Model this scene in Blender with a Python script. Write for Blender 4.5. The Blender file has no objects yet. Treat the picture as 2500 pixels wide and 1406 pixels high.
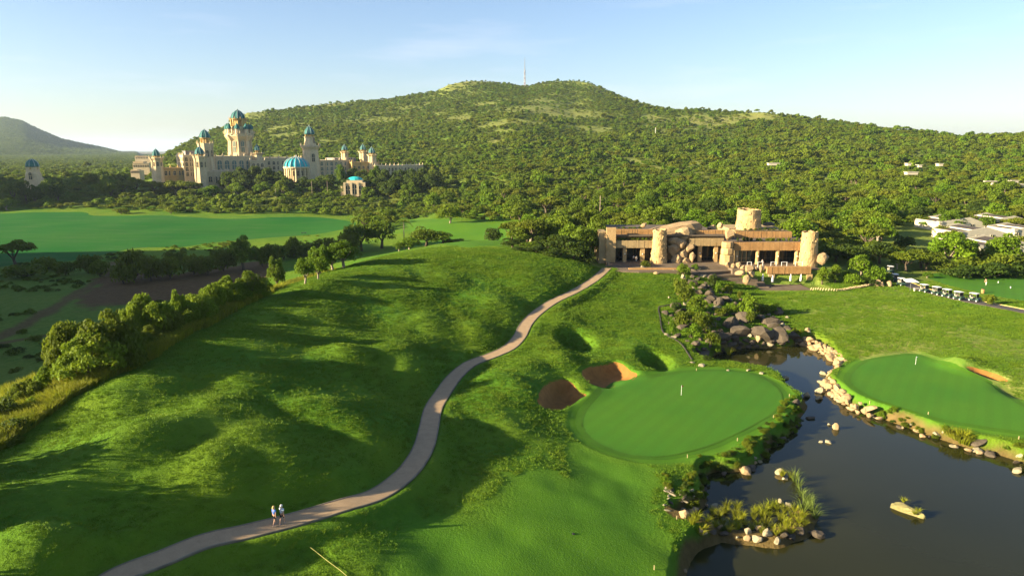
import bpy, bmesh, math, random
import numpy as np
from mathutils import Vector, Matrix
from mathutils.geometry import delaunay_2d_cdt

random.seed(7)
RNG = np.random.default_rng(11)
SC = bpy.context.scene
COL = SC.collection

# ------------------------------------------------------------------ camera, sky, sun, exposure
F = 1700.0                     # focal length in units of a 2500 wide frame
PITCH = math.radians(11.25)
H = 30.0
SP, CP = math.sin(PITCH), math.cos(PITCH)
cam_d = bpy.data.cameras.new('camera')
cam_d.sensor_width = 36.0
cam_d.lens = 36.0 * F / 2500.0
cam_d.clip_start = 0.5
cam_d.clip_end = 40000.0
cam = bpy.data.objects.new('camera', cam_d)
COL.objects.link(cam)
cam.location = (0, 0, H)
cam.rotation_euler = (math.radians(90) - PITCH, 0, 0)
SC.camera = cam

SUN_EL = math.radians(16.0)
SUN_AZ = math.radians(197.0)   # the side the sun stands on, counter-clockwise from +X: left, a touch behind the camera
sun_vec = Vector((math.cos(SUN_AZ) * math.cos(SUN_EL), math.sin(SUN_AZ) * math.cos(SUN_EL), math.sin(SUN_EL)))
world = bpy.data.worlds.new('World')
SC.world = world
world.use_nodes = True
wn, wl = world.node_tree.nodes, world.node_tree.links
bg = wn['Background']
sky = wn.new('ShaderNodeTexSky')
sky.sky_type = 'NISHITA'
sky.sun_disc = False
sky.sun_elevation = SUN_EL
sky.sun_rotation = math.atan2(sun_vec.x, sun_vec.y)
sky.air_density = 1.0
sky.dust_density = 0.8
sky.ozone_density = 2.5
bg.inputs['Strength'].default_value = 0.058
# a few thin streaks of high cloud
tc = wn.new('ShaderNodeTexCoord')
mp = wn.new('ShaderNodeMapping'); mp.inputs['Scale'].default_value = (2.2, 2.2, 16.0)
nz = wn.new('ShaderNodeTexNoise'); nz.inputs['Scale'].default_value = 2.0; nz.inputs['Detail'].default_value = 6.0
cr = wn.new('ShaderNodeMapRange'); cr.inputs[1].default_value = 0.56; cr.inputs[2].default_value = 0.85
cr.inputs[3].default_value = 0.0; cr.inputs[4].default_value = 0.30
mxw = wn.new('ShaderNodeMix'); mxw.data_type = 'RGBA'
mxw.inputs[7].default_value = (5.0, 5.2, 5.6, 1)
wl.new(tc.outputs['Generated'], mp.inputs['Vector']); wl.new(mp.outputs[0], nz.inputs['Vector'])
wl.new(nz.outputs['Fac'], cr.inputs[0]); wl.new(cr.outputs[0], mxw.inputs[0])
wl.new(sky.outputs[0], mxw.inputs[6]); tint = wn.new('ShaderNodeMix'); tint.data_type = 'RGBA'; tint.blend_type = 'MULTIPLY'; tint.inputs[0].default_value = 1.0; tint.inputs[7].default_value = (0.96, 0.93, 1.0, 1)
wl.new(mxw.outputs[2], tint.inputs[6]); wl.new(tint.outputs[2], bg.inputs['Color'])

sun_d = bpy.data.lights.new('sun', 'SUN')
sun_d.energy = 5.0
sun_d.angle = math.radians(0.6)
sun_d.color = (1.0, 0.84, 0.56)
sun = bpy.data.objects.new('sun', sun_d)
COL.objects.link(sun)
sun.location = (-200, -30, 120)
sun.rotation_euler = sun_vec.to_track_quat('Z', 'Y').to_euler()

SC.view_settings.view_transform = 'Standard'
SC.view_settings.look = 'None'
SC.view_settings.exposure = 2.02
SC.view_settings.gamma = 1.0
SC.view_settings.use_curve_mapping = False
SC.cycles.use_denoising = True
SC.cycles.max_bounces = 6
SC.cycles.diffuse_bounces = 2
SC.cycles.glossy_bounces = 2
SC.cycles.transmission_bounces = 3
SC.cycles.volume_bounces = 0
SC.cycles.transparent_max_bounces = 4
SC.cycles.caustics_reflective = False
SC.cycles.caustics_refractive = False

# ------------------------------------------------------------------ materials
def srgb(r, g, b):
    f = lambda c: (c / 255 / 12.92) if c / 255 <= 0.04045 else ((c / 255 + 0.055) / 1.055) ** 2.4
    return (f(r), f(g), f(b), 1.0)

class NT:
    """small helper round a material's node tree"""
    def __init__(s, name):
        s.m = bpy.data.materials.new(name); s.m.use_nodes = True
        s.n, s.l = s.m.node_tree.nodes, s.m.node_tree.links
        s.b = s.n['Principled BSDF']; s.out = s.n['Material Output']
        s.b.inputs['Specular IOR Level'].default_value = 0.25
    def node(s, t, **kw):
        x = s.n.new(t)
        for k, v in kw.items(): setattr(x, k, v)
        return x
    def pos(s):
        return s.node('ShaderNodeNewGeometry').outputs['Position']
    def obj(s):
        return s.node('ShaderNodeTexCoord').outputs['Object']
    def noise(s, vec, scale, detail=4, rough=0.55, out='Fac', stretch=None):
        if stretch:
            m = s.node('ShaderNodeMapping'); m.inputs['Scale'].default_value = stretch
            s.l.new(vec, m.inputs['Vector']); vec = m.outputs[0]
        x = s.node('ShaderNodeTexNoise'); x.inputs['Scale'].default_value = scale
        x.inputs['Detail'].default_value = detail; x.inputs['Roughness'].default_value = rough
        s.l.new(vec, x.inputs['Vector']); return x.outputs[out]
    def rng(s, v, a, b, c=0.0, d=1.0):
        x = s.node('ShaderNodeMapRange'); s.l.new(v, x.inputs[0])
        for i, q in enumerate((a, b, c, d)): x.inputs[i + 1].default_value = q
        return x.outputs[0]
    def mix(s, fac, a, b, blend='MIX'):
        x = s.node('ShaderNodeMix', data_type='RGBA', blend_type=blend)
        for sock, v in ((x.inputs[0], fac), (x.inputs[6], a), (x.inputs[7], b)):
            if hasattr(v, 'is_linked') or isinstance(v, bpy.types.NodeSocket): s.l.new(v, sock)
            else: sock.default_value = v if not isinstance(v, tuple) or len(v) == 4 else (*v, 1)
        return x.outputs[2]
    def math(s, op, a, b=0.0):
        x = s.node('ShaderNodeMath', operation=op)
        for i, v in enumerate((a, b)):
            if isinstance(v, bpy.types.NodeSocket): s.l.new(v, x.inputs[i])
            else: x.inputs[i].default_value = v
        return x.outputs[0]
    def attr(s, name, out='Fac', kind='GEOMETRY'):
        x = s.node('ShaderNodeAttribute', attribute_name=name, attribute_type=kind); return x.outputs[out]
    def bump(s, h, strength=0.5, dist=0.1):
        x = s.node('ShaderNodeBump'); x.inputs['Strength'].default_value = strength; x.inputs['Distance'].default_value = dist
        s.l.new(h, x.inputs['Height']); s.l.new(x.outputs[0], s.b.inputs['Normal'])
    def color(s, c):
        if isinstance(c, bpy.types.NodeSocket): s.l.new(c, s.b.inputs['Base Color'])
        else: s.b.inputs['Base Color'].default_value = c
    def set(s, **kw):
        for k, v in kw.items(): s.b.inputs[k.replace('_', ' ')].default_value = v
        return s

def simple(name, c, rough=0.7, var=0.15, scale=1.5, metal=0.0, bump=0.0):
    t = NT(name); v = t.noise(t.obj(), scale, 5)
    c2 = tuple(min(1, x * (1 + var)) for x in c[:3]) + (1,)
    c1 = tuple(x * (1 - var) for x in c[:3]) + (1,)
    t.color(t.mix(t.rng(v, 0.3, 0.7), c1, c2)); t.set(Roughness=rough, Metallic=metal)
    if bump: t.bump(v, bump, 0.05)
    return t.m

M = {}
# ------------------------------------------------------------------ pixels of the 2500 x 1406 frame and points of the world
def ray(px, py):
    u, v = (px - 1250) / F, (703 - py) / F
    return np.array([u, CP + v * SP, -SP + v * CP])
def on_plane(px, py, z):
    d = ray(px, py); t = (z - H) / d[2]
    return np.array([d[0] * t, d[1] * t, z])
def at_y(px, py, y):
    """the point seen at a pixel, y metres forward of the camera: (x, y, z)"""
    d = ray(px, py); t = y / d[1]
    return np.array([d[0] * t, y, H + d[2] * t])
def z_at(py, y):
    return at_y(1250, py, y)[2]
def to_px(p):
    x, y, z = p; dep = y * CP - (z - H) * SP
    return 1250 + F * x / dep, 703 - F * (y * SP + (z - H) * CP) / dep

# ------------------------------------------------------------------ noise
class VNoise:
    def __init__(s, seed):
        s.t = np.random.default_rng(seed).random((256, 256))
    def __call__(s, x, y):
        xi, yi = np.floor(x).astype(np.int64), np.floor(y).astype(np.int64)
        fx, fy = x - xi, y - yi
        fx, fy = fx * fx * fx * (fx * (fx * 6 - 15) + 10), fy * fy * fy * (fy * (fy * 6 - 15) + 10)
        g = lambda i, j: s.t[i & 255, j & 255]
        return (g(xi, yi) * (1 - fx) + g(xi + 1, yi) * fx) * (1 - fy) + (g(xi, yi + 1) * (1 - fx) + g(xi + 1, yi + 1) * fx) * fy - 0.5
VN = [VNoise(i) for i in range(8)]
def fbm(x, y, oct=4, k=0):
    s, a = 0.0, 1.0
    for i in range(oct):
        s = s + a * VN[(i + k) % 8](x * 2 ** i + 17 * i, y * 2 ** i + 31 * i); a *= 0.5
    return s
def sstep(a, b, x):
    t = np.clip((x - a) / (b - a), 0, 1); return t * t * (3 - 2 * t)

# ------------------------------------------------------------------ terrain heights
near_px = [
 # the path
 (1478,662,0.0),(1440,690,-0.3),(1370,730,-0.9),(1300,770,-1.5),(1270,820,-2.0),(1150,885,-2.3),(1060,1000,-2.2),(1030,1090,-1.9),
 (960,1180,-1.1),(800,1240,-0.1),(690,1280,0.3),(500,1320,0.6),(290,1406,0.8),
 # crest of the left hill
 (1200,604,5.0),(1120,606,5.1),(1050,612,5.0),(950,628,4.8),(850,652,4.7),(750,680,4.6),(650,715,4.5),(550,760,4.5),(450,810,4.5),
 (350,865,4.5),(250,915,4.3),(120,985,4.0),(0,1060,3.6),(-150,1160,3.3),(-400,1300,3.6),(1300,613,3.7),(1400,640,2.3),(1450,652,0.6),
 # its right hand slope
 (1200,700,1.5),(1330,700,0.6),(1000,780,1.4),(1100,680,2.9),(800,900,2.1),(700,960,2.3),(600,1050,2.3),(400,1200,2.7),(150,1330,3.1),(900,1000,0.4),(850,1130,0.5),(500,1250,1.6),
 # right of the path
 (1500,680,-0.5),(1640,680,-0.8),(1500,760,-2.5),(1600,800,-3.6),(1400,800,-2.8),(1250,950,-3.0),(1150,1050,-3.0),(1200,1200,-2.7),
 (1000,1300,-1.9),(700,1380,-0.4),(1400,1300,-3.5),(1600,1250,-4.8),(1550,1400,-4.5),(1250,1400,-2.9),
 # left green
 (1663,965,-5.0),(1450,1040,-4.9),(1550,1110,-5.0),(1800,930,-5.2),(1900,1000,-5.3),(1750,1080,-5.3),(1560,960,-4.7),
 # right hand side
 (2000,720,-3.3),(2200,742,-3.4),(2400,750,-3.5),(2100,820,-4.5),(2300,800,-4.1),(2500,820,-4.0),(2235,890,-5.0),(2100,930,-5.2),
 (2400,1000,-5.2),(2500,1060,-5.3),(2450,920,-4.5),(2700,1000,-5),(2480,700,-3.3),(2350,690,-3.3),(2300,670,-3.3),(2480,660,-3.3),
 (1850,700,-3.6),(1980,704,-3.6),(2700,700,-3.3),(2150,690,-3.4),
 # pond bed before it is cut in
 (1900,880,-5.6),(2000,1000,-5.6),(2000,1100,-5.6),(2200,1250,-5.6),(1900,1300,-5.6),(2400,1350,-5.6),(1750,1380,-5.4),
 # cascade
 (1680,690,-1.4),(1760,740,-3.2),(1720,800,-4.6),(1850,790,-4.6),(1930,760,-4.2),
 # the valley on the left
 (0,850,-8),(100,780,-8),(450,700,-8),(250,750,-8),(600,665,-8),(0,640,-9.5),(300,620,-10),(600,590,-10),(800,560,-10),(0,535,-10),
 (400,530,-10),(860,548,-9),(915,620,-6.5),(700,655,-7),(-250,700,-9),(-250,560,-10),(1000,600,-6.5),
 (1100,546,-3.0),(1150,582,-5.5),(1235,560,-3.5),(1000,540,-5.0),(1200,600,-4.5),
]
near_xy = [(25,200,0),(60,200,0),(90,200,-.5),(40,186,-.2),(60,184,-.4),(30,230,0),(90,240,0),(140,230,-2),(160,190,-3),(130,300,2),(200,300,1),
           (40,300,0),(-10,210,3),(-20,250,-3),(-60,200,-6),(-5,330,-2),(60,380,2),(-5,440,-1),(-90,440,-9.5),(-220,440,-10),(150,420,6),(300,420,6),
           (0,20,0),(-40,20,4),(40,20,-4),(80,30,-5),(-85,60,-2),(-110,100,-7),(-75,110,-5),(-72,90,-3),(-78,140,-7),(-64,75,0),(-60,150,-5)]
ctl = np.array([[*on_plane(px, py, z)[:2], z] for px, py, z in near_px] + [list(p) for p in near_xy], float)
def tps_fit(c, lam=0.02):
    n = len(c); P = c[:, :2] / 100.0
    d2 = ((P[:, None] - P[None]) ** 2).sum(-1)
    K = 0.5 * d2 * np.log(d2 + 1e-9) + lam * np.eye(n) * 0.05
    A = np.zeros((n + 3, n + 3)); A[:n, :n] = K; A[:n, n] = 1; A[:n, n + 1:] = P; A[n, :n] = 1; A[n + 1:, :n] = P.T
    b = np.zeros(n + 3); b[:n] = c[:, 2]
    return np.linalg.solve(A, b), P
TW, TP = tps_fit(ctl)
def tps(x, y):
    sh = x.shape; x, y = x.ravel() / 100.0, y.ravel() / 100.0; out = np.empty(len(x))
    for i in range(0, len(x), 40000):
        d2 = (x[i:i + 40000, None] - TP[None, :, 0]) ** 2 + (y[i:i + 40000, None] - TP[None, :, 1]) ** 2
        out[i:i + 40000] = (0.5 * d2 * np.log(d2 + 1e-9)) @ TW[:-3] + TW[-3] + TW[-2] * x[i:i + 40000] + TW[-1] * y[i:i + 40000]
    return out.reshape(sh)

sil = np.array([(200,400),(330,402),(400,388),(450,355),(500,330),(560,305),(610,276),(700,268),(800,255),(880,248),(950,244),(1000,233),(1060,226),(1100,207),
 (1150,198),(1200,200),(1250,208),(1285,213),(1310,206),(1350,199),(1400,197),(1440,202),(1490,226),(1560,256),(1640,270),(1700,267),(1760,274),(1860,274),
 (1950,287),(2050,298),(2150,312),(2250,323),(2330,334),(2400,333),(2460,331),(2500,329),(2700,338),(3000,350),(3600,360)], float)
rid = np.array([(200,1000),(400,1100),(600,1300),(1150,1600),(1400,1600),(1640,1300),(1900,1120),(2200,950),(2500,800),(3600,700)], float)
lsil = np.array([(-1500,330),(-700,318),(-300,312),(-150,300),(0,290),(20,288),(60,296),(100,318),(150,341),(200,353),(260,366),(310,380),(340,390),(380,398),(460,410)], float)
def far_z(a, y):
    px = 1250 + F / CP * a
    # the main mountain
    yr = np.interp(px, rid[:, 0], rid[:, 1]); py = np.interp(px, sil[:, 0], sil[:, 1])
    v = (703 - py) / F
    zr = H + yr * (v * CP - SP) / (CP + v * SP)
    px_s = np.stack([np.interp(px + o, sil[:, 0], sil[:, 1]) for o in np.linspace(-190, 190, 13)]).mean(0); v = (703 - px_s) / F
    zrs = H + yr * (v * CP - SP) / (CP + v * SP)
    yf = np.interp(px, [300, 1000, 1250, 1700, 2100, 2500], [660, 640, 440, 400, 320, 300])
    zl = np.interp(y, [300, 440, 520, 575, 620, 700], [-10, -10, -6, 2.5, 4, 5])
    zrgt = np.interp(y, [200, 320, 450, 700], [-1, 0, 1, 2])
    zf = zl + (zrgt - zl) * sstep(950, 1250, px)
    s = np.clip((y - yf) / (yr - yf), 0, 1)
    ex = np.interp(px, [400, 1100, 1500, 2000, 2500], [1.0, 1.25, 1.45, 1.8, 1.8])
    zm = zf + ((zrs + (zr - zrs) * s ** 5) - zf) * s ** ex
    over = np.maximum(y - yr, 0)
    zm = zm - over * 0.22 - 0.0006 * over ** 2 * (over < 200) - 24 * (over >= 200)
    zm = zm + s * (1 - s) * 34 * fbm(a * y / 210.0 + 3, y / 260.0, 4, 2) * sstep(0, 300, y - yf)
    # the hill far on the left
    pl = np.interp(px, lsil[:, 0], lsil[:, 1]); v = (703 - pl) / F; yl = 4200.0
    zl2 = H + yl * (v * CP - SP) / (CP + v * SP)
    s2 = np.clip((y - 2400) / (yl - 2400), 0, 1)
    zh = np.where(s2 > 0, -14.0, -99.0) + (zl2 + 14) * s2 ** 1.15 - np.maximum(y - yl, 0) * 0.25
    zh = zh + s2 * (1 - s2) * 60 * fbm(a * y / 500.0, y / 600.0, 3, 4)
    zplain = np.where(y > 900, -14.0, -10)
    k = sstep(330, 420, px)
    z = np.where(px < 420, np.maximum(np.maximum(zm * k + np.minimum(zf, 0) * (1 - k), zh), zplain), np.maximum(zm, zplain))
    return z

A_MAX = 2.2
acols = np.concatenate([np.linspace(-A_MAX, -0.82, 60, endpoint=False), np.linspace(-0.82, 0.82, 600), np.linspace(0.82, A_MAX, 50)[1:]])
yrows = np.concatenate([np.exp(np.linspace(math.log(20), math.log(42), 40, endpoint=False)), np.exp(np.linspace(math.log(42), math.log(200), 460, endpoint=False)),
                        np.exp(np.linspace(math.log(200), math.log(1900), 330, endpoint=False)), np.exp(np.linspace(math.log(1900), math.log(14000), 60))])
AA, YY = np.meshgrid(acols, yrows)
XX = AA * YY
ZF = far_z(AA, YY)
nearmask = yrows < 440
ZN = np.array(ZF)
ZN[nearmask] = tps(XX[nearmask], YY[nearmask])
PXA = 1250 + F / CP * AA
b0 = np.interp(PXA, [700, 1100, 1500], [360, 330, 230]); b1 = np.interp(PXA, [700, 1100, 1500], [430, 420, 330])
bl = np.clip((YY - b0) / (b1 - b0), 0, 1); bl = bl * bl * (3 - 2 * bl)
# far to the sides the fitted surface is not trusted
side = sstep(0.85, 1.3, np.abs(AA))
ZS = np.where(AA < 0, -9.0, -4.0) * side + ZN * (1 - side)
ZZ = ZS * (1 - bl) + ZF * bl
# unseen hills added outside the frame to shade the valley floor and left wood
amp = np.maximum(0.245 * (1.5 * YY - 84) + 10, 0) * sstep(245, 205, YY) + np.maximum(0.25 * (1.5 * YY - 235) - 2, 0) * sstep(385, 412, YY) * sstep(545, 490, YY)
amp = amp * (1 + 0.55 * fbm(YY / 30.0, AA * 3.0, 3, 2))
ZZ = ZZ + amp * np.exp(-((AA + 1.5) / 0.36) ** 4) * sstep(-0.84, -1.08, AA)
# gentle unevenness everywhere
hillw = sstep(-4, -16, XX + 0.06 * (YY - 100)) * sstep(-70, -48, XX) * sstep(175, 150, YY)
ZZ = ZZ + 0.35 * fbm(XX / 22.0, YY / 22.0, 3, 1) * sstep(30, 60, YY) + hillw * (0.6 * fbm(XX / 9.0 + 7, YY / 13.0, 3, 3) + 0.12 * fbm(XX / 3.0, YY / 3.0, 2, 6)) + 0.25 * fbm(XX / 5.0, YY / 5.0, 2, 4) * sstep(180, 150, YY) + 1.2 * fbm(XX / 90.0, YY / 90.0, 3, 5) * sstep(240, 420, YY)

def grid_h(x, y, Z=None):
    Z = ZZ if Z is None else Z
    x, y = np.asarray(x, float), np.asarray(y, float)
    yc = np.clip(y, yrows[0], yrows[-1] - 1e-3)
    ac = np.clip(x / yc, acols[0], acols[-1] - 1e-6)
    j = np.clip(np.searchsorted(yrows, yc, 'right') - 1, 0, len(yrows) - 2)
    i = np.clip(np.searchsorted(acols, ac, 'right') - 1, 0, len(acols) - 2)
    fy = (yc - yrows[j]) / (yrows[j + 1] - yrows[j]); fx = (ac - acols[i]) / (acols[i + 1] - acols[i])
    return (Z[j, i] * (1 - fx) + Z[j, i + 1] * fx) * (1 - fy) + (Z[j + 1, i] * (1 - fx) + Z[j + 1, i + 1] * fx) * fy
MY = np.exp(np.linspace(math.log(22), math.log(6000), 2200))
def hit(px, py):
    """first point of the ground seen at a pixel"""
    d = ray(px, py); t = MY / d[1]
    z = H + d[2] * t - grid_h(d[0] * t, MY)
    k = np.nonzero(z <= 0)[0]
    if len(k) == 0: return np.array([d[0] * t[-1], MY[-1], 0.0])
    k = k[0]
    if k == 0: y = MY[0]
    else: y = MY[k - 1] + (MY[k] - MY[k - 1]) * z[k - 1] / (z[k - 1] - z[k])
    t = y / d[1]
    return np.array([d[0] * t, y, H + d[2] * t])
def spline(P, n=8, closed=True):
    P = np.asarray(P, float); N = len(P); out = []
    for i in range(N if closed else N - 1):
        if closed: a, b, c, d = P[i - 1], P[i], P[(i + 1) % N], P[(i + 2) % N]
        else: a, b, c, d = P[max(i - 1, 0)], P[i], P[i + 1], P[min(i + 2, N - 1)]
        for k in range(n):
            t = k / n
            out.append(0.5 * (2 * b + (c - a) * t + (2 * a - 5 * b + 4 * c - d) * t * t + (3 * b - a - 3 * c + d) * t ** 3))
    if not closed: out.append(P[-1])
    return np.array(out)
def sdist(poly, x, y):
    """signed distance to a closed polygon, negative inside"""
    sh = np.shape(x); x, y = np.ravel(x), np.ravel(y)
    d = np.full(len(x), 1e18); ins = np.zeros(len(x), bool); n = len(poly)
    for k in range(n):
        ax, ay = poly[k][:2]; bx, by = poly[(k + 1) % n][:2]
        ex, ey = bx - ax, by - ay; L = ex * ex + ey * ey + 1e-12
        t = np.clip(((x - ax) * ex + (y - ay) * ey) / L, 0, 1)
        d = np.minimum(d, (x - ax - t * ex) ** 2 + (y - ay - t * ey) ** 2)
        c = ((ay > y) != (by > y)) & (x < (bx - ax) * (y - ay) / (by - ay + 1e-12) + ax)
        ins ^= c
    d = np.sqrt(d); return np.where(ins, -d, d).reshape(sh)
def sd_grid(poly, margin):
    """signed distance on the terrain grid, far cells = +1e3"""
    out = np.full(ZZ.shape, 1e3); p = np.asarray(poly)
    m = (XX > p[:, 0].min() - margin) & (XX < p[:, 0].max() + margin) & (YY > p[:, 1].min() - margin) & (YY < p[:, 1].max() + margin)
    out[m] = sdist(p, XX[m], YY[m]); return out
def dline_grid(line, margin):
    out = np.full(ZZ.shape, 1e3); p = np.asarray(line)
    m = (XX > p[:, 0].min() - margin) & (XX < p[:, 0].max() + margin) & (YY > p[:, 1].min() - margin) & (YY < p[:, 1].max() + margin)
    x, y = XX[m], YY[m]; d = np.full(len(x), 1e18)
    for k in range(len(p) - 1):
        ax, ay = p[k][:2]; ex, ey = p[k + 1][0] - ax, p[k + 1][1] - ay
        t = np.clip(((x - ax) * ex + (y - ay) * ey) / (ex * ex + ey * ey + 1e-12), 0, 1)
        d = np.minimum(d, (x - ax - t * ex) ** 2 + (y - ay - t * ey) ** 2)
    out[m] = np.sqrt(d); return out

# ------------------------------------------------------------------ mounds, hollows, pond
def mound(px, py, rx, ry, amp, flat=1.0):
    """a grass mound (or hollow) of the course, rx and ry in metres"""
    global ZZ
    p = hit(px, py)
    q = ((XX - p[0]) / rx) ** 2 + ((YY - p[1]) / ry) ** 2
    ZZ = ZZ + amp * np.exp(-q ** flat)
# lit knolls of the left hill: centre a little right of the lit flank
for a in [(1205,742,5.0,6,1.7),(1168,815,3.6,5,1.5),(1050,800,6,6,1.3),(845,858,3.6,4,1.5),(985,868,4.5,6,1.7),(1015,900,3,4,1.2),
          (330,1085,4.2,5,2.0),(285,975,4.5,4,1.3),(560,1010,4.5,4,1.3),(640,1075,4.2,5,1.7),(760,1000,4,4,1.3),(520,1150,3.4,4,1.5),(700,1150,3.4,4,1.2),
          (860,1040,4,5,1.3),(930,1090,3.5,5,1.2),(830,1170,3,4,.8),(110,1345,3.5,3,1.5),(345,1350,2.2,2,1.1),(1100,690,6,7,1.0),(780,700,4,5,0.8),
          (1300,690,7,8,1.2),(400,930,5,4,1.0),(620,930,5,4,.7),(480,1040,3.5,4,1.2)]:
    mound(a[0], a[1], a[2] * .95, a[3] * .95, a[4] * .85)
# dips between them
for a in [(780,1065,3.4,4,-.1),(900,760,9,10,-0.9),(700,820,9,9,-0.8),(1080,920,5,7,-0.7),(930,930,4,5,-.6)]:
    mound(*a)
# mounds and grass hollows right of the path
for a in [(1290,905,3.4,5,1.2),(1372,888,2.4,3.4,1.1),(1090,1050,2.2,4,1.3),(1180,1000,4.5,7,.9),(1272,965,3.0,4.0,1.2),(1260,1050,4.0,4.5,.5),(1560,850,3,5,0.4),(1370,790,4,6,.8),
          (1330,850,4,5,0.8),(1215,930,3,5,1.0),(1600,700,5,6,0.4),(2420,885,5,5,0.8),(2340,893,3,3,1.5),(2300,780,8,8,.6),(1750,1330,3,4,.3)]:
    mound(*a)
for a in [(1402,825,3.2,6.0,-2.3,2.0),(1597,872,2.7,4.8,-1.9,2.0),(2490,952,3.2,3.2,-1.1,1.3)]:
    mound(*a)
# bunkers
bunker_px = [
 [(1420,905),(1440,892),(1475,886),(1498,880),(1520,886),(1540,902),(1556,910),(1545,922),(1510,937),(1470,941),(1436,930)],
 [(1312,968),(1330,935),(1365,922),(1395,930),(1415,952),(1432,960),(1412,972),(1385,990),(1352,1000),(1322,988)],
 [(2360,892),(2400,899),(2440,912),(2462,928),(2430,926),(2392,912)],
]
bunker_polys = []
for bp in bunker_px:
    P = spline([hit(*q)[:2] for q in bp], 6); bunker_polys.append(P)
for k, P in enumerate(bunker_polys):
    s = sd_grid(P, 8)
    ZZ = ZZ - (1.7, 1.8, 1.9)[k] * sstep(0.5, -1.6, s) + 0.10 * np.exp(-((s - 0.9) / 0.8) ** 2)
# pond
WATER_Z = -7.0
pond_px = [(1980,838),(2042,882),(2048,905),(2026,915),(2012,935),(2040,962),(2072,990),(2120,1008),(2210,1040),(2330,1082),(2450,1112),(2520,1135),(2700,1160),(2900,1300),(2900,1560),
           (2300,1600),(1900,1560),(1680,1480),(1672,1400),(1700,1345),(1760,1318),(1700,1290),(1652,1268),(1690,1255),(1720,1225),(1715,1170),(1745,1150),(1800,1150),(1860,1120),(1880,1090),(1930,1055),(1950,1020),
           (1968,990),(1935,965),(1915,935),(1880,915),(1800,905),(1740,898),(1700,882),(1735,870),(1800,850),(1900,850)]
pond_poly = spline([on_plane(px, py, WATER_Z)[:2] for px, py in pond_px], 4)
SDP = sd_grid(pond_poly, 14)
bank_n = fbm(XX / 1.6, YY / 1.6, 3, 3)
ZZ = np.where(SDP < 6, np.minimum(ZZ, WATER_Z + 0.15 + np.maximum(SDP + 0.5 * bank_n, 0) * 1.7 + 0.04 * np.maximum(SDP, 0) ** 2 + np.where(SDP < 0.2, -1.6 * sstep(0.2, -1.8, SDP), 0)), ZZ)
# the spit of stones and tussocks in the pond
spit_px = [(1665,1290),(1730,1300),(1800,1310),(1880,1318),(1940,1300),(1965,1260)]
spit = [on_plane(px, py, WATER_Z)[:2] for px, py in spit_px]
ds = dline_grid(spit, 6)
ZZ = np.where(ds < 4, np.maximum(ZZ, WATER_Z + 0.62 - 0.6 * (ds / 1.35) ** 2 + 0.3 * bank_n), ZZ)
for (px, py, r) in ((1905,1165,1.3),(2218,1245,1.0)):
    c = on_plane(px, py, WATER_Z); q = np.hypot(XX - c[0], YY - c[1])
    ZZ = np.where(q < 4, np.maximum(ZZ, WATER_Z + 0.12 - 0.5 * (q / r) ** 2), ZZ)
# level ground under the clubhouse, its patio and the plaza
def level(x0, x1, y0, y1, z, soft=3.0):
    global ZZ
    d = np.maximum(np.maximum(x0 - XX, XX - x1), np.maximum(y0 - YY, YY - y1))
    w = sstep(soft, 0, d); ZZ = ZZ * (1 - w) + z * w
level(23, 62, 181, 215, -0.25)
level(60, 84, 175, 215, -0.25, 2.0)
level(62, 77, 166.5, 173.5, -3.75, 1.2)

# ------------------------------------------------------------------ zones: path, greens, tracks
path_px = [(1482,655),(1462,672),(1440,690),(1398,713),(1350,737),(1312,762),(1285,790),(1268,822),(1243,848),(1200,868),(1150,887),(1112,918),(1080,958),(1058,1000),(1046,1045),(1035,1090),(1010,1133),(970,1175),(915,1208),(850,1228),(780,1249),
           (690,1275),(600,1297),(500,1320),(400,1358),(290,1406),(190,1470)]
path_line = spline([hit(*q)[:2] for q in path_px], 8, False)
green_px = [(1405,1040),(1412,1000),(1440,965),(1500,935),(1580,912),(1680,903),(1780,903),(1850,915),(1905,942),(1925,975),(1905,1010),(1850,1045),(1780,1080),(1700,1108),(1610,1122),(1520,1112),(1440,1080)]
green2_px = [(2060,930),(2075,900),(2110,880),(2170,868),(2240,864),(2320,880),(2420,930),(2500,985),(2600,1040),(2620,1075),(2500,1062),(2400,1048),(2280,1025),(2180,998),(2110,968)]
green3_px = [(868,632),(890,612),(930,603),(975,606),(985,622),(940,634),(900,638)]
practice_px = [(2262,672),(2330,662),(2420,660),(2520,664),(2620,690),(2600,745),(2500,735),(2420,722),(2380,712),(2300,692)]
zpoly = lambda pp, n=6: spline([hit(*q)[:2] for q in pp], n)
green_poly, green2_poly, practice_poly = zpoly(green_px), zpoly(green2_px), zpoly(practice_px, 4)
field_px = [(-120,523),(0,521),(200,518),(230,527),(420,527),(560,535),(700,530),(790,532),(868,545),(830,562),(740,575),(640,582),(520,592),(440,603),(330,606),(240,625),(150,640),(60,640),(-120,650)]
field_poly = zpoly(field_px, 3)
dirt_px = [(270,665),(420,668),(560,650),(640,640),(690,662),(600,690),(480,722),(380,740),(300,745),(210,748),(200,715)]
dirt_poly = zpoly(dirt_px, 4)
track_px = [(-60,845),(20,815),(90,775),(160,735),(220,700),(262,670),(275,640)]
track_line = spline([hit(*q)[:2] for q in track_px], 5, False)
track2_px = [(-60,850),(60,828),(180,812),(300,800)]
track2_line = spline([hit(*q)[:2] for q in track2_px], 5, False)
road_px = [(2170,672),(2205,690),(2250,706),(2310,722),(2370,735),(2440,748),(2520,765),(2640,790)]
road_line = spline([hit(*q)[:2] for q in road_px], 6, False)
fair_px = [(1405,1090),(1400,1180),(1330,1150),(1220,1200),(1150,1260),(1000,1290),(1000,1500),(1620,1500),(1600,1300),(1560,1230),(1590,1150),(1500,1120)]
fair_poly = zpoly(fair_px, 5)
fmound_px = [(985,540),(1040,534),(1110,540),(1180,545),(1240,553),(1240,590),(1180,602),(1100,598),(1050,585),(1000,570)]
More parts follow.
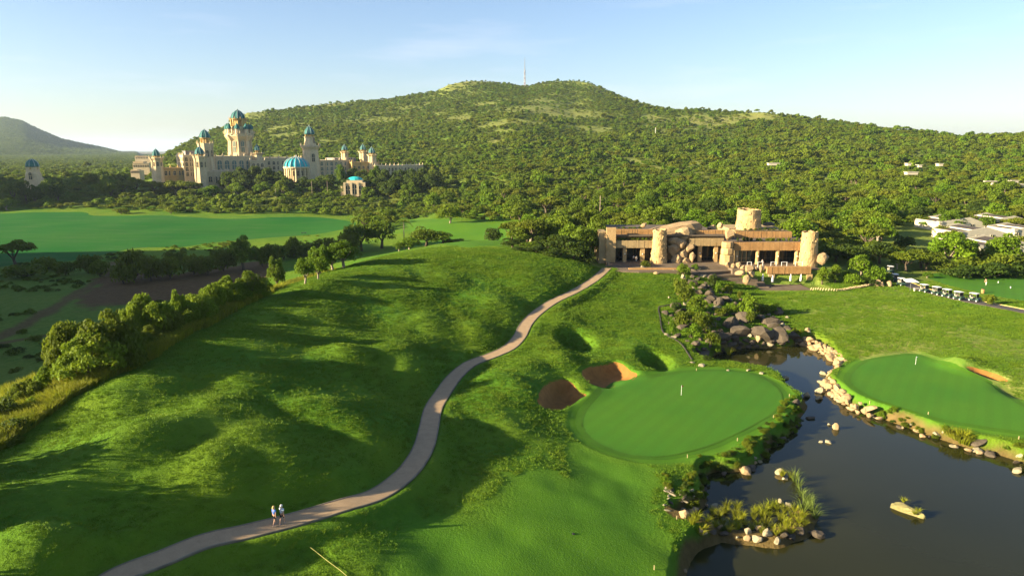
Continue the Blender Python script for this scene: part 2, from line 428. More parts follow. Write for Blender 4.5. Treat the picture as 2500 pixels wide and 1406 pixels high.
fmound_poly = zpoly(fmound_px, 4)

# smooth the heights along path and road, then sink the ground a little under every sheet laid on it
def level_line(line, w):
    global ZZ
    z = grid_h(line[:, 0], line[:, 1]); z = np.convolve(np.pad(z, 6, 'edge'), np.ones(13) / 13, 'valid')
    p = line; m = np.zeros(ZZ.shape, bool)
    m[:] = (XX > p[:, 0].min() - w * 3) & (XX < p[:, 0].max() + w * 3) & (YY > p[:, 1].min() - w * 3) & (YY < p[:, 1].max() + w * 3)
    x, y = XX[m], YY[m]; best = np.full(len(x), 1e18); zz = np.zeros(len(x))
    for k in range(len(p)):
        d = (x - p[k, 0]) ** 2 + (y - p[k, 1]) ** 2; u = d < best; best[u] = d[u]; zz[u] = z[k]
    w_ = sstep(w * 2.2, w * 0.9, np.sqrt(best)); q = ZZ[m]; ZZ[m] = q * (1 - w_) + zz * w_
level_line(path_line, 1.6)
level_line(road_line, 2.2)
SDG, SDG2, SDPR = sd_grid(green_poly, 6), sd_grid(green2_poly, 6), sd_grid(practice_poly, 5)
for P, s in ((green_poly, SDG), (green2_poly, SDG2)):     # the greens are nearly plane
    m = s < 0; c = np.c_[np.ones(m.sum()), XX[m], YY[m]]
    k, *_ = np.linalg.lstsq(c, ZZ[m], rcond=None); pl = k[0] + k[1] * XX + k[2] * YY
    w = sstep(1.5, -3, s) * 0.85; ZZ = ZZ * (1 - w) + pl * w
Z_TRUE = ZZ.copy()
DPATH, DROAD = dline_grid(path_line, 4), dline_grid(road_line, 5)
SDB = np.minimum.reduce([sd_grid(P, 4) for P in bunker_polys])
SDFI = sd_grid(field_poly, 15)
ZZG = ZZ - 0.5 * sstep(-1.0, -6.0, np.where(SDFI > 999, np.where(sdist(field_poly[::3], XX, YY) < 0, -99, 99), SDFI)) - 0.14 * (sstep(1.5, 1.0, DPATH) + sstep(2.0, 1.5, DROAD)) - 0.14 * sstep(-0.1, -0.7, SDG) - 0.14 * sstep(-0.1, -0.7, SDG2) - 0.14 * sstep(-0.1, -0.7, SDPR) - 0.14 * sstep(0.0, -0.6, SDB)

def new_obj(name, me, mat=None, parent=None, loc=None, label=None, cat=None, group=None, kind=None):
    o = bpy.data.objects.new(name, me); COL.objects.link(o)
    if mat is not None and me is not None:
        for m in (mat if isinstance(mat, (list, tuple)) else [mat]): me.materials.append(m)
    if parent is not None: o.parent = parent
    if loc is not None: o.location = loc
    for k, v in (('label', label), ('category', cat), ('group', group), ('kind', kind)):
        if v: o[k] = v
    return o
def np_mesh(name, V, Fq, smooth=True):
    me = bpy.data.meshes.new(name); V = np.asarray(V, np.float32); Fq = np.asarray(Fq, np.int32)
    me.vertices.add(len(V)); me.vertices.foreach_set('co', V.ravel())
    k = Fq.shape[1]; me.loops.add(Fq.size); me.loops.foreach_set('vertex_index', Fq.ravel())
    me.polygons.add(len(Fq)); me.polygons.foreach_set('loop_start', np.arange(0, Fq.size, k, dtype=np.int32))
    me.polygons.foreach_set('use_smooth', np.full(len(Fq), smooth))
    me.update(calc_edges=True); me.validate(); return me
def thing(name, label, cat, loc=(0, 0, 0), rotz=0.0, group=None):
    o = bpy.data.objects.new(name, None); COL.objects.link(o); o.empty_display_size = 0.2
    o.location = loc; o.rotation_euler = (0, 0, rotz); o['label'] = label; o['category'] = cat
    if group: o['group'] = group
    return o
def copy_tree(o, parent=None):
    c = o.copy(); COL.objects.link(c); c.parent = parent
    for ch in list(o.children): copy_tree(ch, c)
    return c

nr, nc = ZZ.shape
idx = np.arange(nr * nc).reshape(nr, nc)
quads = np.stack([idx[:-1, :-1], idx[:-1, 1:], idx[1:, 1:], idx[1:, :-1]], -1).reshape(-1, 4)
ZM = ZZG.copy()
ground_me = np_mesh('ground', np.stack([XX, YY, ZM], -1).reshape(-1, 3), quads)
# zone colours: r soil, g dry straw, b mown short
soil = np.zeros(ZZ.shape); dry = np.zeros(ZZ.shape); mown = np.zeros(ZZ.shape)
n1 = fbm(XX / 6.0, YY / 6.0, 4, 0)
soil = np.maximum(soil, sstep(2.5, -2.5, sd_grid(dirt_poly, 12) + 6 * n1))
soil = np.maximum(soil, 0.85 * sstep(2.8, 1.0, dline_grid(track_line, 8) + 1.5 * n1))
soil = np.maximum(soil, 0.85 * sstep(2.2, 0.8, dline_grid(track2_line, 8) + 1.2 * n1))
soil = np.maximum(soil, 0.9 * sstep(0.6, -0.1, SDP + 0.9 * n1))
soil = np.maximum(soil, 0.9 * (ds < 1.8))
SDF = sd_grid(field_poly, 15)
mown = np.maximum(mown, sstep(1.5, -1.5, SDF)); mown = np.maximum(mown, sstep(3.0, -3.0, sd_grid(fair_poly, 12) + 1.2 * n1))
mown = np.maximum(mown, sstep(1.5, -1.5, sd_grid(fmound_poly, 8)))
mown = np.maximum(mown, np.maximum(sstep(1.8, 0.6, SDG), sstep(1.8, 0.6, SDG2)))
vall = (YY < 430) & (XX < -50 - 0.12 * YY) & (SDF > 2)
dry = np.where(vall, 0.30, dry)
far = YY > 430
dry = np.where(far, 0.55 + np.interp(YY, [500, 900], [0.35, 1.15]) * fbm(XX / 120, YY / 160, 4, 3), dry)
soil = np.where((YY > 2000) & (PXA < 430), 0.8, soil)  # dark soil colour stands in for shade on the far left hill
dry = np.where((YY > 2000) & (PXA < 430), 0.0, dry)
dry = np.where((XX > 60) & (YY > 95) & (YY < 175), np.clip(0.45 + 1.0 * fbm(XX / 16, YY / 10, 3, 6), 0, 1), dry)
dry = np.where((XX > 15) & (YY > 176) & ~far, 0.6, dry)
dry = np.where((YY > 240) & (YY < 475) & (XX < -40), 0.06, dry)
# the straw coloured clearings of the mountain
for (px, py, rx, ry, s_) in ((1350,272,240,12,1.1),(1250,300,180,9,1.0),(1600,290,50,7,1.2),(900,298,200,12,.95),(1210,345,26,5,1.2),(2050,380,50,4,1.2),(700,330,110,9,.95),(1000,262,120,7,.9),(1450,315,120,8,.95),(800,345,90,6,.9),(1120,290,60,8,1.1)):
    q = hit(px, py); sc_y = q[1] * 0.028 * ry / 10
    g = np.exp(-((XX - q[0]) / (rx * q[1] / 1733)) ** 2 - ((YY - q[1]) / max(sc_y * 3, 20)) ** 2)
    dry = np.maximum(dry, s_ * g)
zone = np.stack([np.clip(soil, 0, 1), np.clip(dry, 0, 1.2), np.clip(mown, 0, 1), np.ones(ZZ.shape)], -1).astype(np.float32)
at_ = ground_me.color_attributes.new('zone', 'FLOAT_COLOR', 'POINT'); at_.data.foreach_set('color', zone.ravel())
DRY, MOWN, SOIL = zone[..., 1], zone[..., 2], zone[..., 0]

t = NT('turf_and_soil'); P = t.pos()
sep = t.node('ShaderNodeSeparateColor'); t.l.new(t.attr('zone', 'Color'), sep.inputs[0])
nA, nB, nC = t.noise(P, 0.06, 4), t.noise(P, 0.9, 5, 0.65), t.noise(P, 7.0, 3, 0.6)
rough_c = t.mix(t.rng(nB, 0.3, 0.7), (0.048, 0.128, 0.009, 1), (0.090, 0.195, 0.014, 1))
rough_c = t.mix(t.rng(nA, 0.35, 0.7), rough_c, (0.120, 0.185, 0.012, 1))
mown_c = t.mix(t.rng(nA, 0.3, 0.7), (0.068, 0.165, 0.013, 1), (0.096, 0.192, 0.013, 1))
mown_c = t.mix(t.rng(nC, 0.3, 0.8, 0, .5), mown_c, (0.040, 0.15, 0.010, 1))
straw = t.mix(t.rng(nB, 0.25, 0.75), (0.12, 0.135, 0.03, 1), (0.34, 0.30, 0.10, 1))
soil_c = t.mix(t.rng(nB, 0.25, 0.75), (0.085, 0.050, 0.020, 1), (0.17, 0.105, 0.046, 1))
c = t.mix(sep.outputs[2], rough_c, mown_c)
c = t.mix(t.math('MULTIPLY', sep.outputs[1], t.rng(nB, 0.2, 0.75, 0.25, 1.0)), c, straw)
c = t.mix(sep.outputs[0], c, soil_c)
t.color(c); t.set(Roughness=0.9)
t.b.inputs['Specular IOR Level'].default_value = 0.05
hh = t.math('ADD', t.math('MULTIPLY', t.noise(P, 2.6, 5, 0.7), t.math('SUBTRACT', 1.1, sep.outputs[2])), t.math('MULTIPLY', nC, 0.12))
t.bump(hh, 0.9, 0.35)
M['ground'] = t.m
g = new_obj('ground', ground_me, M['ground'], kind='structure')

# sheets laid on the ground
def sheet(name, poly, spacing, lift, mat, kind='structure', zfun=None):
    poly = np.asarray(poly)[:, :2]
    x0, y0 = poly.min(0); x1, y1 = poly.max(0)
    gx, gy = np.meshgrid(np.arange(x0, x1, spacing), np.arange(y0, y1, spacing))
    gx = gx + (np.arange(gx.shape[0]) % 2)[:, None] * spacing / 2
    m = sdist(poly, gx, gy) < -spacing * 0.45
    pts = [Vector(p) for p in poly] + [Vector(p) for p in np.c_[gx[m], gy[m]]]
    n = len(poly)
    v, e, f, *_ = delaunay_2d_cdt(pts, [(i, (i + 1) % n) for i in range(n)], [list(range(n))], 1, 1e-5)
    v = np.array([tuple(q) for q in v])
    z = (grid_h(v[:, 0], v[:, 1], Z_TRUE) if zfun is None else zfun(v[:, 0], v[:, 1])) + lift
    me = bpy.data.meshes.new(name); me.from_pydata(np.c_[v, z].tolist(), [], f)
    for p in me.polygons: p.use_smooth = True
    if me.polygons and me.polygons[0].normal.z < 0: me.flip_normals()
    return new_obj(name, me, mat, kind=kind)
def ribbon(name, line, w, lift, mat, kind='structure', off=0.0, cross=4):
    line = np.asarray(line); tg = np.gradient(line, axis=0); tg /= np.linalg.norm(tg, axis=1)[:, None] + 1e-9
    nrm = np.c_[-tg[:, 1], tg[:, 0]]; V = []
    for k in range(cross + 1):
        q = line + nrm * (off + w * (k / cross - 0.5)); V.append(np.c_[q, grid_h(q[:, 0], q[:, 1], Z_TRUE) + lift])
    V = np.stack(V, 1); n = len(line); ii = np.arange(n * (cross + 1)).reshape(n, cross + 1)
    q = np.stack([ii[:-1, :-1], ii[:-1, 1:], ii[1:, 1:], ii[1:, :-1]], -1).reshape(-1, 4)
    me = np_mesh(name, V.reshape(-1, 3), q)
    if me.polygons[0].normal.z < 0: me.flip_normals()
    return new_obj(name, me, mat, kind=kind)
def kerb(name, line, off, w, h, mat, parent=None):
    """a low raised edging beside a path"""
    line = np.asarray(line); tg = np.gradient(line, axis=0); tg /= np.linalg.norm(tg, axis=1)[:, None] + 1e-9
    nrm = np.c_[-tg[:, 1], tg[:, 0]]; V = []
    for o_, dz in ((off - w / 2, -0.15), (off - w / 2, h), (off + w / 2, h), (off + w / 2, -0.15)):
        q = line + nrm * o_; V.append(np.c_[q, grid_h(q[:, 0], q[:, 1], Z_TRUE) + dz])
    V = np.stack(V, 1); n = len(line); ii = np.arange(n * 4).reshape(n, 4)
    q = np.concatenate([np.stack([ii[:-1, k], ii[:-1, k + 1], ii[1:, k + 1], ii[1:, k]], -1) for k in range(3)])
    me = np_mesh(name, V.reshape(-1, 3), q, False); bm_fix(me)
    o = new_obj(name, me, mat, parent, kind=None if parent else 'structure'); return o
def bm_fix(me):
    bm = bmesh.new(); bm.from_mesh(me); bmesh.ops.recalc_face_normals(bm, faces=bm.faces); bm.to_mesh(me); bm.free()

t = NT('worn_path_paving'); P = t.pos(); n = t.noise(P, 1.2, 6, 0.65); n2 = t.noise(P, 12, 3)
t.color(t.mix(t.rng(n2, 0.3, 0.7, 0, 0.5), t.mix(t.rng(n, 0.3, 0.7), (0.33, 0.222, 0.118, 1), (0.44, 0.305, 0.17, 1)), (0.22, 0.15, 0.09, 1)))
t.set(Roughness=0.85); t.bump(n2, 0.3, 0.03); M['path'] = t.m
M['path_edge'] = simple('path_edging_concrete', (0.20, 0.16, 0.11, 1), 0.9, 0.3, 0.8)
cart_path = ribbon('cart_path', path_line, 2.05, 0.03, M['path'], cross=6)
kerb('path_edge', path_line, -1.09, 0.13, 0.07, M['path_edge'], cart_path)
kerb('path_edge', path_line, 1.09, 0.13, 0.07, M['path_edge'], cart_path)
t = NT('asphalt'); P = t.pos(); n = t.noise(P, 1.5, 5); t.color(t.mix(n, (0.05, 0.046, 0.04, 1), (0.11, 0.095, 0.08, 1))); t.set(Roughness=0.85); M['asphalt'] = t.m
M['kerb_yellow'] = simple('yellow_painted_kerb', (0.55, 0.42, 0.12, 1), 0.6, 0.2, 2)
M['kerb_dark'] = simple('dark_stone_kerb', (0.06, 0.05, 0.04, 1), 0.8, 0.2, 2)
service_road = ribbon('service_road', road_line, 3.6, 0.03, M['asphalt'])
kerb('kerb', road_line, 1.95, 0.25, 0.13, M['kerb_yellow'], service_road)
kerb('kerb', road_line, -1.95, 0.25, 0.13, M['kerb_dark'], service_road)

def turf(name, c1, c2, fine):
    t = NT(name); P = t.pos(); a, b = t.noise(P, 0.12, 3), t.noise(P, fine, 4, 0.6)
    st = t.node('ShaderNodeTexWave'); st.inputs['Scale'].default_value = 0.16; st.inputs['Distortion'].default_value = 0.6
    mpn = t.node('ShaderNodeMapping'); mpn.inputs['Rotation'].default_value = (0, 0, 0.6); t.l.new(P, mpn.inputs['Vector']); t.l.new(mpn.outputs[0], st.inputs['Vector'])
    c = t.mix(t.rng(a, 0.3, 0.7), c1, c2); c = t.mix(t.rng(b, 0.3, 0.75, 0, 0.5), c, tuple(x * 0.6 for x in c1[:3]) + (1,))
    c = t.mix(t.rng(st.outputs['Fac'], 0.35, 0.65, 0, 0.25), c, tuple(x * 0.7 for x in c2[:3]) + (1,))
    t.color(c); t.set(Roughness=0.85); t.b.inputs['Specular IOR Level'].default_value = 0.1; t.bump(b, 0.25, 0.03); return t.m
M['green'] = turf('putting_green_turf', (0.050, 0.158, 0.012, 1), (0.070, 0.178, 0.012, 1), 6.0)
M['collar'] = turf('mown_collar_turf', (0.048, 0.135, 0.008, 1), (0.066, 0.16, 0.008, 1), 3.0)
t = NT('bunker_sand'); P = t.pos(); n = t.noise(P, 1.0, 5, .65); n2 = t.noise(P, 9.0, 3)
t.color(t.mix(t.rng(n, .3, .7), (0.20, 0.085, 0.018, 1), (0.30, 0.135, 0.03, 1))); t.set(Roughness=.95); t.bump(n2, .4, .06); M['sand'] = t.m
def inset(poly, d):
    """a polygon moved inwards"""
    p = np.asarray(poly); tg = np.roll(p, -1, 0) - np.roll(p, 1, 0); tg /= np.linalg.norm(tg, axis=1)[:, None] + 1e-9
    nrm = np.c_[-tg[:, 1], tg[:, 0]]
    area = 0.5 * np.sum(p[:, 0] * np.roll(p[:, 1], -1) - np.roll(p[:, 0], -1) * p[:, 1])
    return p + nrm * d * (1 if area > 0 else -1)
for poly, nm in ((green_poly, 'putting_green'), (green2_poly, 'putting_green')):
    sheet('green_collar', poly, 1.2, 0.015, M['collar'])
    sheet(nm, inset(poly, 0.9), 1.0, 0.035, M['green'])
M['far_turf'] = turf('valley_fairway_turf', (0.013, 0.115, 0.013, 1), (0.022, 0.140, 0.017, 1), 1.2)
t = NT('valley_turf'); P = t.pos(); a, b_, c_ = t.noise(P, 0.02, 4, .6), t.noise(P, 0.10, 5, .65, stretch=(.35, 1.6, 1)), t.noise(P, 0.8, 4, .6)
c = t.mix(t.rng(a, .35, .65), (0.014, 0.110, 0.012, 1), (0.034, 0.125, 0.016, 1)); c = t.mix(t.rng(b_, .52, .72, 0, .75), c, (0.070, 0.125, 0.035, 1)); c = t.mix(t.rng(b_, .28, .45, .55, 0), c, (0.016, 0.080, 0.012, 1)); c = t.mix(t.rng(c_, .3, .8, 0, .35), c, (0.012, 0.075, 0.010, 1))
t.color(c); t.set(Roughness=.9); t.b.inputs['Specular IOR Level'].default_value = .05; t.bump(c_, .5, .3); M['far_turf'] = t.m
sheet('valley_fairway', field_poly, 7.0, 0.05, M['far_turf'])
sheet('practice_green', practice_poly, 1.5, 0.02, M['green'])
for P_ in bunker_polys: sheet('bunker_sand', P_, 0.7, 0.0, M['sand'])

# water
t = NT('pond_water'); P = t.pos(); n = t.noise(P, 0.9, 3, 0.5, stretch=(1, 1.6, 1)); n2 = t.noise(P, 0.05, 3)
t.color(t.mix(t.rng(n2, .3, .7), (0.018, 0.019, 0.005, 1), (0.026, 0.026, 0.007, 1))); t.set(Roughness=0.06, IOR=1.33)
t.b.inputs['Specular IOR Level'].default_value = 0.24; t.bump(n, 0.05, 0.05); M['water'] = t.m
wp = spline([on_plane(px, py, WATER_Z)[:2] for px, py in pond_px], 4); wp = inset(wp, -2.2)
sheet('pond_water', wp, 6.0, 0.0, M['water'], zfun=lambda x, y: np.full(len(x), WATER_Z))

# the air
hz = bpy.data.meshes.new('haze'); bm = bmesh.new(); bmesh.ops.create_cube(bm, size=1.0)
for v in bm.verts: v.co = Vector((v.co.x * 60000, v.co.y * 30400 + 14900, v.co.z * 360 + 140))
bm.to_mesh(hz); bm.free()
mh = bpy.data.materials.new('thin_haze'); mh.use_nodes = True; hn = mh.node_tree.nodes; hn.clear()
ho = hn.new('ShaderNodeOutputMaterial'); hv = hn.new('ShaderNodeVolumePrincipled')
hv.inputs['Color'].default_value = (0.62, 0.80, 1.0, 1); hv.inputs['Density'].default_value = 0.000042; hv.inputs['Anisotropy'].default_value = 0.2
mh.node_tree.links.new(hv.outputs[0], ho.inputs['Volume'])
new_obj('haze', hz, mh, kind='stuff')

# dark lines the mowers leave round the greens and along the edge of the rough
M['mow'] = turf('mower_line_turf', (0.050, 0.130, 0.010, 1), (0.066, 0.152, 0.011, 1), 3.0)
for poly in (green_poly, green2_poly):
    for d_, w_ in ((0.9, .25),):
        q = inset(poly, d_); ribbon('mower_line', np.vstack([q, q[:2]]), w_, .05, M['mow'], cross=2)

# ------------------------------------------------------------------ foliage
def leaf_mat(name, c_dark, c_light, warm, patch=0.006):
    t = NT(name); P = t.pos()
    r = t.node('ShaderNodeObjectInfo').outputs['Random']
    n = t.noise(P, patch, 3); f = t.noise(t.obj(), 1.4, 3)
    c = t.mix(t.rng(f, 0.3, 0.7), c_dark, c_light)
    c = t.mix(t.math('MULTIPLY', t.rng(n, 0.42, 0.66), t.rng(r, 0.0, 1.0, 0.25, 1.0)), c, warm)
    c = t.mix(t.rng(r, 0.0, 1.0, 0.0, 0.55), c, tuple(x * 0.6 for x in c_dark[:3]) + (1,))
    t.color(c); t.set(Roughness=0.65); t.b.inputs['Specular IOR Level'].default_value = 0.15
    tr = t.node('ShaderNodeBsdfTranslucent'); t.l.new(t.mix(0.5, c, (0.20, 0.26, 0.02, 1)), tr.inputs['Color'])
    mx = t.node('ShaderNodeMixShader'); mx.inputs[0].default_value = 0.36
    t.l.new(t.b.outputs[0], mx.inputs[1]); t.l.new(tr.outputs[0], mx.inputs[2]); t.l.new(mx.outputs[0], t.out.inputs['Surface'])
    return t.m
M['leaf_forest'] = leaf_mat('forest_foliage', (0.058, 0.115, 0.007, 1), (0.155, 0.235, 0.010, 1), (0.23, 0.25, 0.014, 1))
M['leaf_olive'] = leaf_mat('olive_acacia_foliage', (0.072, 0.108, 0.007, 1), (0.16, 0.195, 0.010, 1), (0.21, 0.20, 0.014, 1), 0.02)
M['leaf_bright'] = leaf_mat('bright_foliage', (0.065, 0.135, 0.006, 1), (0.155, 0.265, 0.010, 1), (0.24, 0.29, 0.014, 1), 0.03)
M['leaf_dark'] = leaf_mat('dark_foliage', (0.030, 0.060, 0.008, 1), (0.065, 0.105, 0.010, 1), (0.085, 0.11, 0.012, 1), 0.02)
M['bark'] = simple('bark', (0.10, 0.075, 0.05, 1), 0.95, 0.35, 3, bump=.4)
M['bark_pale'] = simple('pale_bark', (0.26, 0.21, 0.15, 1), 0.95, 0.35, 3, bump=.4)

def leaf_quads(rng, centres, dirs, size, spread=0.8):
    """small leaf faces round centres, facing roughly along dirs"""
    n = len(centres)
    nv = dirs + spread * rng.normal(size=(n, 3)); nv /= np.linalg.norm(nv, axis=1)[:, None] + 1e-9
    a = np.cross(nv, rng.normal(size=(n, 3))); a /= np.linalg.norm(a, axis=1)[:, None] + 1e-9
    b = np.cross(nv, a); s = size * rng.uniform(0.6, 1.3, (n, 1)); w = s * rng.uniform(0.5, 0.8, (n, 1))
    V = np.stack([centres - a * s, centres + b * w * .8 - a * s * .1, centres + a * s, centres - b * w * .8 + a * s * .1], 1)
    return V.reshape(-1, 3), np.arange(4 * n).reshape(n, 4)
def blob_leaves(rng, blobs, n_total, size, down=0.35):
    blobs = np.asarray(blobs, float)
    w = (blobs[:, 3] * blobs[:, 4] + blobs[:, 3] * blobs[:, 5]); w /= w.sum()
    k = rng.choice(len(blobs), n_total, p=w); d = rng.normal(size=(n_total, 3)); d /= np.linalg.norm(d, axis=1)[:, None]
    d[:, 2] = np.where(d[:, 2] < -down, -d[:, 2], d[:, 2])
    rad = 1 - 0.35 * rng.random((n_total, 1)) ** 1.6
    c = blobs[k, :3] + d * blobs[k, 3:] * rad
    return leaf_quads(rng, c, d, size)
def crown_blobs(rng, kind, n, k=1.0):
    """clump ellipsoids (x y z rx ry rz) of a crown of unit half-width standing on z = 0"""
    out = []
    for i in range(n):
        th = rng.uniform(0, 2 * math.pi)
        if kind == 'round':
            r = math.sqrt(rng.random()) * 0.68; z = 0.36 + 0.98 * math.sqrt(max(0, 1 - (r / 0.78) ** 2)) * rng.uniform(0.25, 1.0); s = rng.uniform(0.24, 0.40); f = 0.8
        elif kind == 'umbrella':
            r = math.sqrt(rng.random()) * 0.8; z = 0.66 + 0.34 * (1 - r * r) * rng.uniform(0.3, 1.0) + rng.uniform(-.08, .08); s = rng.uniform(0.22, 0.36); f = 0.5
        elif kind == 'bush':
            r = math.sqrt(rng.random()) * 0.7; z = 0.12 + 0.62 * math.sqrt(max(0, 1 - (r / 0.8) ** 2)) * rng.uniform(0.2, 1.0); s = rng.uniform(0.22, 0.38); f = 0.8
        else:  # tall
            z = rng.uniform(0.5, 2.0); r = rng.random() * 0.62 * (1 - abs(z - 1.15) / 1.5); s = rng.uniform(0.24, 0.38); f = 0.9
        s *= k; out.append((r * math.cos(th), r * math.sin(th), z, s, s, s * f))
    return out
def tube(V, Fc, pts, rads, n=6):
    """append a tapered tube to plain lists"""
    base = len(V); pts = [Vector(p) for p in pts]
    for i, p in enumerate(pts):
        d = (pts[min(i + 1, len(pts) - 1)] - pts[max(i - 1, 0)]); d = d.normalized() if d.length > 1e-9 else Vector((0, 0, 1))
        a = d.orthogonal().normalized(); b = d.cross(a)
        for k in range(n):
            th = 2 * math.pi * k / n; V.append(tuple(p + (a * math.cos(th) + b * math.sin(th)) * rads[i]))
    for i in range(len(pts) - 1):
        for k in range(n):
            Fc.append((base + i * n + k, base + i * n + (k + 1) % n, base + (i + 1) * n + (k + 1) % n, base + (i + 1) * n + k))
def trunk_mesh(rng, kind, name):
    V, Fc = [], []
    top = {'round': 0.85, 'umbrella': 0.8, 'bush': 0.3, 'tall': 1.3}[kind]; r0 = 0.075 if kind != 'bush' else 0.045
    lean = rng.uniform(-.08, .08, 2)
    fork = Vector((lean[0], lean[1], top * (0.42 if kind != 'tall' else .7)))
    tube(V, Fc, [(0, 0, -0.15), (lean[0] * .5, lean[1] * .5, fork.z * .5), fork], [r0 * 1.35, r0, r0 * .85])
    for i in range(5):
        th = i * 2 * math.pi / 5 + rng.uniform(-.4, .4); rr = rng.uniform(.3, .55)
        e = Vector((rr * math.cos(th), rr * math.sin(th), top + rng.uniform(-.05, .2)))
        m = fork.lerp(e, .5) + Vector((0, 0, -.05)); tube(V, Fc, [fork, m, e], [r0 * .6, r0 * .4, r0 * .18], 5)
    me = bpy.data.meshes.new(name); me.from_pydata(V, [], Fc)
    for p in me.polygons: p.use_smooth = True
    return me
CROWNS = {}
def make_kind(key, kind, mat, variants, nblob, nleaf, size, bark='bark', seed=1, bk=1.0):
    """crown and trunk meshes of one sort of tree"""
    lst = []
    for v in range(variants):
        rng = np.random.default_rng(seed * 100 + v)
        V, Q = blob_leaves(rng, crown_blobs(rng, kind, nblob, bk), nleaf, size, 0.2 if kind == 'umbrella' else 0.45)
        me = np_mesh('crown_' + key, V, Q, False); me.materials.append(M[mat])
        tr = trunk_mesh(rng, kind, 'trunk_' + key); tr.materials.append(M[bark]); lst.append((me, tr))
    CROWNS[key] = lst
make_kind('round', 'round', 'leaf_forest', 4, 26, 1900, 0.075, seed=1)
make_kind('acacia', 'umbrella', 'leaf_olive', 4, 26, 1700, 0.070, seed=2)
make_kind('bright', 'round', 'leaf_bright', 3, 26, 1900, 0.078, 'bark_pale', seed=3)
make_kind('dark', 'round', 'leaf_dark', 3, 26, 1700, 0.080, seed=4)
make_kind('bush', 'bush', 'leaf_olive', 3, 22, 1300, 0.075, seed=5)
make_kind('bushb', 'bush', 'leaf_bright', 3, 22, 1400, 0.075, seed=6)
make_kind('bushd', 'bush', 'leaf_dark', 2, 20, 1100, 0.08, seed=7)
for k_, f_, m_, s_, b_ in (('acacia_hd', 'umbrella', 'leaf_olive', 21, 'bark'), ('bright_hd', 'round', 'leaf_bright', 22, 'bark_pale'), ('round_hd', 'round', 'leaf_forest', 23, 'bark'), ('bush_hd', 'bush', 'leaf_olive', 24, 'bark'), ('bushb_hd', 'bush', 'leaf_bright', 25, 'bark')):
    make_kind(k_, f_, m_, 3, 58, 6500, 0.042, b_, seed=s_, bk=.62)
make_kind('tall', 'tall', 'leaf_bright', 2, 30, 1700, 0.085, seed=8)
NTREE = [0]
def plant(name, key, loc, half, height, label, cat, group=None, rot=None, crown='crown', stem='trunk'):
    """a tree or shrub: Empty > crown, trunk; half = half-width in metres"""
    me, tr = random.choice(CROWNS[key])
    o = thing(name, label, cat, loc, random.uniform(0, 6.28) if rot is None else rot, group)
    nat = {'round': 1.45, 'acacia': 1.15, 'bright': 1.45, 'dark': 1.45, 'bush': .95, 'bushb': .95, 'bushd': .95, 'tall': 2.2}[key.replace('_hd', '')]
    o.scale = (half, half, height / nat)
    new_obj(crown, me, None, o); new_obj(stem, tr, None, o)
    return o

# palm
def palm_meshes(seed, nf=20, L=1.0):
    rng = np.random.default_rng(seed); V, Fc = [], []
    for i in range(nf):
        th = i * 2.4 + rng.uniform(-.2, .2); up = rng.uniform(0.1, 1.25); R_ = Vector((math.cos(th), math.sin(th), 0))
        pts = []
        for s in np.linspace(0, 1, 6):
            pts.append(Vector((0, 0, 0)) + R_ * (L * s * math.cos(up * (1 - s * .4))) + Vector((0, 0, L * (s * math.sin(up) - 0.75 * s * s))))
        side = R_.cross(Vector((0, 0, 1)))
        for s in range(5):
            for q in range(2):
                p0, p1 = pts[s].lerp(pts[s + 1], q * .5), pts[s].lerp(pts[s + 1], q * .5 + .28)
                w = 0.2 * L * (1 - (s + q * .5) / 5.6)
                for sg in (-1, 1):
                    tip = (p0 + p1) / 2 + side * sg * w + (pts[s + 1] - pts[s]) * .5 + Vector((0, 0, -.10 * L))
                    b = len(V); V += [tuple(p0), tuple(p1), tuple(tip)]; Fc.append((b, b + 1, b + 2))
    me = bpy.data.meshes.new('palm_crown'); me.from_pydata(V, [], Fc); me.materials.append(M['leaf_forest'])
    V, Fc = [], []
    tube(V, Fc, [(0, 0, -1.0), (.01, 0, -.6), (.0, .01, -.25), (0, 0, 0.02)], [.055, .045, .04, .05], 7)
    tr = bpy.data.meshes.new('palm_trunk'); tr.from_pydata(V, [], Fc); tr.materials.append(M['bark_pale'])
    return me, tr
PALMS = [palm_meshes(s) for s in (1, 2, 3)]
def palm(loc, height, frond, label, group=None):
    o = thing('palm_tree', label, 'palm tree', loc, random.uniform(0, 6.28), group)
    me, tr = random.choice(PALMS)
    c = new_obj('crown', me, None, o, (0, 0, height)); c.scale = (frond,) * 3
    s = new_obj('trunk', tr, None, o, (0, 0, height)); s.scale = (min(height, 6) * .6, min(height, 6) * .6, height)
    return o

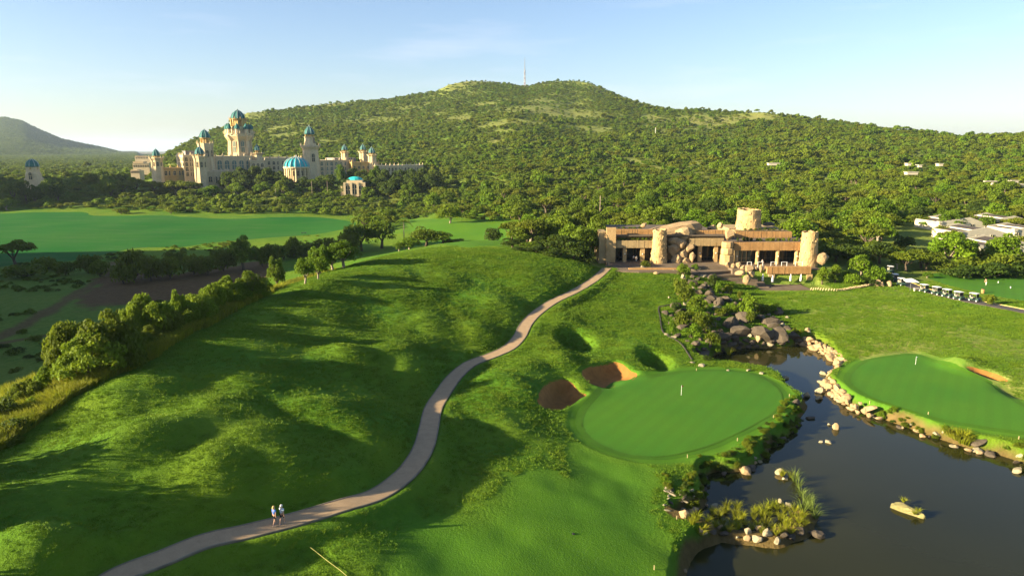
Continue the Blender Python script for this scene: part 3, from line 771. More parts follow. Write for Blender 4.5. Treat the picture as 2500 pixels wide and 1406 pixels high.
# scattered copies drawn with geometry nodes
def proto_tree(key, v, nleaf, size, kind, mat, seed):
    rng = np.random.default_rng(seed)
    V, Q = blob_leaves(rng, crown_blobs(rng, kind, 16), nleaf, size, 0.2 if kind == 'umbrella' else .45)
    me = np_mesh(key, V, Q, False); me.materials.append(M[mat]); return bpy.data.objects.new(key, me)
def scatter(name, pts, scl, rot, idx, protos, **kw):
    col = bpy.data.collections.new(name + '_sources')
    for o in protos: col.objects.link(o)
    me = bpy.data.meshes.new(name); me.vertices.add(len(pts)); me.vertices.foreach_set('co', np.asarray(pts, np.float32).ravel())
    a = me.attributes.new('scl', 'FLOAT_VECTOR', 'POINT'); a.data.foreach_set('vector', np.asarray(scl, np.float32).ravel())
    a = me.attributes.new('rot', 'FLOAT_VECTOR', 'POINT'); a.data.foreach_set('vector', np.asarray(rot, np.float32).ravel())
    a = me.attributes.new('idx', 'INT', 'POINT'); a.data.foreach_set('value', np.asarray(idx, np.int32))
    o = new_obj(name, me, None, kind='stuff', **kw)
    ng = bpy.data.node_groups.new(name, 'GeometryNodeTree')
    ng.interface.new_socket('Geometry', in_out='INPUT', socket_type='NodeSocketGeometry')
    ng.interface.new_socket('Geometry', in_out='OUTPUT', socket_type='NodeSocketGeometry')
    n, l = ng.nodes, ng.links
    gi, go = n.new('NodeGroupInput'), n.new('NodeGroupOutput'); ip = n.new('GeometryNodeInstanceOnPoints'); ci = n.new('GeometryNodeCollectionInfo')
    ci.inputs['Collection'].default_value = col; ci.inputs['Separate Children'].default_value = True; ci.inputs['Reset Children'].default_value = True
    def at(nm, ty):
        q = n.new('GeometryNodeInputNamedAttribute'); q.data_type = ty; q.inputs['Name'].default_value = nm; return q.outputs[0]
    l.new(gi.outputs[0], ip.inputs['Points']); l.new(ci.outputs[0], ip.inputs['Instance']); ip.inputs['Pick Instance'].default_value = True
    l.new(at('idx', 'INT'), ip.inputs['Instance Index']); l.new(at('scl', 'FLOAT_VECTOR'), ip.inputs['Scale'])
    e2r = n.new('FunctionNodeEulerToRotation'); l.new(at('rot', 'FLOAT_VECTOR'), e2r.inputs[0]); l.new(e2r.outputs[0], ip.inputs['Rotation'])
    l.new(ip.outputs[0], go.inputs[0])
    md = o.modifiers.new('scatter', 'NODES'); md.node_group = ng
    return o

N_FOREST_SINGLE = 200
N_ROUGH = 150000

# ------------------------------------------------------------------ the wood: where trees stand
palace_zone = [at_y(330, 440, 560)[:2], at_y(1040, 440, 560)[:2], at_y(1040, 440, 690)[:2], at_y(330, 440, 690)[:2]]
def zone_ok(x, y, px, py):
    ok = np.ones(len(x), bool)
    ok &= ~((sdist(field_poly, x, y) < 3) & (y < 470))
    ok &= ~(sdist(fmound_poly, x, y) < 5)
    return ok
n_c = 180000
u = RNG.random(n_c); yy = np.sqrt(190 ** 2 + u * (1750 ** 2 - 190 ** 2)); aa = RNG.uniform(-0.95, 0.95, n_c)
# also the wood on the far left plain
xx = aa * yy; zz = grid_h(xx, yy)
pxx = 1250 + F * xx / (yy * CP - (zz - H) * SP); pyy = 703 - F * (yy * SP + (zz - H) * CP) / (yy * CP - (zz - H) * SP)
inv = np.zeros(n_c, bool)
# right of the valley: everything behind clubhouse, carts and the crest
front = np.interp(pxx, [800, 880, 1000, 1100, 1240, 1250, 1460, 1480, 1930, 2010, 2180, 2262, 2300, 3000], [340, 300, 330, 335, 310, 205, 205, 218, 218, 198, 195, 190, 192, 192])
inv |= (pxx > 880) & (yy > front)
back_edge = np.interp(pxx, [-300, 0, 200, 400, 560, 700, 800, 880], [452, 455, 462, 448, 432, 438, 432, 415])
inv |= (pxx <= 880) & (yy > back_edge)
pal = sdist(np.array(palace_zone), xx, yy) < 0
inv &= ~pal
yridge = np.interp(pxx, rid[:, 0], rid[:, 1])
inv &= (yy < yridge + 45) | (pxx < 420)
inv &= zone_ok(xx, yy, pxx, pyy)
# houses, car park, road clearings
clear = [(2395, 240, 26, 22), (2262, 262, 9, 6), (2450, 225, 30, 18)]
for (px, y, rx, ry) in clear:
    c = at_y(px, 540, y); inv &= ~((np.abs(xx - c[0]) < rx) & (np.abs(yy - y) < ry))
dr = grid_h(xx, yy, DRY)
dens = np.clip(1.15 - np.interp(yy, [500, 800], [2.0, 3.0]) * np.clip(dr - np.interp(yy, [500, 800], [.6, .54]), 0, 1), 0.12, 1)
dens *= np.interp(yy, [190, 700, 1100, 1600], [1.0, 1.0, 0.85, 0.75])
inv &= RNG.random(n_c) < dens
xx, yy, zz, pxx, pyy = xx[inv], yy[inv], zz[inv], pxx[inv], pyy[inv]
# thin out crowding
order = RNG.permutation(len(xx)); cell = {}; keep = []
size = RNG.gamma(4.5, 1 / 4.5, len(xx)) * np.interp(yy, [190, 500, 1000, 1600], [3.8, 3.3, 2.5, 2.2])
size = np.clip(size, 1.5, 7.0)
for i in order:
    r = size[i] * 0.98; cx, cy = int(xx[i] // 6), int(yy[i] // 6); ok = True
    for dx in (-1, 0, 1):
        for dy in (-1, 0, 1):
            for j in cell.get((cx + dx, cy + dy), ()):
                if (xx[i] - xx[j]) ** 2 + (yy[i] - yy[j]) ** 2 < (0.62 * (r + size[j])) ** 2: ok = False; break
            if not ok: break
        if not ok: break
    if ok: cell.setdefault((cx, cy), []).append(i); keep.append(i)
keep = np.array(keep)
xx, yy, zz, pxx, pyy, size = (v[keep] for v in (xx, yy, zz, pxx, pyy, size))
kindr = RNG.random(len(xx)); hgt = size * RNG.uniform(0.95, 1.45, len(xx))
print('forest trees', len(xx))

in_view = (pxx > -30) & (pxx < 2530) & (pyy < 1000)
ang = np.where(in_view, size / yy, 0)
big = np.argsort(-ang)[:N_FOREST_SINGLE]
single = np.zeros(len(xx), bool); single[big] = True
LANDMARKS = [(1636,545,'the giant roof boulder of the clubhouse'),(1836,530,'the broken cone tower'),(1986,590,'the clubhouse corner tower'),(2265,550,'the parked cars'),
             (2390,560,'the white stepped-roof houses'),(1490,590,'the clubhouse left pier'),(1205,572,'the lone dark bush'),(1100,545,'the sunlit fairway mound'),(985,545,'the shaggy palm'),
             (866,450,'the flat domed pavilion'),(724,400,'the big turquoise dome'),(500,440,'the twin palace towers'),(85,430,'the lone domed tower'),(390,430,'the palace end tower'),
             (300,525,'the valley fairway edge'),(600,530,'the valley fairway back edge'),(2290,490,'the road in the wood'),(2420,440,'the T-shaped concrete canopies'),(1600,480,'the tall feather palm'),(2200,650,'the golf cart yard'),(2400,670,'the practice green'),(1300,520,'the grove left of the clubhouse'),(1050,520,'the pale trunked tree')]
def landmark_phrase(px, py):
    b = min(LANDMARKS, key=lambda l: (px - l[0]) ** 2 + 2.5 * (py - l[1]) ** 2)
    dx, dy = px - b[0], py - b[1]
    if abs(dx) < 40: w = 'straight behind' if dy < 0 else 'straight in front of'
    elif abs(dx) < 110: w = ('just left of' if dx < 0 else 'just right of') if abs(dy) < 25 else ('behind and left of' if dx < 0 else 'behind and right of') if dy < 0 else ('in front and left of' if dx < 0 else 'in front and right of')
    else: w = 'well to the left of' if dx < 0 else 'well to the right of'
    return w + ' ' + b[2]
used = {}
for i in np.nonzero(single)[0]:
    k = kindr[i]
    key = 'acacia' if k < 0.40 else 'round' if k < 0.78 else 'bright' if k < 0.93 else 'dark'
    s = size[i]
    adj = {'acacia': 'flat-topped olive acacia', 'round': 'round-crowned green tree', 'bright': 'bright yellow-green leafy tree', 'dark': 'dark dense evergreen tree'}[key]
    big_ = 'broad ' if s > 4.6 else 'small ' if s < 3.2 else ''
    nm = 'acacia_tree' if key == 'acacia' else 'broadleaf_tree'
    lab = (big_ + adj + ' ' + landmark_phrase(pxx[i], pyy[i] - 12))
    plant(nm, key, (xx[i], yy[i], zz[i] - 0.1), s * 1.05, hgt[i] * (1.05 if key != 'acacia' else .85) + (1.2 if key != 'acacia' else .8), lab, 'tree', 'trees of the wood behind the course')
rest = ~single
protos = []
spec = [('round', 'leaf_forest'), ('umbrella', 'leaf_olive'), ('round', 'leaf_bright'), ('umbrella', 'leaf_forest'), ('round', 'leaf_olive'), ('bush', 'leaf_dark')]
for i, (k, m) in enumerate(spec): protos.append(proto_tree('a%02d_mid_tree' % i, i, 800, 0.115, k, m, 40 + i))
for i, (k, m) in enumerate(spec): protos.append(proto_tree('b%02d_far_tree' % i, i, 260, 0.19, k, m, 60 + i))
kk = RNG.choice(6, rest.sum(), p=[.30, .24, .12, .16, .12, .06])
kk = np.where(yy[rest] > 620, kk + 6, kk)
s3 = np.stack([size[rest] * 1.08, size[rest] * 1.08, hgt[rest] * 0.85], -1)
rot = np.zeros((rest.sum(), 3)); rot[:, 2] = RNG.uniform(0, 6.28, rest.sum())
scatter('forest', np.stack([xx[rest], yy[rest], zz[rest] - 0.25 * size[rest]], -1), s3, rot, kk, protos, label='dense green bushveld wood covering the mountain and the plain below it', cat='wood')
# the far plain and the far left hill
nn = 70000
y2 = np.where(RNG.random(nn) < .35, np.sqrt(RNG.uniform(900 ** 2, 2400 ** 2, nn)), RNG.uniform(2400, 4500, nn)); px2 = RNG.uniform(-150, 430, nn); x2 = (px2 - 1250) / (F / CP) * y2; z2 = grid_h(x2, y2)
vis = (px2 < 400); x2, y2, z2 = x2[vis], y2[vis], z2[vis]; nn = len(x2)
protos = [proto_tree('c%02d_plain_tree' % i, i, 110, 0.27, k, 'leaf_dark', 80 + i) for i, (k, m) in enumerate(spec[:5])]  # all dark foliage, so the hill's shade is put into the leaf colour
s_ = RNG.uniform(3.0, 5.2, nn) * np.interp(y2, [1500, 4500], [1, 2.4]); rot = np.zeros((nn, 3)); rot[:, 2] = RNG.uniform(0, 6.28, nn)
scatter('hill_bush', np.stack([x2, y2, z2 - 1.0], -1), np.stack([s_, s_, s_ * .9], -1), rot, RNG.integers(0, 5, nn), protos, label='hazy bush on the far plain and the far left hill', cat='wood')

# ------------------------------------------------------------------ rough grass of the course, tall grass on the crest
t = NT('grass_blades'); P = t.pos(); n = t.noise(P, 0.25, 3); r = t.node('ShaderNodeObjectInfo').outputs['Random']
c = t.mix(t.rng(n, .3, .7), (0.100, 0.195, 0.011, 1), (0.155, 0.228, 0.014, 1)); c = t.mix(t.rng(r, 0, 1, 0, .5), c, (0.065, 0.140, 0.009, 1))
t.color(c); t.set(Roughness=.6); t.b.inputs['Specular IOR Level'].default_value = .12; M['blade'] = t.m
tr = t.node('ShaderNodeBsdfTranslucent'); t.l.new(c, tr.inputs['Color']); mx = t.node('ShaderNodeMixShader'); mx.inputs[0].default_value = .3
t.l.new(t.b.outputs[0], mx.inputs[1]); t.l.new(tr.outputs[0], mx.inputs[2]); t.l.new(mx.outputs[0], t.out.inputs['Surface'])
t = NT('dry_grass_blades'); P = t.pos(); n = t.noise(P, 0.4, 3); r = t.node('ShaderNodeObjectInfo').outputs['Random']
c = t.mix(t.rng(n, .3, .7), (0.20, 0.25, 0.010, 1), (0.34, 0.34, 0.022, 1)); c = t.mix(t.rng(r, 0, 1, 0, .7), c, (0.12, 0.12, 0.02, 1))
t.color(c); t.set(Roughness=.6); t.b.inputs['Specular IOR Level'].default_value = .12; M['dry_blade'] = t.m
tr = t.node('ShaderNodeBsdfTranslucent'); t.l.new(c, tr.inputs['Color']); mx = t.node('ShaderNodeMixShader'); mx.inputs[0].default_value = .35
t.l.new(t.b.outputs[0], mx.inputs[1]); t.l.new(tr.outputs[0], mx.inputs[2]); t.l.new(mx.outputs[0], t.out.inputs['Surface'])
def tuft_mesh(name, seed, n, rad, h, w, lean, mat):
    rng = np.random.default_rng(seed); V, Fc = [], []
    for i in range(n):
        th = rng.uniform(0, 6.28); rr = rad * math.sqrt(rng.random()); b = np.array([rr * math.cos(th), rr * math.sin(th), -.02])
        d = rng.uniform(0, 6.28); L = h * rng.uniform(.6, 1.15); ln = lean * rng.uniform(.3, 1.2)
        o = np.array([math.cos(th) * ln, math.sin(th) * ln, 0]); s = np.array([math.cos(d), math.sin(d), 0]) * w
        k = len(V); m_ = b + o * .35 * L + np.array([0, 0, L * .6]); e = b + o * L + np.array([0, 0, L * (1 - .3 * ln)])
        V += [b - s, b + s, m_ + s * .8, m_ - s * .8, e]; Fc += [(k, k + 1, k + 2, k + 3), (k + 3, k + 2, k + 4)]
    me = bpy.data.meshes.new(name); me.from_pydata(V, [], Fc); me.materials.append(M[mat]); return bpy.data.objects.new(name, me)
n_g = N_ROUGH
yg = np.sqrt(RNG.uniform(38 ** 2, 182 ** 2, n_g)); ag = RNG.uniform(-0.80, 0.80, n_g)
p_keep = np.clip(yg / 90.0, 0.5, 1.0) ** 0; xg = ag * yg; zg = grid_h(xg, yg, Z_TRUE)
okg = (grid_h(xg, yg, np.clip(SDP, -50, 50)) > 0.8) & (grid_h(xg, yg, MOWN) < 0.4) & (grid_h(xg, yg, SOIL) < 0.4) & (grid_h(xg, yg, np.clip(DPATH, 0, 50)) > 1.7) & (grid_h(xg, yg, np.clip(DROAD, 0, 50)) > 2.4)
okg &= (grid_h(xg, yg, np.clip(SDB, -9, 50)) > 0.3) & (grid_h(xg, yg, np.clip(SDPR, -9, 50)) > 0.3) & (grid_h(xg, yg, np.clip(SDG, -9, 50)) > 0.9) & (grid_h(xg, yg, np.clip(SDG2, -9, 50)) > 0.9)
okg &= ~((xg > 20) & (yg > 176)) & ~((xg > 60) & (xg < 79) & (yg > 165))
okg &= ~((xg < -62) & (yg < 182))
okg &= RNG.random(n_g) < np.clip(0.75 + 1.3 * fbm(xg / 7.0, yg / 7.0, 3, 2), 0.25, 1)
xg, yg, zg = xg[okg], yg[okg], zg[okg]; ng_ = len(xg); print('rough tufts', ng_)
sg = RNG.uniform(.75, 1.3, ng_) * np.interp(yg, [40, 80, 180], [0.65, 0.9, 1.5]); rot = np.zeros((ng_, 3)); rot[:, 2] = RNG.uniform(0, 6.28, ng_)
scatter('rough_grass', np.stack([xg, yg, zg], -1), np.stack([sg, sg, sg * RNG.uniform(.7, 1.2, ng_)], -1), rot, RNG.integers(0, 4, ng_),
        [tuft_mesh('g%02d_tuft' % i, i, 20, .38, .17, .030, .8, 'blade') for i in range(4)], label='unmown rough grass covering the slopes of the course', cat='grass')
# the belt of long grass along the crest
belt = np.array([hit(*q)[:2] + np.array([-1.6, 0.8]) for q in [(1195,606),(1050,614),(950,630),(850,654),(750,682),(650,717),(550,762),(450,812),(350,868),(250,918),(120,988),(0,1063),(-150,1163)]])
bl_line = spline(belt, 10, False)
nb = 26000
k = RNG.integers(0, len(bl_line) - 1, nb); q = bl_line[k] + (bl_line[k + 1] - bl_line[k]) * RNG.random((nb, 1))
far_f = np.clip((np.arange(len(bl_line))[k]) / len(bl_line), 0, 1)     # 0 at the far end
offm = np.interp(far_f, [0, .3, .5, 1], [2.5, 5, 17, 25])
off = RNG.beta(1.1, 1.8, nb) * (offm + 2.6) - 2.6; q[:, 0] -= off; q[:, 1] += off * .12
narrow = RNG.random(nb) < .55; q = np.where(narrow[:, None], bl_line[k] + (bl_line[k + 1] - bl_line[k]) * RNG.random((nb, 1)) + np.stack([RNG.uniform(-2.5, 3.6, nb), np.zeros(nb)], -1), q)
okb = (far_f > .28) & (RNG.random(nb) < np.clip(.62 + 1.5 * fbm(q[:, 0] / 4, q[:, 1] / 4, 3, 3), .1, 1))
q = q[okb]; nb = len(q); zq = grid_h(q[:, 0], q[:, 1], Z_TRUE)
sb = RNG.uniform(.6, 1.25, nb); rot = np.zeros((nb, 3)); rot[:, 2] = RNG.uniform(0, 6.28, nb)
scatter('tall_grass', np.stack([q[:, 0], q[:, 1], zq], -1), np.stack([sb, sb, sb], -1), rot, RNG.integers(0, 3, nb),
        [tuft_mesh('h%02d_tuft' % i, 20 + i, 30, .40, 1.15, .038, .5, 'dry_blade') for i in range(3)], label='long yellow-green grass on the crest of the left hill', cat='grass')
# low scrub on the valley floor
nv_ = 1700
yv = np.sqrt(RNG.uniform(110 ** 2, 330 ** 2, nv_)); av = RNG.uniform(-.82, -.28, nv_); xv = av * yv; zv = grid_h(xv, yv, Z_TRUE)
okv = (xv < -64) & (sdist(field_poly, xv, yv) > 2) & (grid_h(xv, yv, SOIL) < .35) & (fbm(xv / 26, yv / 22, 3, 5) > .06)
xv, yv, zv = xv[okv], yv[okv], zv[okv]; nv_ = len(xv); sv = RNG.uniform(.5, 1.5, nv_); rot = np.zeros((nv_, 3)); rot[:, 2] = RNG.uniform(0, 6.28, nv_)
scatter('valley_scrub', np.stack([xv, yv, zv - .1], -1), np.stack([sv * 1.2, sv * 1.2, sv], -1), rot, RNG.integers(0, 3, nv_),
        [proto_tree('v%02d_scrub' % i, i, 400, .13, 'bush', m, 120 + i) for i, m in enumerate(('leaf_olive', 'leaf_dark', 'leaf_forest'))], label='low thorny scrub on the valley floor', cat='scrub')

# ------------------------------------------------------------------ mesh builder
class MB:
    def __init__(s): s.v, s.f, s.mi = [], [], []
    def add(s, V, Fs, m=0):
        b = len(s.v); s.v += [tuple(p) for p in V]; s.f += [tuple(b + i for i in q) for q in Fs]; s.mi += [m] * len(Fs); return s
    def box(s, x0, x1, y0, y1, z0, z1, m=0, taper=0.0):
        t = taper; V = [(x0, y0, z0), (x1, y0, z0), (x1, y1, z0), (x0, y1, z0), (x0 + t, y0 + t, z1), (x1 - t, y0 + t, z1), (x1 - t, y1 - t, z1), (x0 + t, y1 - t, z1)]
        return s.add(V, [(3, 2, 1, 0), (4, 5, 6, 7), (0, 1, 5, 4), (1, 2, 6, 5), (2, 3, 7, 6), (3, 0, 4, 7)], m)
    def lathe(s, prof, n=16, c=(0, 0), ph=0.0, m=0, rib=0.0, sx=1.0, sy=1.0, cap=True, jag=None):
        b = len(s.v); V, Fs = [], []
        for (r, z) in prof:
            for k in range(n):
                th = 2 * math.pi * k / n + ph; rr = r * (1 - rib * (k % 2)); zz_ = z
                V.append((c[0] + rr * math.cos(th) * sx, c[1] + rr * math.sin(th) * sy, zz_ + (jag[k] if jag is not None and (r, z) in jag_set else 0)))
        for i in range(len(prof) - 1):
            for k in range(n): Fs.append((i * n + k, i * n + (k + 1) % n, (i + 1) * n + (k + 1) % n, (i + 1) * n + k))
        if cap:
            if prof[-1][0] > 1e-4: Fs.append(tuple((len(prof) - 1) * n + k for k in range(n)))
            if prof[0][0] > 1e-4: Fs.append(tuple(reversed(range(n))))
        return s.add(V, Fs, m)
    def tube(s, pts, rads, n=6, m=0):
        V, Fs = [], []; tube(V, Fs, pts, rads, n); Fs.append(tuple(range(n))[::-1]); Fs.append(tuple(len(V) - n + k for k in range(n)))
        return s.add(V, Fs, m)
    def prism(s, poly, z0, z1, m=0):
        """poly: (x, y) corners counter-clockwise"""
        n = len(poly); V = [(x, y, z0) for x, y in poly] + [(x, y, z1) for x, y in poly]
        return s.add(V, [tuple(range(n))[::-1], tuple(range(n, 2 * n))] + [(k, (k + 1) % n, n + (k + 1) % n, n + k) for k in range(n)], m)
    def wallpoly(s, poly, y0, y1, m=0):
        """poly: (x, z) outline, extruded from y0 to y1"""
        n = len(poly); V = [(x, y0, z) for x, z in poly] + [(x, y1, z) for x, z in poly]
        return s.add(V, [tuple(range(n)), tuple(range(n, 2 * n))[::-1]] + [((k + 1) % n, k, n + k, n + (k + 1) % n) for k in range(n)], m)
    def build(s, name, mat, parent=None, loc=None, smooth=False, rotz=None, **kw):
        me = bpy.data.meshes.new(name); me.from_pydata(s.v, [], s.f)
        mats = mat if isinstance(mat, (list, tuple)) else [mat]
        for q in mats: me.materials.append(q)
        if len(mats) > 1: me.polygons.foreach_set('material_index', s.mi)
        if smooth: me.polygons.foreach_set('use_smooth', [True] * len(me.polygons))
        bm_fix(me)
        o = new_obj(name, me, None, parent, loc, **kw)
        if rotz is not None: o.rotation_euler = (0, 0, rotz)
        return o
jag_set = set()
def mesh_copy(o, parent, loc, name=None, rotz=None, scale=None):
    c = o.copy(); COL.objects.link(c); c.parent = parent; c.location = loc
    if rotz is not None: c.rotation_euler = (0, 0, rotz)
    if scale is not None: c.scale = scale if isinstance(scale, tuple) else (scale,) * 3
    return c

# ------------------------------------------------------------------ palace
def stone(name, c1, c2, scale, rough=.85, bmp=.3):
    t = NT(name); P = t.obj(); n, n2 = t.noise(P, scale, 5, .6), t.noise(P, scale * 6, 4, .6)
    c = t.mix(t.rng(n, .3, .7), c1, c2); c = t.mix(t.rng(n2, .35, .8, 0, .5), c, tuple(x * .6 for x in c1[:3]) + (1,))
    t.color(c); t.set(Roughness=rough); t.b.inputs['Specular IOR Level'].default_value = .15; t.bump(n2, bmp, .3 / scale * .1); return t.m
M['pal_stone'] = stone('palace_stone', (0.56, 0.43, 0.245, 1), (0.70, 0.56, 0.34, 1), 0.15)
M['pal_ochre'] = stone('palace_ochre_stone', (0.46, 0.30, 0.10, 1), (0.58, 0.40, 0.16, 1), 0.15)
M['pal_roof'] = simple('palace_roof_grey', (0.22, 0.20, 0.19, 1), .8, .2, .3)
M['pal_dark'] = simple('palace_window_glass', (0.02, 0.035, 0.035, 1), .15, .3, .5)
M['pal_green'] = simple('palace_window_bronze_green', (0.10, 0.16, 0.13, 1), .5, .3, .5)
M['dome'] = stone('copper_patina_dome', (0.025, 0.115, 0.105, 1), (0.05, 0.18, 0.16, 1), .4, .7, .1)
M['dome_rib'] = simple('dome_rib_gilding', (0.30, 0.38, 0.36, 1), .4, .2, .5)
M['dome_big'] = stone('turquoise_dome_tiles', (0.02, 0.40, 0.42, 1), (0.04, 0.52, 0.52, 1), .3, .7, .1)
PY0, K = 600.0, 600.0 / (F / CP)
PAL = thing('palace', 'sandstone palace hotel with many turquoise domed towers at the foot of the mountain', 'palace', (at_y(640, 440, PY0)[0], PY0, 0), math.radians(35))
PCX = at_y(640, 440, PY0)[0]
LY = [PY0]
def lx(px, dy=0.0):
    a, c_, s_ = (px - 1250) / (F / CP) * 1.005, math.cos(math.radians(35)), math.sin(math.radians(35))
    q = (a * (PY0 + dy * c_) - PCX + dy * s_) / (c_ - a * s_); LY[0] = PY0 + q * s_ + dy * c_; return q
def lz(py): return z_at(py, LY[0])
def kk(): return LY[0] / (F / CP)
def dome_part(parent, r, z0, z1, c=(0, 0), n=16, name='dome', mat='dome', pointed=True):
    b = MB(); h = z1 - z0; pr = [(r * .86, z0 - .05 * h)] + ([(r * q, z0 + h * .93 * w_) for q, w_ in ((1, 0), (1.02, .12), (.98, .27), (.88, .45), (.72, .62), (.52, .77), (.32, .89), (.14, .97), (.02, 1))] if pointed else [(r * math.cos(t * math.pi / 2) if t < 1 else 0.02, z0 + h * .93 * math.sin(t * math.pi / 2)) for t in np.linspace(0, 1, 9)])
    b.lathe(pr, n, c, rib=.05)
    for k in range(0, n, 2):
        th = 2 * math.pi * k / n; b.tube([(c[0] + math.cos(th) * q[0] * 1.02, c[1] + math.sin(th) * q[0] * 1.02, q[1]) for q in pr[1:-1]], [r * .05] * (len(pr) - 2), 4, 1)
    b.lathe([(r * .05, z1 - .08 * h), (r * .14, z1 - .04 * h), (r * .05, z1), (.01, z1 + .16 * h)], 8, c, m=1)
    return b.build(name, [M[mat], M['dome_rib']], parent)
def window_mesh(w, h, arch=True):
    b = MB(); t = .25; n = 6
    top = [(w / 2 * math.cos(a), h - w / 2 + w / 2 * math.sin(a)) for a in np.linspace(0, math.pi, n)] if arch else [(w / 2, h), (-w / 2, h)]
    b.wallpoly([(-w / 2, 0), (w / 2, 0)] + top, -.12, .3, 1)
    big = [(x * 1.28, z * 1.06 + .0) for x, z in [(-w / 2, -.15), (w / 2, -.15)] + top]
    b.wallpoly(big, -.06, .28, 0)
    b.box(-w * .05, w * .05, -.2, .1, 0, h * .95, 0); b.box(-w / 2, w / 2, -.2, .1, h * .48, h * .52, 0)
    return b
def put_windows(part, xs, zs, y, w, h, arch=True, glass='pal_dark', rotz=0.0, pts=None):
    src = None
    for p in (pts if pts is not None else [(x, y, z) for z in zs for x in xs]):
        if src is None: src = window_mesh(w, h, arch).build('window', [M['pal_stone'], M[glass]], part, p, rotz=rotz)
        else: mesh_copy(src, part, p, rotz=rotz)
def crown_spikes(b, r, z, n, h, c=(0, 0), out=.3):
    for k in range(n):
        th = 2 * math.pi * (k + .5) / n; x, y = c[0] + r * math.cos(th), c[1] + r * math.sin(th)
        b.tube([(x * 1.0, y, z - h * .5), (x + math.cos(th) * out, y + math.sin(th) * out, z + h * .3), (x + math.cos(th) * out * .6, y + math.sin(th) * out * .6, z + h)], [h * .16, h * .13, h * .03], 5)
def tower(px, wpx, dpx, py_top, py_dome, py_neck, py_base, dy=0.0, n=8, flare=1.25, ww=True, nm='tower'):
    """stone shaft with a belvedere of columns under a ribbed dome; the dome is dpx wide, the shaft wpx"""
    x = lx(px, dy); r, rd = wpx * kk() / 2, dpx * kk() / 2
    z0, zn, zd, zt = lz(py_base) - 4, lz(py_neck), lz(py_dome), lz(py_top)
    b = MB(); H_ = zn - lz(py_base)
    b.lathe([(r * 1.12, z0), (r * 1.02, z0 + 4 + H_ * .1), (r * .92, zn - H_ * .22), (r * .95, zn - H_ * .14), (r * flare, zn - H_ * .04), (r * flare, zn), (rd * .86, zn + .1)], n, ph=math.pi / n)
    for k in range(n):
        th = 2 * math.pi * k / n + math.pi / n
        b.tube([(math.cos(th) * r * 1.02, math.sin(th) * r * 1.02, z0 + 4), (math.cos(th) * r * .95, math.sin(th) * r * .95, zn - H_ * .15), (math.cos(th) * r * flare * 1.03, math.sin(th) * r * flare * 1.03, zn)], [r * .09, r * .08, r * .1], 5)
    crown_spikes(b, r * flare, zn, n, H_ * .07 + .5, out=r * .12)
    o = b.build(nm, M['pal_stone'], PAL, (x, dy, 0))
    c = MB(); hc = zd - zn
    for k in range(n):
        th = 2 * math.pi * k / n; c.lathe([(rd * .13, zn), (rd * .1, zn + hc * .2), (rd * .1, zd - hc * .2), (rd * .15, zd)], 6, (math.cos(th) * rd * .82, math.sin(th) * rd * .82))
    c.lathe([(rd * .55, zn), (rd * .55, zd)], 8); c.lathe([(rd * .98, zd - hc * .12), (rd * 1.04, zd)], n * 2)
    c.build('colonnade', M['pal_ochre'], o)
    dome_part(o, rd, zd, zt)
    if ww:
        pts = []
        for k in range(n):
            th = -math.pi / 2 + 2 * math.pi * k / n; pts.append((math.cos(th) * r * .9, math.sin(th) * r * .9, zn - H_ * .42, th + math.pi / 2))
        src = None
        for p in pts[-2:] + pts[:2]:
            if src is None: src = window_mesh(r * .32, H_ * .2).build('window', [M['pal_stone'], M['pal_dark']], o, p[:3], rotz=p[3])
            else: mesh_copy(src, o, p[:3], rotz=p[3])
    return o
def wall_block(px0, px1, py_top, py_base, depth, dy=0.0, mat='pal_stone', merlon=True, pil=8, name='wing'):
    x0, x1 = lx(px0, dy), lx(px1, dy); lx((px0 + px1) / 2, dy); z0, z1 = lz(py_base) - 5, lz(py_top); cx = (x0 + x1) / 2
    b = MB(); h = z1 - z0; w = x1 - x0
    b.box(-w / 2, w / 2, 0, depth, z0, z1); b.box(-w / 2 - .3, w / 2 + .3, -.3, depth + .3, z1 - h * .06, z1 + .05)
    npil = max(2, int(w / pil) + 1)
    for k in range(npil):
        x = -w / 2 + w * k / (npil - 1); b.box(x - .45, x + .45, -.55, .2, z0, z1 + .3, taper=.05)
        if merlon: b.lathe([(.75, z1 + .2), (.55, z1 + .8), (.1, z1 + 2.4)], 6, (x, .1))
    if merlon:
        for side in (-w / 2, w / 2):
            for k in range(1, max(2, int(depth / 6))): b.lathe([(.7, z1), (.5, z1 + .7), (.1, z1 + 2.0)], 6, (side, k * 6))
    return b.build(name, M[mat], PAL, (cx, dy, 0)), w, z0 + 5, z1
# the great tower
x = lx(590, 10); r = 27 * kk(); zb, zc, z2, z3, zd, zt = lz(400) - 6, lz(336), lz(326), lz(310), lz(291), lz(267)
b = MB(); b.lathe([(r * 1.12, zb), (r * 1.02, lz(380)), (r * .88, lz(345)), (r * 1.0, lz(340)), (r * 1.2, zc + 1), (r * 1.2, z2), (r * .74, z2 + .1), (r * .72, z3), (r * .78, z3 + .4)], 8, ph=math.pi / 8)
for k in range(8):
    th = 2 * math.pi * k / 8 + math.pi / 8; q = lambda s, z: (math.cos(th) * r * s, math.sin(th) * r * s, z)
    b.tube([q(1.02, lz(385)), q(.93, lz(345)), q(1.22, zc + 2)], [.9, .8, 1.0], 5)
crown_spikes(b, r * 1.2, z2, 16, 2.4, out=1.2)
great = b.build('great_tower', M['pal_stone'], PAL, (x, 10, 0))
c = MB()
for k in range(10):
    th = 2 * math.pi * k / 10; c.lathe([(1.0, z3), (.75, z3 + 1), (.75, zd - 1), (1.1, zd)], 6, (math.cos(th) * r * .62, math.sin(th) * r * .62))
c.lathe([(r * .42, z3), (r * .42, zd)], 10); c.lathe([(r * .66, zd - .8), (r * .72, zd + .3)], 16)
crown_spikes(c, r * .7, zd, 10, 2.0, out=.6)
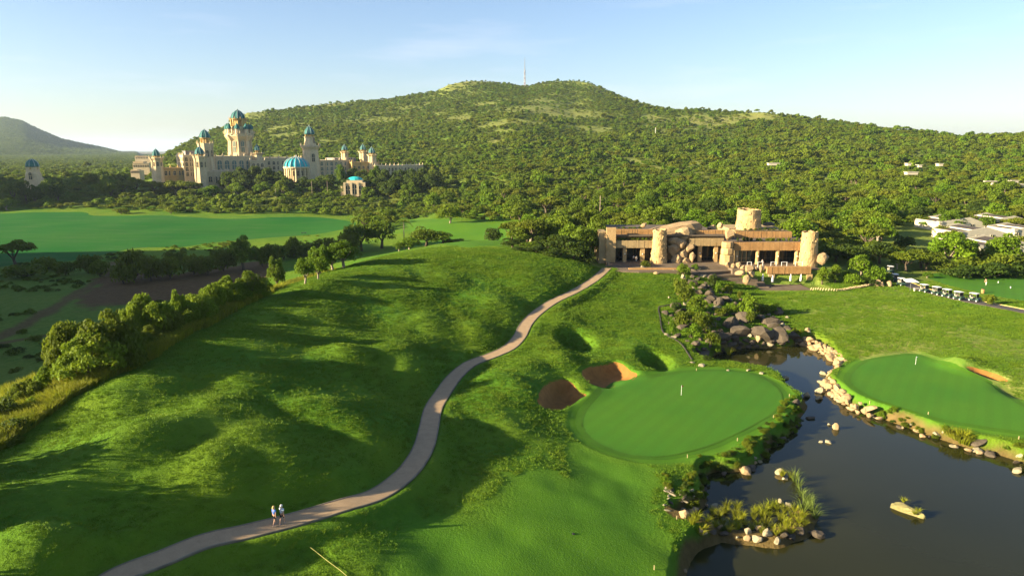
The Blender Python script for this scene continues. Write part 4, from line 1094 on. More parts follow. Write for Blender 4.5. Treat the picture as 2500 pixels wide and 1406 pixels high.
c.build('colonnade', M['pal_ochre'], great)
dome_part(great, r * .6, zd, zt, n=20)
for k in range(8):
    th = 2 * math.pi * k / 8 + math.pi / 8; cx, cy = math.cos(th) * r * 1.02, math.sin(th) * r * 1.02
    tb = MB(); tb.lathe([(1.9, z2), (1.6, z2 + 3.4)], 8, (cx, cy)); tb.lathe([(2.3, z2 + 3.4), (2.2, z2 + 4), (1.5, z2 + 6.3), (.05, z2 + 8.2)], 10, (cx, cy), m=1)
    tb.build('turret', [M['pal_stone'], M['dome']], great)
for k in (6, 7, 0, 5):
    th = -math.pi / 2 + 2 * math.pi * (k + .0) / 8 + 0; window_mesh(2.6, 9).build('window', [M['pal_stone'], M['pal_green']], great, (math.cos(th) * r * .93, math.sin(th) * r * .93, lz(372)), rotz=th + math.pi / 2)
# main front under it, with five tall arched windows
o, w, z0, z1 = wall_block(528, 616, 381, 425, 34, -6, pil=5.4); put_windows(o, [-w / 2 + w * (k + .5) / 5 for k in range(5)], [lz(414)], -.1, 3.4, 7.4, True, 'pal_green')
put_windows(o, [-w / 2 + w * (k + .5) / 5 for k in range(5)], [lz(430)], -.1, 3.2, 4.6, True, 'pal_dark')
o, w, z0, z1 = wall_block(612, 648, 392, 432, 26, -10, pil=6); put_windows(o, [-3.5, 0, 3.5], [lz(420), lz(408)], -.1, 2.0, 3.0)
o, w, z0, z1 = wall_block(640, 742, 385, 432, 30, 2, pil=6.5); put_windows(o, [-w / 2 + w * (k + .5) / 9 for k in range(9)], [lz(402), lz(414), lz(426)], -.1, 1.9, 2.8)
o, w, z0, z1 = wall_block(450, 486, 379, 442, 30, -18, merlon=True, pil=4.2)
put_windows(o, [-3.4, 0, 3.4], [lz(394), lz(406), lz(418), lz(430)], -.1, 1.8, 3.0)
put_windows(o, None, None, None, 1.9, 3.0, rotz=-math.pi / 2, pts=[(-w / 2 - .1, yy_, zz_) for yy_ in (4, 10, 16, 22) for zz_ in (lz(394), lz(406), lz(418))])
wall_block(457, 482, 369, 382, 14, -8, 'pal_roof', False, 30, 'roof_house')
o, w, z0, z1 = wall_block(398, 452, 410, 440, 22, -12, 'pal_ochre', True, 5); put_windows(o, [-w / 2 + w * (k + .5) / 5 for k in range(5)], [lz(428)], -.1, 1.8, 3.4)
o, w, z0, z1 = wall_block(505, 556, 418, 450, 20, -26, merlon=True, pil=4.5, name='terrace'); put_windows(o, [-w / 2 + w * (k + .5) / 4 for k in range(4)], [lz(444)], -.1, 2.6, 4.2)
o, w, z0, z1 = wall_block(548, 580, 436, 456, 14, -34, merlon=True, pil=3.5, name='terrace')
o, w, z0, z1 = wall_block(780, 862, 391, 432, 26, 8, pil=6); put_windows(o, [-w / 2 + w * (k + .5) / 7 for k in range(7)], [lz(404), lz(416), lz(427)], -.1, 2.2, 3.0, True, 'pal_green')
o, w, z0, z1 = wall_block(818, 868, 386, 405, 20, 14, 'pal_roof', False, 40, 'roof_house')
o, w, z0, z1 = wall_block(860, 925, 396, 425, 24, 0, 'pal_ochre', pil=7); put_windows(o, [-w / 2 + w * (k + .5) / 6 for k in range(6)], [lz(412)], -.1, 1.8, 2.6)
o, w, z0, z1 = wall_block(922, 1032, 404, 426, 18, -12, pil=4); put_windows(o, [-w / 2 + w * (k + .5) / 14 for k in range(14)], [lz(418)], -.1, 1.4, 3.0, False)
# the smaller towers
tower(384, 26, 17, 363, 381, 385, 434, -14, nm='tower')
tower(490, 29, 22, 357, 377, 381, 446, -30, flare=1.1)
tower(506, 34, 24, 315, 337, 350, 428, -8, flare=1.05)
tower(630, 24, 13, 352, 368, 374, 402, -2, ww=False, flare=1.35)
tower(843, 17, 15, 353, 367, 371, 394, 12, ww=False); tower(888, 19, 15, 352, 366, 370, 398, 14, ww=False); tower(909, 19, 16, 359, 374, 378, 404, 0, ww=False)
x = lx(760); r = 20 * kk()
b = MB(); b.lathe([(r * 1.1, lz(425) - 5), (r, lz(405)), (r * .92, lz(366)), (r * 1.12, lz(360)), (r * 1.12, lz(356)), (r * .66, lz(355)), (r * .6, lz(338)), (r * .68, lz(334))], 8, ph=math.pi / 8)
crown_spikes(b, r * 1.12, lz(356), 12, 2.4, out=.8)
o = b.build('tower', M['pal_stone'], PAL, (x, 0, 0)); c = MB()
for k in range(8): c.lathe([(.7, lz(335)), (.55, lz(329))], 6, (math.cos(k * math.pi / 4) * r * .5, math.sin(k * math.pi / 4) * r * .5))
c.lathe([(r * .35, lz(335)), (r * .35, lz(328))], 8); c.build('colonnade', M['pal_ochre'], o); dome_part(o, r * .6, lz(328), lz(307))
window_mesh(1.6, 5).build('window', [M['pal_stone'], M['pal_dark']], o, (2.3, -r * .58, lz(350)), rotz=.4)
window_mesh(2.4, 7).build('window', [M['pal_stone'], M['pal_dark']], o, (0, -r * .93, lz(395)))
# the rotunda with the wide dome
x = lx(724, -34); r = 30 * kk(); zb, zd, zt = lz(432) - 4, lz(410), lz(382)
b = MB(); b.lathe([(r * .84, zb), (r * .84, zd)], 24)
o = b.build('rotunda', M['pal_stone'], PAL, (x, -34, 0)); c = MB()
for k in range(16): c.lathe([(.95, zb), (.7, zb + 2), (.65, zd - 1), (1.0, zd)], 7, (math.cos(k * math.pi / 8) * r * .96, math.sin(k * math.pi / 8) * r * .96))
c.lathe([(r * 1.02, zd - .6), (r * 1.06, zd), (r * 1.06, zd + .7), (r * .98, zd + .9)], 32); c.build('colonnade', M['pal_stone'], o)
dome_part(o, r, zd + .6, zt, n=32, mat='dome_big', pointed=False)
for k in range(8):
    th = math.pi * (k + .5) / 8 + math.pi; window_mesh(1.7, 4.2).build('window', [M['pal_stone'], M['pal_dark']], o, (math.cos(th) * r * .83, math.sin(th) * r * .83, zb + 5), rotz=th + math.pi / 2)
# lone tower in the trees on the left
p = at_y(85, 452, 505); k5 = 505 / (F / CP)
LT = thing('domed_tower', 'lone square stone tower with a ribbed turquoise dome above dark trees left of the palace', 'tower', (p[0], 505, 0), .15)
zq = lambda py: z_at(py, 505); b = MB(); r = 15.5 * k5
b.lathe([(r * 1.45, zq(475)), (r * 1.4, zq(436)), (r * 1.2, zq(434)), (r * 1.15, zq(424)), (r * 1.0, zq(421)), (r * .98, zq(412)), (r * 1.05, zq(408))], 4, ph=math.pi / 4); b.build('shaft', M['pal_stone'], LT)
c = MB()
for k in range(8): c.lathe([(.6, zq(414)), (.5, zq(407))], 6, (math.cos(k * math.pi / 4) * r * .72, math.sin(k * math.pi / 4) * r * .72))
c.lathe([(r * .55, zq(414)), (r * .55, zq(407))], 8); c.build('colonnade', M['pal_ochre'], LT); dome_part(LT, r * .95, zq(407), zq(388), pointed=False)
window_mesh(2, 5).build('window', [M['pal_stone'], M['pal_dark']], LT, (0, -r * 1.0, zq(438)))
# pavilion with the flat dome
PV = thing('domed_pavilion', 'low stone gate pavilion with arches and a flattened turquoise dome in front of the palace', 'pavilion', (at_y(866, 470, 520)[0], 520, 0), .12)
zq = lambda py: z_at(py, 520); kq = 520 / (F / CP); b = MB(); w = 48 * kq
b.box(-w / 2, w / 2, 0, 14, zq(480), zq(447)); b.box(-w / 2 - .4, w / 2 + .4, -.4, 14.4, zq(449), zq(446)); b.box(-w * .4, w * .4, 1, 13, zq(446), zq(441)); b.box(-w / 2 - 3, -w / 2 + 1, 1, 12, zq(480), zq(455))
for q in (-w / 2, w / 2, -w / 6, w / 6): b.box(q - .8, q + .8, -.7, .3, zq(480), zq(446))
b.build('wall', M['pal_stone'], PV)
d = MB(); d.lathe([(w * .40, zq(441) + .05)] + [(w * .40 * math.cos(t * math.pi / 2), zq(441) + (zq(432) - zq(441)) * math.sin(t * math.pi / 2)) for t in np.linspace(0, .98, 7)], 24, (0, 7), rib=.03, sy=.62); d.build('dome', M['dome_big'], PV)
for q, ww_, h_ in ((-w / 3, 4.6, 6.2), (0, 6.2, 7.2), (w / 3, 4.6, 6.2)): window_mesh(ww_, h_).build('archway', [M['pal_stone'], M['pal_dark']], PV, (q, -.1, zq(474)))
# cream houses behind the palace's left end
for k, (px, py0, py1, w_, yy_, lab) in enumerate([(345, 412, 396, 38, 700, 'cream terrace building with small windows left of the palace end tower'), (330, 424, 416, 20, 640, 'small white shed among trees left of the palace end tower'), (352, 389, 382, 42, 1050, 'long pale building far off on the plain below the left hill')]):
    kq = yy_ / (F / CP); p = at_y(px, py0, yy_); h_ = (py0 - py1) * kq; o = thing('cream_building', lab, 'building', (p[0], yy_, p[2]), .15)
    b = MB(); w = w_ * kq; b.box(-w / 2, w / 2, 0, 12, -6, h_ * .75); b.box(-w / 2, w * .1, 2, 12, h_ * .75, h_); b.build('wall', M['pal_stone'], o)
    r_ = MB(); r_.box(-w / 2 - .4, w / 2 + .4, -.4, 12.4, h_ * .75, h_ * .75 + .4); r_.box(-w / 2 - .4, w * .1 + .4, 1.6, 12.4, h_, h_ + .4); r_.build('roof', M['pal_stone'], o)
    for q in np.linspace(-w * .42, w * .42, 7): window_mesh(1.3, h_ * .3, False).build('window', [M['pal_stone'], M['pal_dark']], o, (q, -.05, h_ * .25))

# ------------------------------------------------------------------ rocks
def rock_mesh(seed, flat=.75, cuts=14, sub=2, noise=.16, name='boulder'):
    rng = np.random.default_rng(seed); bm = bmesh.new(); bmesh.ops.create_icosphere(bm, subdivisions=sub, radius=1.0)
    pl = [(Vector(d / np.linalg.norm(d)), rng.uniform(.42, .85)) for d in rng.normal(size=(cuts, 3))]
    ph = rng.uniform(0, 10, 3)
    for v in bm.verts:
        p = v.co.copy()
        for d, k in pl:
            e = p.dot(d)
            if e > k: p -= d * (e - k) * .9
        n = math.sin(p.x * 3.1 + ph[0]) * math.sin(p.y * 2.7 + ph[1]) * math.sin(p.z * 3.3 + ph[2])
        v.co = p * (1 + noise * n + rng.normal() * .018); v.co.z *= flat
    me = bpy.data.meshes.new(name); bm.to_mesh(me); bm.free()
    for p in me.polygons: p.use_smooth = False
    return me
def rock_mat(name, c1, c2, c3):
    t = NT(name); P = t.pos(); n, n2, n3 = t.noise(P, .7, 5, .6), t.noise(P, 3.5, 5, .65), t.noise(P, 12, 3)
    r = t.node('ShaderNodeObjectInfo').outputs['Random']
    c = t.mix(t.rng(n, .3, .7), c1, c2); c = t.mix(t.rng(n2, .45, .75, 0, .7), c, c3); c = t.mix(t.rng(r, 0, 1, 0, .35), c, c3)
    t.color(c); t.set(Roughness=.85); t.b.inputs['Specular IOR Level'].default_value = .2; t.bump(t.math('ADD', n2, t.math('MULTIPLY', n3, .4)), .5, .12); return t.m
M['rock_tan'] = rock_mat('tan_sandstone', (0.30, 0.205, 0.105, 1), (0.42, 0.30, 0.16, 1), (0.16, 0.105, 0.055, 1))
M['rock_grey'] = rock_mat('wet_grey_rock', (0.072, 0.056, 0.038, 1), (0.13, 0.102, 0.070, 1), (0.036, 0.029, 0.021, 1))
M['rock_pale'] = rock_mat('pale_granite', (0.26, 0.215, 0.13, 1), (0.38, 0.325, 0.21, 1), (0.12, 0.105, 0.06, 1))
ROCKS = {k: [rock_mesh(i + s, fl) for i in range(6)] for k, s, fl in (('rock_tan', 10, .85), ('rock_grey', 30, .7), ('rock_pale', 50, .62))}
for k, l in ROCKS.items():
    for me in l: me.materials.append(M[k])
ROCK_N = [0]
def rock(loc, sx, sy, sz, mat, label, group=None, rot=None, tilt=.25, name='boulder', cat='boulder'):
    o = new_obj(name, ROCKS[mat][ROCK_N[0] % 6], None, None, loc, label, cat, group); ROCK_N[0] += 1
    o.scale = (sx, sy, sz); o.rotation_euler = (random.uniform(-tilt, tilt), random.uniform(-tilt, tilt), random.uniform(0, 6.28) if rot is None else rot); return o

# ------------------------------------------------------------------ clubhouse
M['cl_stone'] = stone('clubhouse_stone', (0.36, 0.235, 0.10, 1), (0.52, 0.36, 0.175, 1), .5, .9, .8)
M['cl_wall'] = stone('clubhouse_rendered_wall', (0.34, 0.24, 0.115, 1), (0.44, 0.325, 0.165, 1), .4, .9, .3)
M['cl_fascia'] = stone('rusty_reed_fascia', (0.32, 0.175, 0.065, 1), (0.46, 0.27, 0.11, 1), .6, .85, .5)
M['cl_slab'] = simple('clubhouse_roof_slab', (0.115, 0.088, 0.06, 1), .95, .3, .6)
M['cl_paving'] = stone('plaza_paving', (0.13, 0.095, 0.062, 1), (0.19, 0.145, 0.10, 1), .5, .9, .3)
M['cl_glass'] = simple('dark_window_glass', (0.012, 0.016, 0.016, 1), .08, .3, .5)
M['cl_frame'] = simple('bronze_door_frame', (0.05, 0.035, 0.02, 1), .5, .2, 2)
M['white'] = simple('white_paint', (0.72, 0.70, 0.66, 1), .5, .05, 2)
M['lamp'] = simple('frosted_lamp_glass', (0.7, 0.65, 0.5, 1), .4, .05, 2)
def X(px, y, py=620): return at_y(px, py, y)[0]
CH = thing('clubhouse', 'sandstone clubhouse of terraces, ruined round towers and rust coloured reed fascias', 'clubhouse', (0, 0, 0))
YL, YR, YP = 186.0, 183.0, 174.0
Zf = lambda py, y: z_at(py, y)
def ruin_tower(name, px0, px1, py_top, z0, y, flare, mat='cl_stone', seed=1, taper=.93):
    """round tower of rough blocks, broken off at the top, hollow inside"""
    rng = np.random.default_rng(seed); xc = (X(px0, y, py_top) + X(px1, y, py_top)) / 2; r = (px1 - px0) / 2 * y / (F / CP); zt = z_at(py_top, y)
    n, rows = 28, max(6, int((zt - z0) / .75)); V, Fs = [], []
    jag = np.array([.0 + .75 * VN[seed](np.array(2.2 * math.cos(a) + 5.), np.array(2.2 * math.sin(a) + 9.)) + rng.uniform(-.12, .2) for a in np.linspace(0, 2 * math.pi, n, endpoint=False)])
    for i in range(rows + 1):
        s = i / rows
        for k in range(n):
            th = 2 * math.pi * k / n; rr = r * (1 + (flare - 1) * (1 - s) ** 2.2) * (1 + rng.uniform(-.022, .022)); z = z0 + (zt - z0) * s + (jag[k] if i == rows else 0)
            V.append((rr * math.cos(th), rr * math.sin(th), z))
    for k in range(n): th = 2 * math.pi * k / n; V.append((r * .8 * math.cos(th), r * .8 * math.sin(th), V[rows * n + k][2] - .05))
    for k in range(n): th = 2 * math.pi * k / n; V.append((r * .78 * math.cos(th), r * .78 * math.sin(th), zt - 2.2))
    for i in range(rows + 2):
        for k in range(n): Fs.append((i * n + k, i * n + (k + 1) % n, (i + 1) * n + (k + 1) % n, (i + 1) * n + k))
    Fs.append(tuple((rows + 2) * n + k for k in range(n)))
    b = MB(); b.add(V, Fs); o = b.build(name, M[mat], CH, (xc, y + r, 0))
    # blocks standing proud of the wall
    pb = MB()
    for q in range(60):
        th, s = rng.uniform(0, 6.28), rng.uniform(.03, .95); rr = r * (1 + (flare - 1) * (1 - s) ** 2.2); z = z0 + (zt - z0) * s; w, h = rng.uniform(.3, .6), rng.uniform(.18, .32)
        c_, s_ = math.cos(th), math.sin(th); pts = []
        for dz in (-h, h):
            for dw, dr in ((-w, -.1), (w, -.1), (w, .10), (-w, .10)): pts.append(((rr + dr) * c_ - dw * s_, (rr + dr) * s_ + dw * c_, z + dz))
        pb.add(pts, [(3, 2, 1, 0), (4, 5, 6, 7), (0, 1, 5, 4), (1, 2, 6, 5), (2, 3, 7, 6), (3, 0, 4, 7)])
    q = pb.build('stone_block', M[mat], o); q['kind'] = 'stuff'
    return o, xc, r, zt
def fascia(px0, px1, py0, py1, y, depth, name='reed_fascia', mat='cl_fascia'):
    x0, x1 = X(px0, y, py0), X(px1, y, py0); z1, z0 = z_at(py0, y), z_at(py1, y); b = MB(); b.box(x0, x1, y, y + depth, z0, z1)
    n = int((x1 - x0) / .32)
    for k in range(n):
        x = x0 + (x1 - x0) * (k + .5) / n; h = random.uniform(-.08, .05); b.box(x - .12, x + .12, y - random.uniform(.04, .11), y + .05, z0 - .04 + h * .5, z1 + .06 + h)
    return b.build(name, M[mat], CH), x0, x1, z0, z1
def opening(x0, x1, z0, z1, y, leaves=3):
    o = MB(); o.box(x0, x1, y, y + .06, z0, z1); p = o.build('glazed_door', M['cl_glass'], CH); f = MB()
    for k in range(leaves + 1):
        x = x0 + (x1 - x0) * k / leaves; f.box(x - .06, x + .06, y - .08, y + .1, z0, z1)
    f.box(x0, x1, y - .07, y + .1, z1 - .14, z1 - .003); f.box(x0, x1, y - .07, y + .1, z0 + .9, z0 + 1.0); f.build('frame', M['cl_frame'], p)
def pillar(px0, px1, py0, py1, y, name='column', mat='cl_stone', round_=False, lamp=True):
    x0, x1 = X(px0, y, py1), X(px1, y, py1); z1, z0 = z_at(py0, y), z_at(py1, y) - .1; b = MB()
    if round_: b.lathe([((x1 - x0) * .62, z0), ((x1 - x0) * .5, z0 + .5), ((x1 - x0) * .44, z0 + (z1 - z0) * .5), ((x1 - x0) * .5, z1)], 10, ((x0 + x1) / 2, y + .4))
    else: b.box(x0, x1, y, y + .9, z0, z1)
    o = b.build(name, M[mat], CH, smooth=round_)
    if lamp:
        l = MB(); l.lathe([(.02, 0), (.16, .05), (.18, .2), (.1, .34)], 8); l.build('wall_lamp', M['lamp'], o, ((x0 + x1) / 2, y - .12, z0 + (z1 - z0) * .55))
# terrace slab and body
b = MB(); b.box(X(1478, YL) , X(1768, YL), 179, 214, -.8, .12); b.box(X(1768, YR) + .0, X(1985, 180), 175.2, 214, -3.9, .05); b.build('terrace_floor', M['cl_paving'], CH)
b = MB(); b.box(X(1490, YL), X(1768, YL), YL + 3.5, 212, .12, z_at(581, YL)); b.box(X(1768, YR) + .02, X(1975, YR), YR + 4.2, 212, .05, z_at(592, YR) - .1); b.build('wall', M['cl_wall'], CH)
b = MB(); b.box(X(1490, YL) - .3, X(1768, YL), YL + .5, 213, z_at(578, YL), z_at(577, YL) + .25); b.box(X(1768, YR) + .05, X(1978, YR), YR + .6, 213, z_at(592, YR) - .09, z_at(592, YR) + .12); b.build('roof', M['cl_slab'], CH)
# left wing
pillar(1479, 1502, 556, 641, YL - .6, 'pier', lamp=False)
b = MB(); b.box(X(1462, YL), X(1479, YL) - .02, YL, YL + 6, -1, z_at(566, YL)); b.build('wall', M['cl_wall'], CH)
fascia(1502.5, 1597, 561, 577, YL + 2.2, 2.0); fascia(1502.5, 1597, 588, 605, YL, 2.2, 'balcony_band', 'cl_wall')
b = MB(); b.box(X(1503, YL + 3), X(1597, YL + 3), YL + 4.3, YL + 4.4, z_at(588, YL), z_at(577, YL + 2)); b.build('window', M['cl_glass'], CH)
for a_, b_ in ((1504, 1520), (1530, 1563), (1574, 1593)): opening(X(a_, YL + 3), X(b_, YL + 3), .13, z_at(605, YL), YL + 3.3, 2)
pillar(1520, 1529, 605, 641, YL + .3); pillar(1563, 1573, 605, 641, YL + .3)
ruin_tower('round_tower', 1598, 1631, 562, -.6, YL - 2.5, 1.32, seed=2)
# middle part
fascia(1700, 1772, 563, 580, YL + 3, 2.0); fascia(1684, 1768, 582.5, 600, YL, 2.4, 'balcony_band', 'cl_wall')
for a_, b_ in ((1686, 1703), (1713, 1742), (1752, 1766)): opening(X(a_, YL + 3), X(b_, YL + 3), .13, z_at(600, YL), YL + 3.3, 2)
pillar(1703, 1712, 600, 642, YL + .3); pillar(1742, 1751, 600, 642, YL + .3)
# stack of masonry drums with a round boulder on top
x = X(1778, YR - 1); b = None
for k, (p0, p1) in enumerate(((592, 606), (606.5, 622), (622.5, 650))):
    b = MB(); r = 1.55 + .12 * k; z1, z0 = z_at(p0, YR - 1), z_at(p1, YR - 1) - (.3 if k == 2 else 0)
    b.lathe([(r * .93, z0), (r, z0 + .2), (r * 1.02, (z0 + z1) / 2), (r, z1 - .2), (r * .9, z1)], 9, ph=.3 * k); b.build('stone_drum', M['cl_stone'], CH, (x, YR, 0), smooth=False)
# right wing
fascia(1796, 1934, 566, 585, YR + 9, 2.2); b = MB(); b.box(X(1798, YR + 9), X(1930, YR + 9), YR + 10, 211, z_at(592, YR), z_at(566, YR + 9)); b.build('upper_storey', M['cl_wall'], CH)
b = MB(); b.box(X(1830, YR + 9.9), X(1915, YR + 9.9), YR + 9.9, YR + 9.98, z_at(592, YR), z_at(585, YR + 9)); b.build('window', M['cl_glass'], CH)
fascia(1793, 1968, 592, 611, YR - .5, 2.4)
for px in (1798, 1849, 1898, 1944): pillar(px - 5, px + 5, 611, 646, YR - .3, 'column', 'cl_stone', True)
for a_, b_ in ((1801, 1845), (1852, 1893), (1902, 1939), (1948, 1966)): opening(X(a_, YR + 4), X(b_, YR + 4), .06, z_at(611, YR), YR + 4.1, 4)
ruin_tower('round_tower', 1967, 2006, 568, -1.2, YR - 4, 1.25, seed=3)
ruin_tower('roof_tower', 1811, 1867, 513, z_at(592, YR), 196.0, 1.3, seed=4)
# lower storey with the patio
f_, x0, x1, z0, z1 = fascia(1873, 1981, 652, 668, YP, 1.6)
b = MB(); b.box(x0 + .2, x1 - .1, YP + .9, YP + 1.1, -3.75, z0); b.build('window', M['cl_glass'], CH)
pillar(1968, 1982, 668, 694, YP + .1, 'pier', lamp=False); pillar(1880, 1890, 668, 694, YP + .1, 'pier', 'cl_wall', lamp=False)
b = MB(); b.box(X(1790, 168), X(1984, 168), 166.6, 174.9, -4.2, -3.62); b.build('patio_floor', M['cl_paving'], CH)
# white rail frames along the upper terrace
for k, (a_, b_) in enumerate(((1826, 1836), (1852, 1864), (1884, 1897), (1910, 1923), (1944, 1961))):
    r_ = MB(); y = 176.4; xa, xb = X(a_, y), X(b_, y)
    for x in (xa, xb): r_.box(x - .05, x + .05, y - .05, y + .05, .05, 1.75)
    r_.box(xa, xb, y - .045, y + .045, 1.65, 1.74); r_.build('rail_frame', M['white'], CH)
# plaza and its broad steps going down to the right
PLZ = thing('plaza', 'broad brown paved plaza stepping down between the clubhouse and the waterfall rocks', 'plaza', (0, 0, 0))
def quad_slab(pts, z, th, name, mat):
    b = MB(); b.prism([tuple(p) for p in pts], z - th, z); return b.build(name, mat, PLZ)
steps = [((1668, 655), (1800, 646)), ((1690, 668), (1815, 660)), ((1705, 676), (1832, 671)), ((1735, 684), (1850, 682)), ((1762, 692), (1868, 692)), ((1790, 700), (1878, 702))]
zs = [0.0, -.7, -1.4, -2.1, -2.8, -3.5]
for k in range(len(steps)):
    z = zs[k]; l, r = on_plane(*steps[k][0], z)[:2], on_plane(*steps[k][1], z)[:2]
    back = 3.5 if k else 9; quad_slab([l, r, r + np.array([.3, back]), l + np.array([.3, back])], z + .1, 1.6, 'step' if k else 'landing', M['cl_paving'])
front = [on_plane(px, py, -.1)[:2] for px, py in ((1480, 662), (1560, 664), (1660, 663))]
b = MB(); b.prism([tuple(front[0]), tuple(front[1]), tuple(front[2]), (X(1668, 182), 182), (X(1478, 182), 182)], -.8, .06); b.build('landing', M['cl_paving'], PLZ)
b = MB(); p, q = on_plane(1535, 658, .1), on_plane(1662, 659, .1); b.box(p[0], q[0], p[1], p[1] + .5, -.3, .45); b.build('low_wall', M['cl_fascia'], PLZ)

# great boulders on and around the building
def big_rock(px, py, y, wpx, hpx, mat, label, seed=None, tilt=(0, 0, 0), dscale=.8, name='boulder', group=None):
    p = at_y(px, py, y); k = y / (F / CP); o = new_obj(name, ROCKS[mat][(seed or 0) % 6], None, None, tuple(p), label, 'boulder', group)
    o.scale = (wpx * k / 2 * 1.12, wpx * k / 2 * dscale, hpx * k / 2 * 1.35); o.rotation_euler = tilt; return o
bm = bmesh.new(); r7 = np.random.default_rng(70)
for (x, y, z) in [(-1, -.3, -.55), (-1, .3, -.5), (-.85, -.5, -.75), (-.8, .5, -.8), (-.5, -.75, -.25), (-.5, .7, -.2), (0, -.85, .12), (0, .8, .2), (.5, -.85, .55), (.5, .8, .6), (.85, -.5, .75), (.9, .4, .72), (1, -.45, .35), (1, .4, .3), (.88, -.7, -.3), (.85, .6, -.35), (.6, -.5, -.95), (.55, .5, -.95), (-.3, -.7, -.95), (-.3, .6, -.95), (.7, -.88, .1), (.2, -.92, -.4), (-.4, -.85, -.6), (.75, 0, .82), (.3, 0, .58), (-.2, 0, .2)]: bm.verts.new((x + r7.normal() * .03, y + r7.normal() * .03, z + r7.normal() * .03))
bmesh.ops.convex_hull(bm, input=bm.verts); bmesh.ops.subdivide_edges(bm, edges=bm.edges, cuts=2, use_grid_fill=True)
for v in bm.verts: v.co += Vector(r7.normal(size=3)) * .013
me = bpy.data.meshes.new('boulder'); bm.to_mesh(me); bm.free()
for q in me.polygons: q.use_smooth = False
me.materials.append(M['rock_tan']); p = at_y(1638, 556, 192)
o = new_obj('boulder', me, None, None, tuple(p), 'giant wedge shaped tan boulder lying across the clubhouse roof', 'boulder'); o.scale = (8.2, 4.2, 2.7); o.rotation_euler = (0, math.radians(3), math.radians(4))
big_rock(1672, 580, 188.5, 52, 50, 'rock_tan', 'big tan boulder propping up the right end of the giant roof boulder', 2, dscale=.7)
big_rock(1781, 574, YR, 28, 34, 'rock_tan', 'round pale boulder balanced on the stone drum pillar', 4, dscale=1)
big_rock(1572, 551, 190, 22, 12, 'rock_tan', 'small wedge of rock left of the giant roof boulder', 1, (0, -.5, 0))
big_rock(1740, 556, 196, 26, 16, 'rock_tan', 'orange boulder on the roof right of the giant roof boulder', 3)
big_rock(1757, 552, 198, 18, 18, 'rock_tan', 'upright pale boulder on the roof behind the round balanced boulder', 5)
big_rock(1880, 548, 203, 34, 14, 'rock_grey', 'flat grey roof rock right of the broken cone tower', 2)
big_rock(2008, 634, 178.5, 36, 34, 'rock_tan', 'large rounded boulder leaning on the foot of the corner tower', 1)
for k, (px, py, w, h) in enumerate(((1645, 590, 24, 20), (1662, 598, 26, 22), (1646, 612, 26, 24), (1668, 620, 24, 22), (1684, 606, 18, 22), (1650, 634, 26, 20), (1674, 638, 22, 16), (1690, 630, 14, 22))):
    big_rock(px, py, YL + .5 - .2 * k, w * 1.35, h * 1.3, 'rock_tan', ('rounded tan rock of the piled wall beside the round tower, row %s' % ('one', 'two', 'three', 'four')[min(3, k // 2)]) + (', left one' if k % 2 == 0 else ', right one'), k, group='piled rock wall of the clubhouse')
for k, (px, py, y, w, h, lab) in enumerate(((1776, 647, 178, 15, 18, 'small rounded boulder at the top left of the boulder heap on the steps'), (1790, 650, 177, 15, 15, 'pale boulder second from left along the top of the boulder heap'), (1804, 648, 176.5, 16, 16, 'block of pale stone in the middle of the boulder heap top row'),
        (1814, 654, 175.5, 14, 14, 'square pale boulder below the rail frames'), (1829, 657, 175, 26, 24, 'big tan boulder at the right of the heap under the terrace'), (1806, 667, 172, 34, 16, 'long flat boulder lying in front of the boulder heap'), (1833, 669, 172, 22, 18, 'brown boulder beneath the big tan boulder of the heap'),
        (1823, 685, 169, 26, 28, 'upright pale boulder standing at the foot of the steps'), (1858, 656, 174.5, 10, 22, 'slim upright stone left of the lower reed fascia'), (1846, 655, 175, 12, 10, 'small rock wedged behind the slim upright stone'), (1881, 673, 173, 16, 9, 'angular stone bracket under the lower reed fascia'))):
    big_rock(px, py, y, w, h, 'rock_tan', lab, k)

# closed parasols on the patio
pr = thing('closed_parasol', '', 'parasol', (0, 0, 0), group='closed white parasols on the patio')
b = MB(); b.lathe([(.05, .9), (.30, 1.0), (.27, 1.6), (.20, 2.3), (.06, 2.75), (.01, 2.8)], 10, rib=.12); b.build('canopy', M['white'], pr, smooth=True)
b = MB(); b.lathe([(.03, 0), (.03, 1.0)], 6); b.lathe([(.3, 0), (.28, .08)], 10); b.build('pole', M['cl_frame'], pr)
for k, (px, py, lab) in enumerate(((1861, 695, 'closed white parasol farthest left on the patio'), (1885, 699, 'closed white parasol in front of the stone bracket'), (1929, 695, 'closed white parasol before the middle of the dark lower window'), (1954, 695, 'closed white parasol nearest the right end pier of the patio'))):
    q = on_plane(px, py, -3.62); o = pr if k == 0 else copy_tree(pr); o.location = tuple(q); o['label'] = lab

# plants on the roofs and balconies
def roof_row(px0, px1, y, z, n, where, hmax=1.1):
    for k in range(n):
        px = px0 + (px1 - px0) * (k + .5) / n + random.uniform(-3, 3); s = random.uniform(.45, .85)
        plant('roof_plant', random.choice(['bush', 'bushd', 'bushb']), (X(px, y, 575), y, z), s, random.uniform(.6, 1) * hmax, ('left' if k < n / 3 else 'middle' if k < n * .67 else 'right') + ' planter shrub ' + where, 'shrub', 'planter shrubs of the clubhouse roofs')
roof_row(1798, 1964, YR + 2.2, z_at(592, YR) - .1, 15, 'on the roof above the right wing columns', 1.5)
roof_row(1506, 1594, YL + 1.1, z_at(588, YL) - .05, 9, 'behind the left wing balcony band', .9)
roof_row(1815, 1932, YR + 12, z_at(566, YR + 9), 10, 'on the upper roof below the broken cone tower', 1.0)
roof_row(1505, 1570, YL + 4, z_at(561, YL) - .2, 5, 'on the roof of the left wing', .8)

